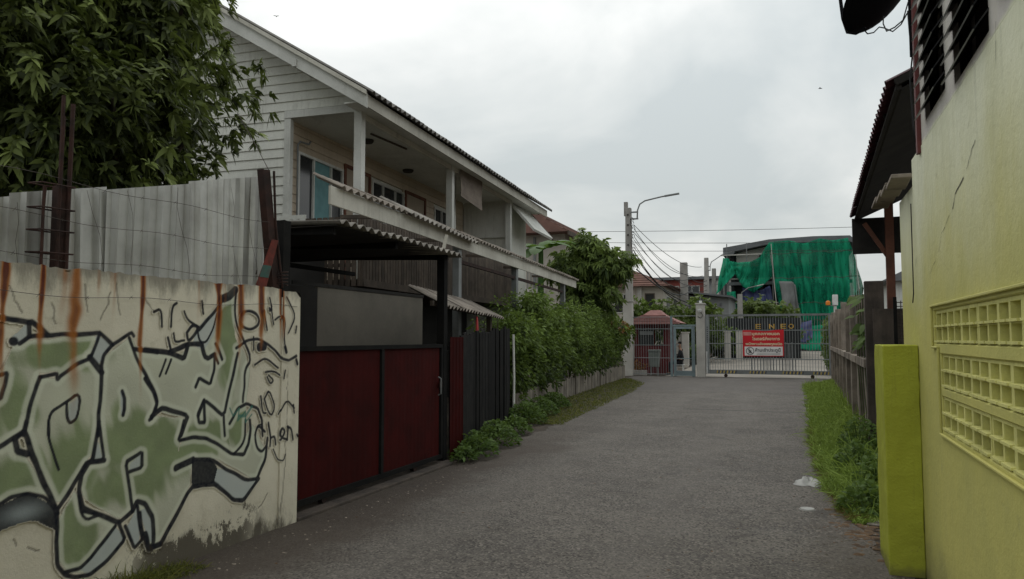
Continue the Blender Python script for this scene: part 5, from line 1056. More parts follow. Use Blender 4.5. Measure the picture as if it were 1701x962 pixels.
win(h3, -8.3, -7.2, 53.5, 3.0, 3.9, 'roofgrey'); win(h3, -6.4, -5.0, 53.5, 2.9, 3.8, 'white')
h4 = thing('brick_red_building', 'long brick-red building with flat roof line behind estate houses', 'building', (-11, 80, gz(80)))
MB().box(-19, -8.3, 76, 86, 0.4, 7.35).build('walls', mt['brickred'], h4); MB().box(-8.3, -3.0, 76.2, 86, 0.4, 7.35).build('end_bay', mt['greyrender'], h4); MB().box(-19.3, -2.7, 75.5, 86.3, 7.35, 7.62).build('roof', mt['roofgrey'], h4)
for x in (-12.2, -10.2, -15): win(h4, x, x+1.5, 76, 5.35, 6.75)
for x in (-8.3, -7.2, -5.9, -4.6): MB().box(x, x+0.32, 75.9, 76.18, 0.4, 7.34).build('column', mt['white'], h4)
for x in (-6.8, -5.5): win(h4, x, x+0.8, 76.2, 5.2, 6.9)
h5 = thing('far_white_house', 'small white gabled house glimpsed beyond the concrete fence', 'house', (7.0, 45, gz(45)))
MB().box(4.6, 10, 42, 50, 0.3, 4.4).build('walls', mt['white'], h5); gable_y(h5, 4.6, 10, 42, 50, 4.4, 6.0, 0.5, mt['roofgrey']); MB().prism([(4.6, 41.98, 4.4), (10, 41.98, 4.4), (7.3, 41.98, 5.9)], (0, 0.2, 0)).build('gable', mt['white'], h5); win(h5, 5.2, 6.2, 42, 2.9, 3.9)

# netted building under construction
nb = thing('unfinished_building', 'unfinished dark building with grey sloping roof inside green netting', 'building', (-0.5, 66, gz(66)))
MB().box(-4.7, 4.0, 63.2, 72, 0.55, 8.3).build('shell', mt['shell'], nb)
MB().prism([(-4.3, 63.15, 7.3), (2.5, 63.15, 7.3), (2.5, 63.15, 8.95), (-1.6, 63.15, 8.95), (-4.3, 63.15, 8.4)], (0, 8, 0)).build('upper_wall', mt['lightconc'], nb)
MB().prism([(-5.25, 62.2, 8.15), (-5.25, 62.2, 8.80), (-1.75, 62.2, 9.32), (1.5, 62.2, 9.42), (4.1, 62.2, 9.36), (4.55, 62.2, 8.9), (4.55, 62.2, 8.65), (3.9, 62.2, 9.0), (-1.75, 62.2, 8.95), (-4.3, 62.2, 8.50), (-4.5, 62.2, 8.15)], (0, 9.5, 0)).build('roof', mt['roofgrey'], nb)
for zz in (3.2, 5.8): MB().box(-4.9, 4.2, 62.7, 63.19, zz, zz+0.25).build('floor_slab', mt['roofgrey'], nb)
for x in (-4.6, -2.4, 0, 2.4, 3.9): MB().box(x-0.12, x+0.12, 62.8, 63.1, 0.5, 8.3).build('column', mt['shell'], nb)
sf = thing('scaffold', 'thin steel scaffold poles behind the green netting', 'scaffold', (-0.5, 61.6, gz(61.6)))
for x in (-4.9, -3.4, -1.5, 0.2, 1.8, 3.3, 4.3): MB().tube([(x, 61.5, 0.5), (x, 61.5, 9.0)], 0.04, 6).build('upright', mt['steel'], sf)
for zz in (2.4, 4.3, 6.2, 8.1): MB().tube([(-5.4, 61.5, zz), (4.6, 61.5, zz)], 0.045, 6).build('ledger', mt['lightconc'], sf)
for x0, x1 in ((-1.5, 0.2), (1.8, 3.3)): MB().tube([(x0, 61.45, 2.4), (x1, 61.45, 6.2)], 0.04, 6).build('brace', mt['lightconc'], sf)
def cloth(name, label, cat, top, bot, mat, y0, folds=6, amp=0.15, n=48, mrow=26, group=None, seed=0, lean=0.0, seams=False):
    """hanging sheet between a top curve and a bottom curve, both lists of (x, z)"""
    def cur(tab, t):
        t = t*(len(tab)-1); i = min(int(t), len(tab)-2); f = t-i; return (tab[i][0]*(1-f)+tab[i+1][0]*f, tab[i][1]*(1-f)+tab[i+1][1]*f)
    V = []; rs = np.random.default_rng(seed); ph = rs.random(4)*6
    for j in range(mrow+1):
        q = j/mrow
        for i in range(n+1):
            t = i/n; a, b = cur(top, t), cur(bot, t); x = a[0]+(b[0]-a[0])*q; zz = a[1]+(b[1]-a[1])*q
            d_ = amp*(math.sin(t*folds*6.28+ph[0]+q*1.2)+0.5*math.sin(t*folds*13+ph[1]-q*2)+0.6*math.sin(q*7+t*5+ph[2]))*(0.35+0.65*q)
            billow = 0.10*math.sin(q*6.28*2.5+ph[3])*amp*4
            if seams: d_ += 0.16*abs(math.sin(math.pi*(zz-2.4)/1.9))-0.1 + 0.05*math.sin(t*95)*(0.3+q)
            V.append((x+0.25*amp*math.sin(q*9+t*20), y0-d_-billow-lean*q, zz))
    F = [(j*(n+1)+i, j*(n+1)+i+1, (j+1)*(n+1)+i+1, (j+1)*(n+1)+i) for j in range(mrow) for i in range(n)]
    o = link(name, quads_mesh(name, V, F), mat); tag(o, label, cat, group); s = o.modifiers.new('t', 'SOLIDIFY'); s.thickness = 0.01; return o
cloth('debris_net', 'large dark green net covering right half of the unfinished building', 'net', [(-1.75, 8.95), (-0.3, 9.05), (0.8, 8.75), (1.9, 9.1), (2.8, 8.9), (3.9, 9.05), (4.2, 8.0)], [(-0.9, 2.6), (0.5, 2.2), (1.6, 2.1), (2.6, 2.3), (3.6, 2.6), (4.6, 4.2), (4.85, 5.2)], mt['net'], 61.15, 13, 0.11, 120, 56, 'green nets', 1, 0.0, True)
cloth('debris_net', 'sagging green net with scalloped lower edge on building left side', 'net', [(-4.9, 7.65), (-4.0, 7.45), (-3.0, 7.5), (-2.4, 7.85), (-1.7, 8.95)], [(-5.5, 5.2), (-4.3, 6.6), (-3.7, 5.55), (-2.9, 5.05), (-1.5, 6.3)], mt['net'], 61.1, 6, 0.10, 70, 30, 'green nets', 2, 0.0, True)
cloth('debris_net', 'bright green net folded round the left corner of the building', 'net', [(-5.15, 7.85), (-4.75, 7.8)], [(-5.75, 4.9), (-4.25, 6.6)], mt['netlight'], 61.0, 2, 0.10, 16, 20, 'green nets', 3)
cloth('debris_net', 'bright green net spread at the foot of the unfinished building', 'net', [(0.0, 2.35), (1.3, 2.5), (2.55, 2.6), (2.9, 2.6)], [(-0.7, 0.95), (1.0, 0.62), (2.55, 0.62), (2.95, 0.65)], mt['netlight'], 60.9, 3, 0.12, 40, 16, 'green nets', 4, 0.3)
cloth('debris_net', 'narrow dark green net strip hanging low at the building left corner', 'net', [(-4.95, 5.2), (-4.3, 5.2)], [(-4.7, 2.4), (-4.1, 2.4)], mt['net'], 61.2, 2, 0.1, 14, 16, 'green nets', 5)
cloth('tarpaulin', 'dark blue tarpaulin hanging under the scalloped net', 'tarpaulin', [(-3.75, 5.5), (-3.0, 5.2), (-2.3, 5.3), (-1.75, 5.6)], [(-3.9, 3.0), (-3.0, 3.3), (-2.2, 2.9), (-0.9, 2.0)], mt['tarp'], 61.3, 4, 0.16, 40, 20, None, 6)
cloth('tarpaulin', 'grey sheet hanging beside the dark opening of the building', 'tarpaulin', [(-1.05, 5.9), (-0.1, 5.85), (0.1, 5.6)], [(-0.5, 2.2), (0.2, 2.3), (0.55, 2.4)], mt['greytarp'], 60.8, 3, 0.10, 20, 20, None, 7)
cloth('tarpaulin', 'violet-blue tarpaulin low down beside the bright green net', 'tarpaulin', [(-0.5, 2.7), (0.6, 2.75), (1.2, 2.9)], [(-0.4, 1.4), (0.7, 1.2), (1.25, 1.6)], mt['violet'], 60.7, 3, 0.10, 20, 14, None, 8)
for zz in (8.05, 6.15, 4.25, 2.9): MB().tube([(-1.6+6.1*k/24, 60.86-0.05*math.sin(k*1.7), zz+0.05*math.sin(k*0.9+zz)-0.03*(k % 3)) for k in range(25)], 0.022, 5).build('rope', mt['wire'], sf)
for x in (-1.55, 4.3): MB().tube([(x, 60.85, 8.8), (x+0.12, 60.8, 6.4), (x+0.3, 60.82, 4.0)], 0.03, 5).build('rope', mt['lightconc'], sf)
# estate name sign
es = thing('estate_sign', 'dark estate sign wall with gold letters behind the barred gate', 'sign', (-1.6, 47.2, gz(47.2)))
MB().box(-4.0, 0.3, 47.2, 47.45, 0.3, 2.75).build('wall_slab', mt['shell'], es)
for ch, x in (('E', -2.18), ('N', -1.42), ('E', -0.78), ('O', -0.34)): text_mesh(ch, 0.40, 'letter', mt['gold'], es, x, 47.17, 2.12, 0.30, 0.02, 0.004)
for x, yy, h, lab in ((-5.35, 40, 1.62, 'white bollard post seen through the pedestrian door'), (-3.55, 44, 1.70, 'white gate pillar beside estate kerb left of the sign'), (-2.95, 44.5, 1.75, 'narrow white pillar beside estate kerb nearest the sign')):
    t = thing('pillar', lab, 'pillar', (x, yy, gz(yy))); bevel(MB().box(x-0.17, x+0.17, yy-0.17, yy+0.17, gz(yy), h+0.2).build('shaft', mt['lightconc'], t), 0.02); MB().box(x-0.2, x+0.2, yy-0.2, yy+0.2, h+0.202, h+0.26).build('cap', mt['lightconc'], t)
bl = thing('beacon_post', 'white motor post with orange beacon at right end of gate', 'beacon', (1.42, 30.3, 0)); MB().box(1.37, 1.47, 30.25, 30.35, 0, 2.75).build('post', mt['white'], bl); bevel(MB().box(1.33, 1.52, 30.2, 30.4, 2.76, 3.16).build('motor_box', mt['plastic'], bl), 0.02); MB().lathe((1.18, 30.25, 2.78), [(0.001, 0), (0.08, 0), (0.08, 0.1), (0.05, 0.16), (0.001, 0.17)], 12).build('beacon_lens', mt['orange'], bl); MB().bar((1.18, 30.28, 2.76), (1.40, 30.28, 2.76), 0.05, 0.03).build('bracket', mt['steel'], bl)

# ------------------------------------------------------------------ yellow-green building on the right
GX = 0.76
gh = thing('green_building', 'yellow-green painted building with breeze-block bands and louvre windows', 'building', (1.5, 3.5, 0))
bands = [(1.52, 1.71, 4.985), (1.275, 1.462, 4.805), (1.04, 1.228, 4.805)]
O = Vector((GX, 5.62, 0)); U = Vector((0, -1, 0)); Vz = Vector((0, 0, 1))
BP = 0.36
holes = []
for z0, z1, ys in bands: holes.append((5.62-ys, 5.62-ys+BP*9, z0, z1))
bevel(MB().holed(O, U, Vz, 8.0, 2.75, holes, 0.10).build('wall', mt['gwall'], gh), 0.006, 1)
bm_ = MB().holed((0, 0, 0), U, Vz, BP, 0.188, [(0.022, 0.166, 0.018, 0.084), (0.194, 0.338, 0.018, 0.084), (0.022, 0.166, 0.104, 0.170), (0.194, 0.338, 0.104, 0.170)], 0.10)
for zz_ in (0.006, 0.092):
    for u_ in (0.018, 0.190): bm_.box(-0.016, -0.0005, -u_-0.152, -u_, zz_, zz_+0.011)
bm_ = bm_.mesh('breeze_block'); bm_.materials.append(mt['gblock'])
inv = matrix_of(gh).inverted()
for z0, z1, ys in bands:
    for k in range(9): piece('breeze_block', bm_, gh, inv @ Vector((GX+0.012+random.uniform(-0.002, 0.002), ys-BP*k, z0+0.001)))
# raised plaster rim round the block bands
def rim(y, z0, z1): bevel(MB().box(GX-0.014, GX-0.001, y-0.006, y+0.006, z0, z1).build('plaster_rim', mt['gwall'], gh), 0.003, 1)
def rimh(y0, y1, z): bevel(MB().box(GX-0.016, GX-0.001, y0, y1, z-0.007, z+0.007).build('plaster_rim', mt['gwall'], gh), 0.003, 1)
rim(5.0, 1.505, 1.73); rimh(1.7, 5.006, 1.737); rimh(4.82, 5.006, 1.498); rim(4.822, 1.022, 1.49); rimh(1.6, 4.83, 1.015)
MB().box(GX+0.55, GX+0.6, -2.3, 5.5, 0, 2.6).build('inner_wall', mt['darkwall'], gh)  # dark backing puts room shade behind the block holes
# upper wall with louvre windows
uh = [(5.2-5.03, 5.2-4.40, 2.85-2.75, 3.62-2.75), (5.2-4.16, 5.2-3.46, 2.79-2.75, 3.62-2.75), (5.2-3.28, 5.2-2.55, 2.86-2.75, 3.62-2.75)]
MB().holed((GX+0.004, 5.2, 2.752), U, Vz, 7.5, 1.9, uh, 0.10).build('upper_wall', mt['gwall'], gh)
for (u0, u1, v0, v1) in uh:
    w = MB().holed((GX+0.03, 5.2-u0, 2.75+v0), U, Vz, u1-u0, v1-v0, [(0.02, u1-u0-0.02, 0.02, v1-v0-0.02)], 0.05).build('louvre_window', mt['black'], gh)
    MB().box(GX+0.096, GX+0.10, 5.2-u1+0.02, 5.2-u0-0.02, 2.75+v0, 2.75+v1).build('dark_interior', mt['nearblack'], w)
    z = 2.75+v0+0.015; 
    while z < 2.75+v1-0.05:
        ya, yb = 5.2-u1-0.012, 5.2-u0+0.012; m = MB(); m.add([(GX-0.055, ya, z), (GX-0.055, yb, z), (GX+0.035, yb, z+0.125), (GX+0.035, ya, z+0.125), (GX-0.050, ya, z-0.004), (GX-0.050, yb, z-0.004), (GX+0.040, yb, z+0.121), (GX+0.040, ya, z+0.121)], [(0,1,2,3),(7,6,5,4),(0,3,7,4),(1,5,6,2),(2,6,7,3)])
        sl = m.build('slat', mt['louvre'], w); MB().add([(GX-0.0552, ya, z), (GX-0.0502, ya, z-0.004), (GX-0.0502, yb, z-0.004), (GX-0.0552, yb, z)], [(0, 1, 2, 3)]).build('slat_edge', mt['edge'], w); z += 0.098
MB().box(GX-0.02, GX+0.06, 5.205, 5.262, 2.70, 4.65).build('corner_trim', mt['trim'], gh)
MB().box(GX-0.012, GX+0.05, 5.264, 5.285, 2.72, 4.65).build('corner_strip', mt['white'], gh)
MB().box(GX+0.12, 5.0, -2.3, 5.2, 4.45, 4.6).build('roof_slab', mt['greyrender'], gh)
MB().box(5.0, 5.1, -2.3, 5.6, 0, 4.6).build('rear_wall', mt['gwall'], gh); MB().box(GX+0.10, 5.0, 5.52, 5.60, 0, 2.74).build('end_wall', mt['gwall'], gh); MB().box(GX+0.104, 5.0, 5.1, 5.19, 2.752, 4.45).build('upper_end_wall', mt['gwall'], gh); MB().box(GX+0.1, 5.0, -2.38, -2.30, 0, 4.45).build('near_wall', mt['gwall'], gh)
bevel(MB().box(GX+0.018, GX+0.12, 5.622, 6.45, 0, 2.60).build('side_wall', mt['gwall'], gh), 0.012)
MB().box(GX+0.05, GX+0.11, 6.452, 6.50, 0, 2.62).build('side_edge', mt['steel'], gh)
def ribbon(pts, w):
    m = MB(); q = [Vector((GX-0.002, y, z)) for y, z in pts]
    for a, b in zip(q, q[1:]):
        d = (b-a).normalized(); s = Vector((0, -d.z, d.y))*random.uniform(0.3, 1.0)*w; m.add([a-s, b-s*0.8, b+s*0.8, a+s], [(0, 1, 2, 3)])
    m.build('crack', mt['clay'], gh)
def jag(pts, n, a):
    r = []
    for (y0, z0), (y1, z1) in zip(pts, pts[1:]): r += [(y0+(y1-y0)*k/n+random.uniform(-a, a), z0+(z1-z0)*k/n+random.uniform(-a, a)*0.6) for k in range(n)]
    return r+[pts[-1]]
ribbon(jag([(3.75, 2.42), (3.95, 2.33)], 6, 0.008), 0.004); ribbon(jag([(4.02, 2.31), (4.22, 2.26), (4.30, 2.20)], 5, 0.01), 0.005); ribbon(jag([(4.38, 2.18), (4.62, 2.12), (4.72, 2.03)], 5, 0.01), 0.0025); ribbon(jag([(4.8, 2.0), (5.05, 1.93)], 5, 0.01), 0.002); ribbon(jag([(3.33, 2.78), (3.36, 2.60)], 5, 0.004), 0.002)
for k in range(4):
    o = bevel(MB().bar((GX-0.05, 5.72+k*0.36, 2.665+0.012*k), (GX-0.05, 6.05+k*0.36, 2.64+0.012*k), 0.13, 0.03).build('ledge_tile', mt['concrete'], gh), 0.006)
MB().tube([(GX-0.012, 5.62, 2.45), (GX-0.012, 5.635, 1.85), (GX-0.01, 5.7, 1.79)], 0.004, 6).build('conduit', mt['clay'], gh)

pi_ = thing('pillar', 'short yellow-green painted pillar standing against the green wall', 'pillar', (0.65, 5.85, 0))
import bmesh
from mathutils import noise as mnoise
o = MB().box(0.545, 0.7585, 5.58, 6.14, 0, 1.505).build('shaft', mt['gpill'], pi_)
b_ = bmesh.new(); b_.from_mesh(o.data); bmesh.ops.bevel(b_, geom=list(b_.edges), offset=0.006, segments=1, affect='EDGES'); bmesh.ops.subdivide_edges(b_, edges=[e_ for e_ in b_.edges if e_.calc_length() > 0.05], cuts=22, use_grid_fill=True)
for v_ in b_.verts:
    q_ = v_.co*9.0; f_ = mnoise.noise(q_)*0.004+mnoise.noise(q_*4)*0.0025; v_.co += Vector((f_, mnoise.noise(q_+Vector((7, 3, 1)))*0.006, mnoise.noise(q_+Vector((1, 9, 4)))*0.005 if v_.co.z > 0.1 else 0))
b_.to_mesh(o.data); b_.free()

ra = thing('corrugated_awning', 'maroon-edged corrugated awning with black underside beyond green building', 'awning', (1.5, 9.3, 0))
A, B = Vector((0.66, 5.95, 3.40)), Vector((0.83, 12.5, 3.40)); d = B-A; Ua = d.normalized(); Vv = Vector((1, 0, 0.45)).normalized()
for k in range(7):
    MB().corr(A+d*(k/7)+Vector((0, 0, 0.012*(k % 2))), Ua, Vv, d.length/7+0.05, 2.3, 0.15, 0.020, 0.004, ph=k*0.8).build('roof_sheet', mt['maroonroof'], ra)
for k in range(7): MB().bar(A+d*(k/7)+Vector((0.06, 0.002, -0.012)), A+d*(k/7)+Vector((2.05, 0.002, 0.89)), 0.05, 0.05).build('rafter', mt['nearblack'], ra)
for s in (0.02, 0.75, 1.5): MB().bar(A+Vector((s+0.06, 0, s*0.45-0.055)), B+Vector((s+0.06, 0, s*0.45-0.055)), 0.04, 0.035).build('purlin', mt['nearblack'], ra)
m = MB(); m.add([A+Vector((0.05, 0, -0.08)), B+Vector((0.05, 0, -0.08)), B+Vector((2.1, 0, 0.84)), A+Vector((2.1, 0, 0.84))], [(0, 1, 2, 3)]); o = m.build('dark_underside', mt['nearblack'], ra); s = o.modifiers.new('t', 'SOLIDIFY'); s.thickness = 0.006  # dark sheet just below the roof sheets
MB().box(0.85, 2.4, 12.42, 12.46, 2.82, 3.36).build('end_board', mt['nearblack'], ra)
for x, yy, w, h in ((1.33, 12.2, 0.055, 3.6), (2.6, 6.3, 0.05, 4.15), (2.6, 12.2, 0.05, 4.15)): MB().box(x-w, x+w, yy-w, yy+w, 0, h).build('post', mt['redwood'] if x < 2 else mt['brownwood'], ra)
MB().bar((1.30, 12.2, 2.75), (1.0, 12.2, 3.25), 0.05, 0.06).build('brace', mt['redwood'], ra)
ds = thing('satellite_dish', 'dark satellite dish on bracket at the green building corner', 'satellite dish', (0.72, 5.30, 3.5))
c = Vector((0.64, 5.75, 3.99)); nrm_ = Vector((-0.55, 0.28, 0.60)).normalized(); a1 = nrm_.cross(Vector((0, 1, 0))).normalized(); a2 = nrm_.cross(a1); m = MB(); rings = 7; nseg = 32
for i in range(rings+1):
    r = 0.33*i/rings
    for k in range(nseg):
        t = 2*math.pi*k/nseg; m.v.append(tuple(c+(a1*math.cos(t)+a2*math.sin(t))*r+nrm_*(r*r*0.75-0.05)))
for i in range(rings):
    for k in range(nseg): k2 = (k+1) % nseg; m.f.append((i*nseg+k, i*nseg+k2, (i+1)*nseg+k2, (i+1)*nseg+k))
o = m.build('reflector', mt['dish'], ds, smooth=True); s = o.modifiers.new('t', 'SOLIDIFY'); s.thickness = 0.006
MB().tube([(0.52, 5.78, 3.755), (0.46, 5.83, 3.745), (0.41, 5.88, 3.78), (0.385, 5.92, 3.90), (0.37, 5.95, 4.10), (0.36, 5.95, 4.20)], 0.013, 8).build('feed_arm', mt['dish'], ds, smooth=True)
MB().tube([c, (0.72, 5.5, 3.95), (0.745, 5.31, 3.9), (0.745, 5.31, 3.35)], 0.016, 8).build('bracket', mt['dish'], ds)
MB().tube([(0.51, 5.79, 3.75), (0.53, 5.75, 3.70), (0.565, 5.7, 3.685), (0.595, 5.65, 3.70), (0.62, 5.6, 3.67), (0.66, 5.5, 3.60), (0.70, 5.42, 3.61), (0.735, 5.33, 3.66)], 0.0045, 6).build('cable', mt['cable'], ds, smooth=True)
MB().tube([(0.62, 5.62, 3.76), (0.615, 5.6, 3.70), (0.63, 5.56, 3.63), (0.67, 5.48, 3.62), (0.71, 5.4, 3.63), (0.735, 5.33, 3.72)], 0.0045, 6).build('cable', mt['cable'], ds, smooth=True)
MB().tube([(0.73, 5.33, 3.66), (0.735, 5.32, 3.5), (0.745, 5.31, 3.36), (0.728, 5.32, 3.2), (0.735, 5.31, 2.9), (0.745, 5.30, 2.78)], 0.005, 6).build('cable', mt['cable'], ds, smooth=True)

# ------------------------------------------------------------------ concrete post-and-panel fence on the right
cf = thing('concrete_fence', 'old stained concrete post and panel fence along grassy verge', 'fence', (1.1, 20, 0))
fy = [11.5, 13.6, 15.7, 17.8, 19.9, 22.0, 24.1, 26.2, 28.3, 30.4]
def fx(y): return 0.985+0.33*(y-11.5)/20
for i, yy in enumerate(fy):
    w = 0.12 if i == 0 else 0.065; x = fx(yy) + (0.05 if i == 0 else 0); o = bevel(MB().box(x-w, x+w, yy-0.065, yy+0.065, 0, (2.34, 2.26, 2.36, 2.30, 2.42, 2.33, 2.4, 2.38, 2.44, 2.40)[i]).build('post', mt['darkconcrete'] if i == 0 else mt['concrete'], cf), 0.008)
for i, (a, b) in enumerate(zip(fy, fy[1:])):
    xa, xb = fx(a+0.07), fx(b-0.07); n = 8
    for k in range(n):
        y0, y1 = a+0.075+(b-a-0.15)*k/n, a+0.075+(b-a-0.15)*(k+1)/n-0.012; xm = fx((y0+y1)/2); j = random.uniform(-0.012, 0.012)
        MB().box(xm+0.015+j, xm+0.06+j, y0, y1, 0, 1.13+random.uniform(-0.02, 0.02)).build('slab', mt['concrete'], cf)
    MB().bar((fx(a)-0.02, a+0.07, 1.20), (fx(b)-0.02, b-0.07, 1.20), 0.15, 0.115).build('rail', mt['concrete'], cf)
    ht = 1.92 if i == 0 else 2.18+0.05*math.sin(i*2.3)
    if i != 3: MB().bar((xa+0.035, a+0.075, (1.262+ht)/2), (xb+0.035, b-0.075, (1.262+ht)/2), 0.05, ht-1.262).build('panel', mt['darkconcrete'] if i < 2 else mt['concrete'], cf)
mw = thing('mesh_screen', 'grey wire mesh screen behind the near concrete fence post', 'screen', (1.45, 11.3, 0))
for k in range(14): MB().tube([(1.28+0.05*k, 11.2, 1.0), (1.28+0.05*k, 11.2, 2.05)], 0.006, 4).build('wire', mt['wire'], mw)
for k in range(20): MB().tube([(1.26, 11.195, 1.02+0.053*k), (1.95, 11.195, 1.02+0.053*k)], 0.006, 4).build('wire', mt['wire'], mw)
for x in (1.26, 1.95): MB().box(x-0.02, x+0.02, 11.18, 11.22, 0, 2.1).build('post', mt['black'], mw)
MB().box(1.0, 2.0, 11.30, 11.33, 0, 1.95).build('backing_sheet', mt['darkconcrete'], mw)
tag(MB().prism([(1.36, 11.0, 2.18), (1.42, 11.0, 2.16), (1.50, 11.0, 2.27), (1.50, 11.0, 2.36), (1.43, 11.0, 2.34), (1.37, 11.0, 2.25)], (0.03, 0.02, 0.01)).build('red_rag', mt['redcloth']), 'red rag hung on the wire mesh screen', 'rag')

# ------------------------------------------------------------------ vegetation
def foliage_pts(c, rad, n, lump=0.2, inner=0.5, seed=0, zmin=None):
    r = np.random.default_rng(seed); d = unit(r.normal(size=(n, 3))); ph = r.random(12)*6
    k = 1+lump*(np.sin(d[:, 0]*5+ph[0])*np.sin(d[:, 1]*4+ph[1])+np.sin(d[:, 2]*6+ph[2]+d[:, 0]*3)*0.7+0.6*np.sin(d[:, 1]*9+ph[3])*np.sin(d[:, 2]*8+ph[4]))
    rr = (inner+(1-inner)*r.random(n)**0.6)*k; P = np.asarray(c)+d*rr[:, None]*np.asarray(rad)
    if zmin is not None: P[:, 2] = np.maximum(P[:, 2], zmin+r.random(n)*0.3)
    return P, d, r
def whorls(P, d, r, per, L, W, droop, upb=0.25, tone=None, spread=1.0):
    n = len(P); D0 = unit(d*0.8+r.normal(size=(n, 3))*0.45+np.array([0, 0, upb])); A = unit(np.cross(D0, r.normal(size=(n, 3)))); B = np.cross(D0, A)
    PP, DD, NN, LL, TT = [], [], [], [], []
    wt_ = r.random(n) if tone is None else tone
    for k in range(per):
        a = 2*math.pi*(k/per)+r.random(n)*0.9; rad = A*np.cos(a)[:, None]+B*np.sin(a)[:, None]
        D = unit(D0*(0.25+0.7*r.random(n))[:, None]+rad*spread); PP.append(P-D0*(r.random(n)*L*0.5)[:, None]); DD.append(D); NN.append(D0+0.3*r.normal(size=(n, 3))); LL.append(L*(0.65+0.6*r.random(n))); TT.append(wt_+0.15*r.normal(size=n))
    LL = np.concatenate(LL); return np.concatenate(PP), np.concatenate(DD), np.concatenate(NN), LL, LL*W, droop*(0.5+r.random(len(LL))), np.clip(np.concatenate(TT), 0, 1)
def limbs(m, base, tips, r0, seed):
    r = random.Random(seed)
    for t in tips:
        b, t = Vector(base), Vector(t); mid = b.lerp(t, 0.5)+Vector((r.uniform(-.2, .2), r.uniform(-.2, .2), r.uniform(0, .3))); m.tube([b, b.lerp(mid, 0.5), mid, t], [r0, r0*0.8, r0*0.55, r0*0.2], 7)
t1 = thing('mango_tree', 'large dark leafy mango tree behind the metal sheets', 'tree', (-7.3, 6.4, 0))
parts = []
for (c, rad, n, sd, inn) in (((-8.0, 6.4, 5.0), (1.9, 1.7, 2.3), 1400, 1, 0.45), ((-6.75, 6.0, 5.4), (0.95, 1.1, 1.5), 480, 2, 0.4), ((-6.7, 5.2, 3.6), (1.2, 1.1, 1.05), 540, 3, 0.4), ((-6.8, 6.2, 3.5), (0.65, 0.7, 0.8), 240, 4, 0.4), ((-7.4, 4.5, 4.5), (1.4, 0.9, 1.8), 560, 5, 0.4), ((-6.6, 6.0, 4.65), (0.66, 0.7, 0.75), 240, 6, 0.4)):
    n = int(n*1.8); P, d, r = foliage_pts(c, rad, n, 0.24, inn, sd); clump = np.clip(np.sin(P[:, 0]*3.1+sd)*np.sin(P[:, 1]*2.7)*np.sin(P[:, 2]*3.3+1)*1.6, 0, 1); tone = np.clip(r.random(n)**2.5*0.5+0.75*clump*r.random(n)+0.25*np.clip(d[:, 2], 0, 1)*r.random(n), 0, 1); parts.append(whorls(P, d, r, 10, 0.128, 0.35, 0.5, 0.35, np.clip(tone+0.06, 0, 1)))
arr = [np.concatenate([p[i] for p in parts]) for i in range(7)]
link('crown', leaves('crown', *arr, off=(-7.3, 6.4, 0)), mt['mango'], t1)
m = MB(); m.tube([(-7.3, 6.4, 0), (-7.25, 6.45, 1.2), (-7.35, 6.4, 2.4)], [0.24, 0.2, 0.17], 10); limbs(m, (-7.35, 6.4, 2.3), [(-6.0, 6.1, 5.2), (-6.2, 5.4, 3.9), (-7.3, 4.6, 5.2), (-8.6, 6.6, 5.6), (-7.5, 6.6, 6.6), (-6.3, 6.7, 4.0), (-6.7, 5.6, 5.6), (-6.9, 4.9, 4.2)], 0.09, 3); m.build('trunk', mt['bark'], t1)
t2 = thing('mango_tree', 'small bright mango tree standing behind the hedge by the pole', 'tree', (-6.75, 25.5, 0)); parts = []
for (c, rad, n, sd) in (((-6.75, 25.5, 4.0), (1.25, 1.2, 1.05), 420, 11), ((-5.85, 25.3, 4.05), (0.85, 0.9, 0.62), 200, 12), ((-7.45, 25.5, 3.9), (0.75, 0.9, 0.85), 190, 13), ((-6.5, 25.3, 3.0), (1.1, 1.0, 0.7), 220, 14), ((-6.7, 25.4, 4.75), (0.7, 0.8, 0.42), 120, 15)):
    P, d, r = foliage_pts(c, rad, n, 0.2, 0.35, sd); tone = np.clip(0.12+r.random(n)**1.6*0.7+0.45*np.clip(d[:, 2], 0, 1), 0, 1); parts.append(whorls(P, d, r, 10, 0.22, 0.33, 0.55, 0.35, tone))
arr = [np.concatenate([p[i] for p in parts]) for i in range(7)]; link('crown', leaves('crown', *arr, off=(-6.75, 25.5, 0)), mt['mango2'], t2)
m = MB(); m.tube([(-6.75, 25.5, 0), (-6.7, 25.5, 1.4), (-6.75, 25.45, 2.3)], [0.13, 0.11, 0.09], 8); limbs(m, (-6.75, 25.45, 2.2), [(-5.9, 25.3, 4.0), (-7.4, 25.5, 3.9), (-6.7, 25.4, 4.7), (-6.4, 25.2, 3.2)], 0.06, 5); m.build('trunk', mt['bark'], t2)

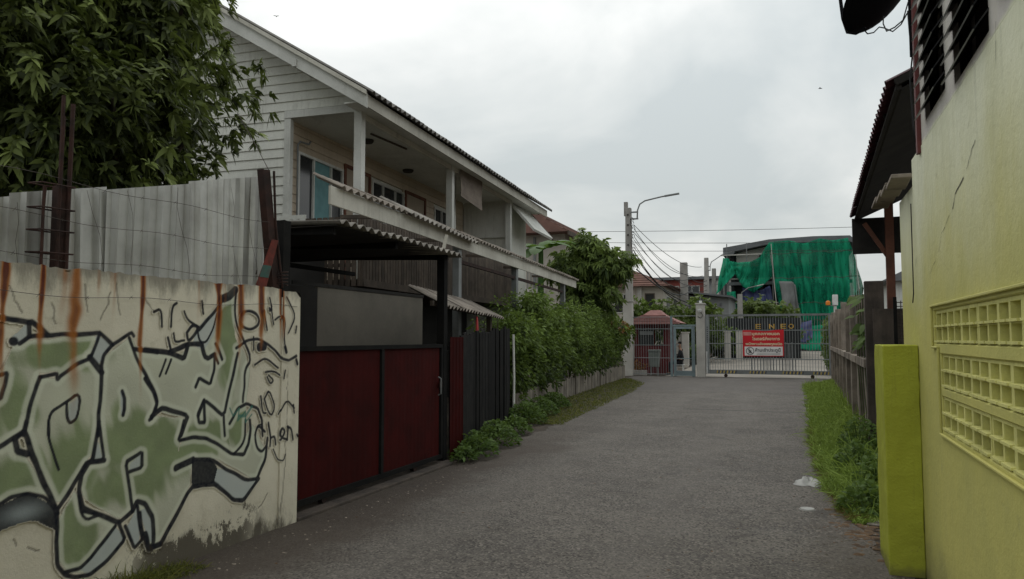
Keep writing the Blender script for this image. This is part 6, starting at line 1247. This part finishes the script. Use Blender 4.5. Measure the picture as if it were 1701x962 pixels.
def hedge_line(y): return lerp([(12.9, -5.3), (18.2, -6.0), (24.5, -6.45), (29.6, -6.75)], y)
hg = thing('hedge', 'long ragged leafy hedge on the left behind low concrete boards', 'hedge', (-5.6, 20, 0)); r = np.random.default_rng(21)
Ps, Ds, Ts = [], [], []
nb_ = 420
for k in range(nb_):
    yy = 13.35+15.85*r.random(); top = 1.98+0.24*math.sin(yy*1.7)+0.18*math.sin(yy*4.1+1)+0.02*(yy-13); hx = hedge_line(yy); face = r.random() < 0.72
    c = np.array([hx+(0.30+0.12*r.normal() if face else r.uniform(-0.6, 0.3)), yy, ((0.72 if r.random() < 0.8 else 0.35)+(top-0.72)*r.random()**0.85) if face else top*(0.85+0.15*r.random())]); n = int(r.integers(90, 150)); rd = r.uniform(0.22, 0.42)
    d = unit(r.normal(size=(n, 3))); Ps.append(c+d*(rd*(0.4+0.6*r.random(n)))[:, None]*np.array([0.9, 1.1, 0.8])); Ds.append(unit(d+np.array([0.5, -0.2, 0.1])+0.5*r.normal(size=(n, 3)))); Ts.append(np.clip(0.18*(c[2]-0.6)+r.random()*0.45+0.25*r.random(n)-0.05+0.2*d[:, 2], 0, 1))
P = np.concatenate(Ps); D = np.concatenate(Ds); n = len(P); P[:, 2] = np.maximum(P[:, 2], 0.25); Lf = 0.085*(0.6+0.8*r.random(n))
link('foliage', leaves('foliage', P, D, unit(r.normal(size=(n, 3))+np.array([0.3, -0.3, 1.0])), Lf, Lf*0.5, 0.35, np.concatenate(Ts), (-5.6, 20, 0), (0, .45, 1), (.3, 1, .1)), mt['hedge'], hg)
m = MB()
for k in range(60):
    yy = 13.1+16.0*k/60; x = hedge_line(yy)+random.uniform(-0.3, 0.2); m.tube([(x, yy, 0), (x+random.uniform(-.15, .15), yy+random.uniform(-.15, .15), 0.9), (x+random.uniform(-.3, .3), yy+random.uniform(-.3, .3), 1.9)], [0.03, 0.02, 0.008], 5)
m.build('stems', mt['bark'], hg)
m = MB(); m.v = [(hedge_line(13.2+16*k/20)-0.25, 13.2+16*k/20, z) for k in range(21) for z in (0.0, 1.75)]; m.f = [(2*k, 2*k+2, 2*k+3, 2*k+1) for k in range(20)]
os_ = thing('ornamental_shrub', 'shrub with orange-tinted leaves at the far end of the hedge', 'shrub', (-6.35, 27.6, 0)); P, d, r = foliage_pts((-6.2, 27.8, 1.75), (0.5, 1.2, 0.55), 260, 0.2, 0.4, 31)
a = whorls(P, d, r, 6, 0.13, 0.45, 0.4, 0.3); link('foliage', leaves('foliage', *a, off=(-6.35, 27.6, 0)), mt['hedge'], os_)
P, d, r = foliage_pts((-6.05, 27.4, 2.0), (0.40, 1.3, 0.32), 34, 0.2, 0.5, 32); a = whorls(P, d, r, 6, 0.15, 0.45, 0.4, 0.3); link('orange_leaves', leaves('orange_leaves', *a, off=(-6.35, 27.6, 0)), mt['orangeleaf'], os_); MB().tube([(-6.35, 27.6, 0), (-6.3, 27.6, 1.6)], 0.03, 6).build('stem', mt['bark'], os_)
# low border of upright concrete boards at the foot of the hedge
lb = thing('board_edging', 'row of short upright concrete boards along the hedge foot', 'edging', (-5.4, 20, 0))
def bl_(y): return lerp([(13.2, -4.93), (18.2, -5.52), (24.5, -6.0), (29.0, -6.2)], y)
yy = 13.3
while yy < 28.8:
    w = random.uniform(0.17, 0.24); x = bl_(yy); sl_ = (bl_(yy+w)-x)
    if random.random() > 0.05: MB().prism([(x, yy, -0.02), (x+sl_, yy+w-0.015, -0.02), (x+sl_+random.uniform(-.01, .01), yy+w-0.015, 0.50+random.uniform(-.05, .04)), (x, yy, 0.50+random.uniform(-.05, .04))], (-0.04, 0, 0)).build('board', mt['boardconc'], lb)
    yy += w
# banana plant at the far end of the house
bn = thing('banana_plant', 'banana plant with broad torn leaves at the far end of the timber house', 'banana plant', (-7.95, 23.9, 0)); MB().tube([(-7.95, 23.9, 0), (-7.95, 23.9, 2.4), (-7.93, 23.9, 4.6)], [0.14, 0.12, 0.08], 8).build('stem', mt['banana'], bn)
def bleaf(a, el, L, W, sd):
    r = random.Random(sd); b = Vector((-7.93, 23.9, 4.5)); D = Vector((math.cos(a)*math.cos(el), math.sin(a)*math.cos(el), math.sin(el))); S = D.cross(Vector((0, 0, 1))).normalized(); n = 14; V = []; ca = []
    for k in range(n+1):
        t = k/n; c = b+D*(L*t)-Vector((0, 0, 0.55*L*t*t)); w = W*(math.sin(math.pi*min(1, t*0.95+0.06))**0.6)*(1 if t > 0.15 else t*4); ca.append(c); V += [c-S*w+Vector((0, 0, -0.12*w-r.random()*0.04)), c, c+S*w+Vector((0, 0, -0.12*w-r.random()*0.04))]
    F = []
    for k in range(n):
        for j in (0, 1):
            if r.random() > 0.06: F.append((3*k+j, 3*k+j+1, 3*k+4+j, 3*k+3+j))
    off = Vector((-7.95, 23.9, 0)); o = link('leaf', quads_mesh('leaf', [tuple(v-off) for v in V], F, {'tone': ('FLOAT', [0.5]*len(V))}), mt['banana'], bn)
for i, (a, el, L) in enumerate(((0.2, 0.75, 1.6), (-0.3, 0.6, 1.5), (3.4, 0.6, 1.5), (2.6, 0.4, 1.6), (1.4, 0.9, 1.5), (-1.4, 0.35, 1.7), (-1.9, 0.5, 1.6), (4.6, 0.2, 1.8))): bleaf(a, el, L, 0.27, i)
bn2 = thing('banana_plant', 'low banana plant glimpsed under the long awning', 'banana plant', (-8.0, 21.5, 0)); MB().tube([(-8.0, 21.5, 0), (-8.0, 21.5, 1.7)], [0.1, 0.07], 8).build('stem', mt['banana'], bn2)
for o in list(bn.children):
    if o.name.startswith('leaf'):
        c = o.copy(); COL.objects.link(c); c.parent = bn2; c.location = (0, 0, -2.8)
# trees of the estate
def round_tree(label, x, yy, z, rad, n, sd, mat='shrub', L=0.14, cat='tree', nm_='round_tree'):
    t = thing(nm_, label, cat, (x, yy, gz(yy)), group='estate trees and bushes'); P, d, r = foliage_pts((x, yy, z), rad, n, 0.22, 0.3, sd, gz(yy)); tn = np.clip(0.25+0.4*d[:, 2]+0.3*r.random(n), 0, 1); a = whorls(P, d, r, 8, L, 0.5, 0.3, 0.3, tn)
    link('crown', leaves('crown', *a, off=(x, yy, gz(yy))), mt[mat], t); MB().tube([(x, yy, gz(yy)), (x, yy, z)], [0.10, 0.05], 7).build('trunk', mt['bark'], t)
round_tree('rounded bright green tree in front of the blue tarpaulin', -1.75, 49.5, 2.95, (1.95, 1.4, 1.15), 520, 41, L=0.26)
round_tree('bushy green tree between guard booth and bare pole', -6.7, 42, 2.5, (1.2, 1.1, 1.15), 380, 42, L=0.22)
round_tree('yellow-green tree behind the middle gate post', -4.9, 43.5, 2.35, (1.35, 1.1, 1.55), 420, 43, L=0.22)
round_tree('low dark bush above the guard booth roof', -8.0, 41, 2.6, (1.2, 1.0, 1.1), 320, 44, 'hedge', 0.22)
round_tree('clipped hedge bush behind the estate pillars', -4.2, 46.5, 1.3, (1.6, 0.9, 0.9), 420, 45, 'hedge', 0.18, 'bush', 'bush')
round_tree('dark bush behind the estate sign wall', -1.6, 51.5, 1.6, (2.2, 0.9, 1.3), 420, 46, 'hedge', 0.2, 'bush', 'bush')
round_tree('low ground-cover bush along estate kerb', -5.0, 42.3, 0.75, (0.5, 1.6, 0.5), 260, 47, 'weed', 0.2, 'bush', 'bush')
vg = thing('climbing_hedge', 'tall narrow yellow-green climbing hedge behind right end of barred gate', 'hedge', (1.25, 34, 0)); P, d, r = foliage_pts((1.35, 34, 1.35), (0.32, 1.5, 1.25), 420, 0.12, 0.3, 48); a = whorls(P, d, r, 7, 0.13, 0.5, 0.3, 0.2); link('foliage', leaves('foliage', *a, off=(1.25, 34, 0)), mt['shrub'], vg); MB().tube([(1.35, 34, 0), (1.35, 34, 2.2)], 0.03, 5).build('stem', mt['bark'], vg)
vn = thing('vine', 'broad-leaved green vine climbing over the near concrete fence panel', 'vine', (1.05, 12.6, 0)); r = np.random.default_rng(51); n = 46
P = np.stack([0.93+0.12*r.random(n), 12.0+1.9*r.random(n), 1.35+0.95*r.random(n)**0.8], 1); D = unit(np.stack([-0.4-0.4*r.random(n), -0.5*r.normal(size=n), -0.35+0.7*r.random(n)], 1)); me = leaves('leaves', P, D, np.stack([-0.5*np.ones(n), -0.5+0*P[:, 0], 0.9+0*P[:, 0]], 1)+0.3*r.normal(size=(n, 3)), 0.17*(0.6+0.7*r.random(n)), 0.12, 0.5, 0.3+0.5*r.random(n), (1.05, 12.6, 0), ws=(.5, 1, .7, .05)); link('leaves', me, mt['weed'], vn)
m = MB()
for k in range(4): m.tube([(1.0, 12.1+0.45*k, 0.0), (0.95, 12.2+0.45*k, 1.2), (0.96, 12.4+0.4*k, 1.9), (0.94, 12.1+0.45*k, 2.3)], 0.006, 5)
m.build('stem', mt['weed'], vn)

# grass along the right verge, thin dry fringe at the tarmac, grass and weeds on the left
def blades(name, label, mat, n, fn, L, W, seed, lean=0.5, droop=0.5, tone=(0.1, 0.8)):
    r = np.random.default_rng(seed); y, x, h = fn(r, n); P = np.stack([x, y, np.array([gz(v) for v in y])+0.002], 1)
    D = unit(np.stack([r.normal(size=n)*lean, r.normal(size=n)*lean, np.ones(n)], 1)); Lr = L*h*(0.45+0.8*r.random(n))
    me = leaves(name, P, D, r.normal(size=(n, 3)), Lr, W*(0.7+0.6*r.random(n)), droop*(0.5+r.random(n)), tone[0]+(tone[1]-tone[0])*r.random(n), ts=(0, .4, .75, 1), ws=(.7, 1, .6, .05))
    o = link(name, me, mat); stuff(o); o['label'] = label; o['category'] = 'grass'; return o
def verge(r, n):
    y = 7.0+23.2*r.random(n)**1.7; e = np.array([lerp(RE, v) for v in y])+0.05*np.sin(y*5); t = r.random(n); x = e-0.02+(np.where(y < 11, 0.80+0.03*y, 1.08+0.0165*(y-11.5))-e)*t; x = np.where(y < 7.4, np.maximum(x, 0.45), x)
    h = np.clip(0.5+0.6*t, 0, 1.1)*(0.72+0.45*np.sin(x*9+y*3.1)*np.sin(y*2.7+x*4))*np.where(r.random(n) < 0.08, 1.6, 1.0); h *= np.clip((y-6.7)/1.2, 0.25, 1)*np.clip((30.5-y)/4, 0.3, 1); return y, x, h
blades('grass', 'rough green grass along the foot of the concrete fence', mt['grass'], 30000, verge, 0.50, 0.0080, 61, 0.55, 0.75)
blades('tall_grass', 'long arching grass blades rising out of the verge', mt['grass'], 5200, verge, 0.85, 0.010, 66, 0.6, 0.8, (0.3, 1.0))
def fringe(r, n):
    y = 7.1+7*r.random(n)**1.6; e = np.array([lerp(RE, v) for v in y]); return y, e-0.05+0.16*r.random(n), np.ones(n)
blades('dry_grass', 'brown dry grass fringe at the edge of the tarmac', mt['drygrass'], 2600, fringe, 0.14, 0.005, 62, 0.9, 0.6)
def leftv(r, n):
    y = 13.0+15.5*r.random(n)**1.2; a = np.array([lerp(LE, v) for v in y]); b = np.array([bl_(max(13.3, v)) for v in y]); x = b+(a+0.12-b)*r.random(n); return y, x, 0.5+0.6*r.random(n)
blades('verge_grass', 'yellowing low grass between hedge boards and tarmac', mt['yellowgrass'], 9000, leftv, 0.15, 0.010, 63, 0.8, 0.6)
def wallf(r, n):
    y = 3.0+1.15*r.random(n); return y, -3.955+0.22*r.random(n)**1.5, (0.5+0.9*np.exp(-((y-3.55)/0.3)**2))
blades('wall_grass', 'tuft of yellow-green grass at the foot of the graffiti wall', mt['yellowgrass'], 1500, wallf, 0.20, 0.005, 64, 0.6, 0.6)
labs = ['leafy green weed clump at the far foot of the red gate', 'leafy weed clump in front of the red ribbed panel', 'low weed clump at the foot of the black board fence', 'weed clump beside the white pipe', 'weed clump at the near end of the hedge boards', 'small weed clump along the hedge boards', 'smallest weed clump beside the gate sill', 'low leafy weed at the near end of the right grass verge', 'leafy weed in the grass just beyond the yellow-green pillar', 'leafy weed in the middle of the right grass verge', 'tall leafy weed under the near concrete fence post']
for i, (x, yy, rr, hh) in enumerate(((-3.95, 9.15, 0.36, 0.30), (-4.08, 10.2, 0.40, 0.34), (-4.28, 11.5, 0.34, 0.27), (-4.62, 13.0, 0.46, 0.38), (-4.80, 14.4, 0.44, 0.36), (-5.1, 16.2, 0.45, 0.32), (-3.92, 8.72, 0.18, 0.18), (0.56, 7.45, 0.26, 0.26), (0.72, 8.35, 0.28, 0.36), (0.62, 9.6, 0.30, 0.34), (0.78, 11.2, 0.34, 0.5))):
    t = thing('weed_plant', labs[i], 'weed', (x, yy, 0), group='weeds along the lane'); r = np.random.default_rng(70+i); n = int(900*rr*rr/0.18); q = r.random(n)**0.6; a = r.random(n)*6.283
    P = np.stack([x+rr*q*np.cos(a)*0.8, yy+rr*q*np.sin(a)*1.15, 0.03+hh*(1-q*q*0.85)*r.random(n)**0.5], 1); D = unit(np.stack([np.cos(a)*q+0.5*r.normal(size=n), np.sin(a)*q+0.5*r.normal(size=n), 0.5+0.4*r.normal(size=n)], 1)); Lf = 0.06*(0.6+0.9*r.random(n))
    link('foliage', leaves('foliage', P, D, unit(r.normal(size=(n, 3))*0.6+np.array([0.2, -0.3, 1])), Lf, Lf*0.55, 0.4, np.clip(0.1+P[:, 2]/hh*0.55+0.25*r.random(n), 0, 1), (x, yy, 0), (0, .45, 1), (.35, 1, .1)), mt['weed'], t)
    m = MB()
    for k in range(9): b = random.uniform(0, 6.28); q = rr*0.6*random.random(); m.tube([(x+q*0.3*math.cos(b), yy+q*0.3*math.sin(b), 0), (x+q*math.cos(b), yy+q*math.sin(b), hh*0.75)], 0.004, 4)
    m.build('stems', mt['weed'], t)

# ------------------------------------------------------------------ rubbish, rubble, birds
def crumple(name, c, rx, ry, h, mat, label, cat, seed):
    r = np.random.default_rng(seed); n, k = 16, 7; V = []; F = []
    for j in range(k+1):
        q = j/k
        for i in range(n):
            a = 2*math.pi*i/n; s = (1-q**1.5)*(1+0.25*math.sin(3*a+seed)+0.12*r.normal()); V.append((c[0]+rx*s*math.cos(a), c[1]+ry*s*math.sin(a), c[2]+h*q*(1+0.25*r.normal())*(0.4+0.6*(0.5+0.5*math.sin(2*a+1)))+0.004))
    for j in range(k):
        for i in range(n): i2 = (i+1) % n; F.append((j*n+i, j*n+i2, (j+1)*n+i2, (j+1)*n+i))
    return tag(link(name, quads_mesh(name, V, F, None, False), mat), label, cat)
crumple('plastic_bag', (0.10, 8.72, 0.005), 0.13, 0.20, 0.07, mt['bag'], 'crumpled clear plastic bag on tarmac beside the grass', 'bag', 3)
tag(MB().lathe((0.07, 7.42, 0.006), [(0.001, 0.006), (0.055, 0.006), (0.062, 0.010), (0.066, 0.0), (0.07, 0.0)], 18).build('discarded_lid', mt['bag']), 'flat round plastic lid on the tarmac nearer than the bag', 'lid')
crumple('wrapper', (0.66, 7.9, 0.05), 0.05, 0.06, 0.10, mt['pink'], 'crumpled pink wrapper in the grass beside the pillar', 'wrapper', 5)
tag(MB().prism([(0.52, 6.95, 0.012), (0.66, 6.90, 0.014), (0.67, 7.08, 0.03), (0.55, 7.10, 0.02)], (0, 0, 0.008)).build('cardboard_scrap', mt['pebble']), 'pale flat cardboard scrap beside the pillar foot', 'scrap')
def scatter(name, label, mat, n, fn, size, seed, flat=0.5):
    r = np.random.default_rng(seed); x, y = fn(r, n); s = size*(0.35+1.3*r.random(n)**2); base = np.array([[-1, -1, 0], [1, -1, 0], [1, 1, 0], [-1, 1, 0], [-.6, -.6, 1], [.6, -.6, 1], [.6, .6, 1], [-.6, .6, 1]], float)
    a = r.random(n)*6.28; V = np.repeat(base[None], n, 0)*(1+0.5*(r.random((n, 8, 3))-0.5)); V[:, :, 2] *= flat; X = V[:, :, 0]*np.cos(a)[:, None]-V[:, :, 1]*np.sin(a)[:, None]; Yv = V[:, :, 0]*np.sin(a)[:, None]+V[:, :, 1]*np.cos(a)[:, None]
    V = np.stack([X*s[:, None]+x[:, None], Yv*s[:, None]*0.8+y[:, None], V[:, :, 2]*s[:, None]+0.004], -1); b = (np.arange(n)*8)[:, None]
    F = np.concatenate([b+np.array([f]) for f in ((4, 5, 6, 7), (0, 1, 5, 4), (1, 2, 6, 5), (2, 3, 7, 6), (3, 0, 4, 7))], 0); o = link(name, quads_mesh(name, V.reshape(-1, 3), F, None, False), mat); stuff(o); o['label'] = label; o['category'] = 'rubble'; return o
scatter('rubble', 'scattered pale rubble and grit by the pillar foot', mt['pebble'], 420, lambda r, n: (0.28+0.20*r.normal(size=n), 6.75+0.55*r.normal(size=n)), 0.010, 81)
scatter('leaf_litter', 'dry brown leaves and twigs by the pillar foot', mt['litter'], 260, lambda r, n: (0.50+0.12*r.normal(size=n), 6.75+0.4*r.normal(size=n)), 0.022, 82, 0.25)
scatter('gate_grit', 'small stones and dirt along the gate sill and wall foot', mt['concrete'], 190, lambda r, n: (-3.78+0.20*np.abs(r.normal(size=n)), 3.4+5.2*r.random(n)), 0.007, 83)
scatter('road_grit', 'loose grit and dark crumbs on the tarmac', mt['litter'], 420, lambda r, n: (-3.6+3.8*r.random(n), 3.5+14*r.random(n)), 0.007, 84, 0.4)
def bird(label, p, span, rz, fly=True):
    t = thing('bird', label, 'bird', p, rz); s = span; x, y, z = p; m = MB(); m.tube([(x, y-0.28*s, z), (x, y-0.1*s, z), (x, y+0.1*s, z+0.02*s), (x, y+0.24*s, z+0.04*s), (x, y+0.34*s, z+0.03*s)], [0.02*s, 0.06*s, 0.07*s, 0.045*s, 0.008*s], 8); 
    m.v = [tuple(matrix_of(t).inverted() @ Vector(v)) if False else (v[0]-x, v[1]-y, v[2]-z) for v in m.v]; m.build('body', mt['hair'], t, True, world=False)
    for sg_ in (-1, 1):
        w = [(0, 0.08*s, 0.03*s), (0, -0.08*s, 0.03*s), (sg_*0.25*s, -0.08*s, 0.12*s), (sg_*0.5*s, -0.14*s, 0.05*s), (sg_*0.28*s, 0.06*s, 0.13*s)] if fly else [(sg_*0.05*s, 0.12*s, 0.05*s), (sg_*0.07*s, 0.0, 0.0), (sg_*0.02*s, -0.3*s, 0.0)]
        MB().prism(w, (0, 0, 0.01*s)).build('wing', mt['hair'], t, world=False)
bird('small dark bird flying in the sky on the right', (1.4, 38.0, 13.4), 0.30, 1.2)
bird('small dark bird flying just above the timber house gable', (-9.9, 12.5, 8.2), 0.13, 0.5)
bird('small dark bird perched on the timber house roof edge', (-9.05, 10.35, 7.34), 0.17, 0.8, False)
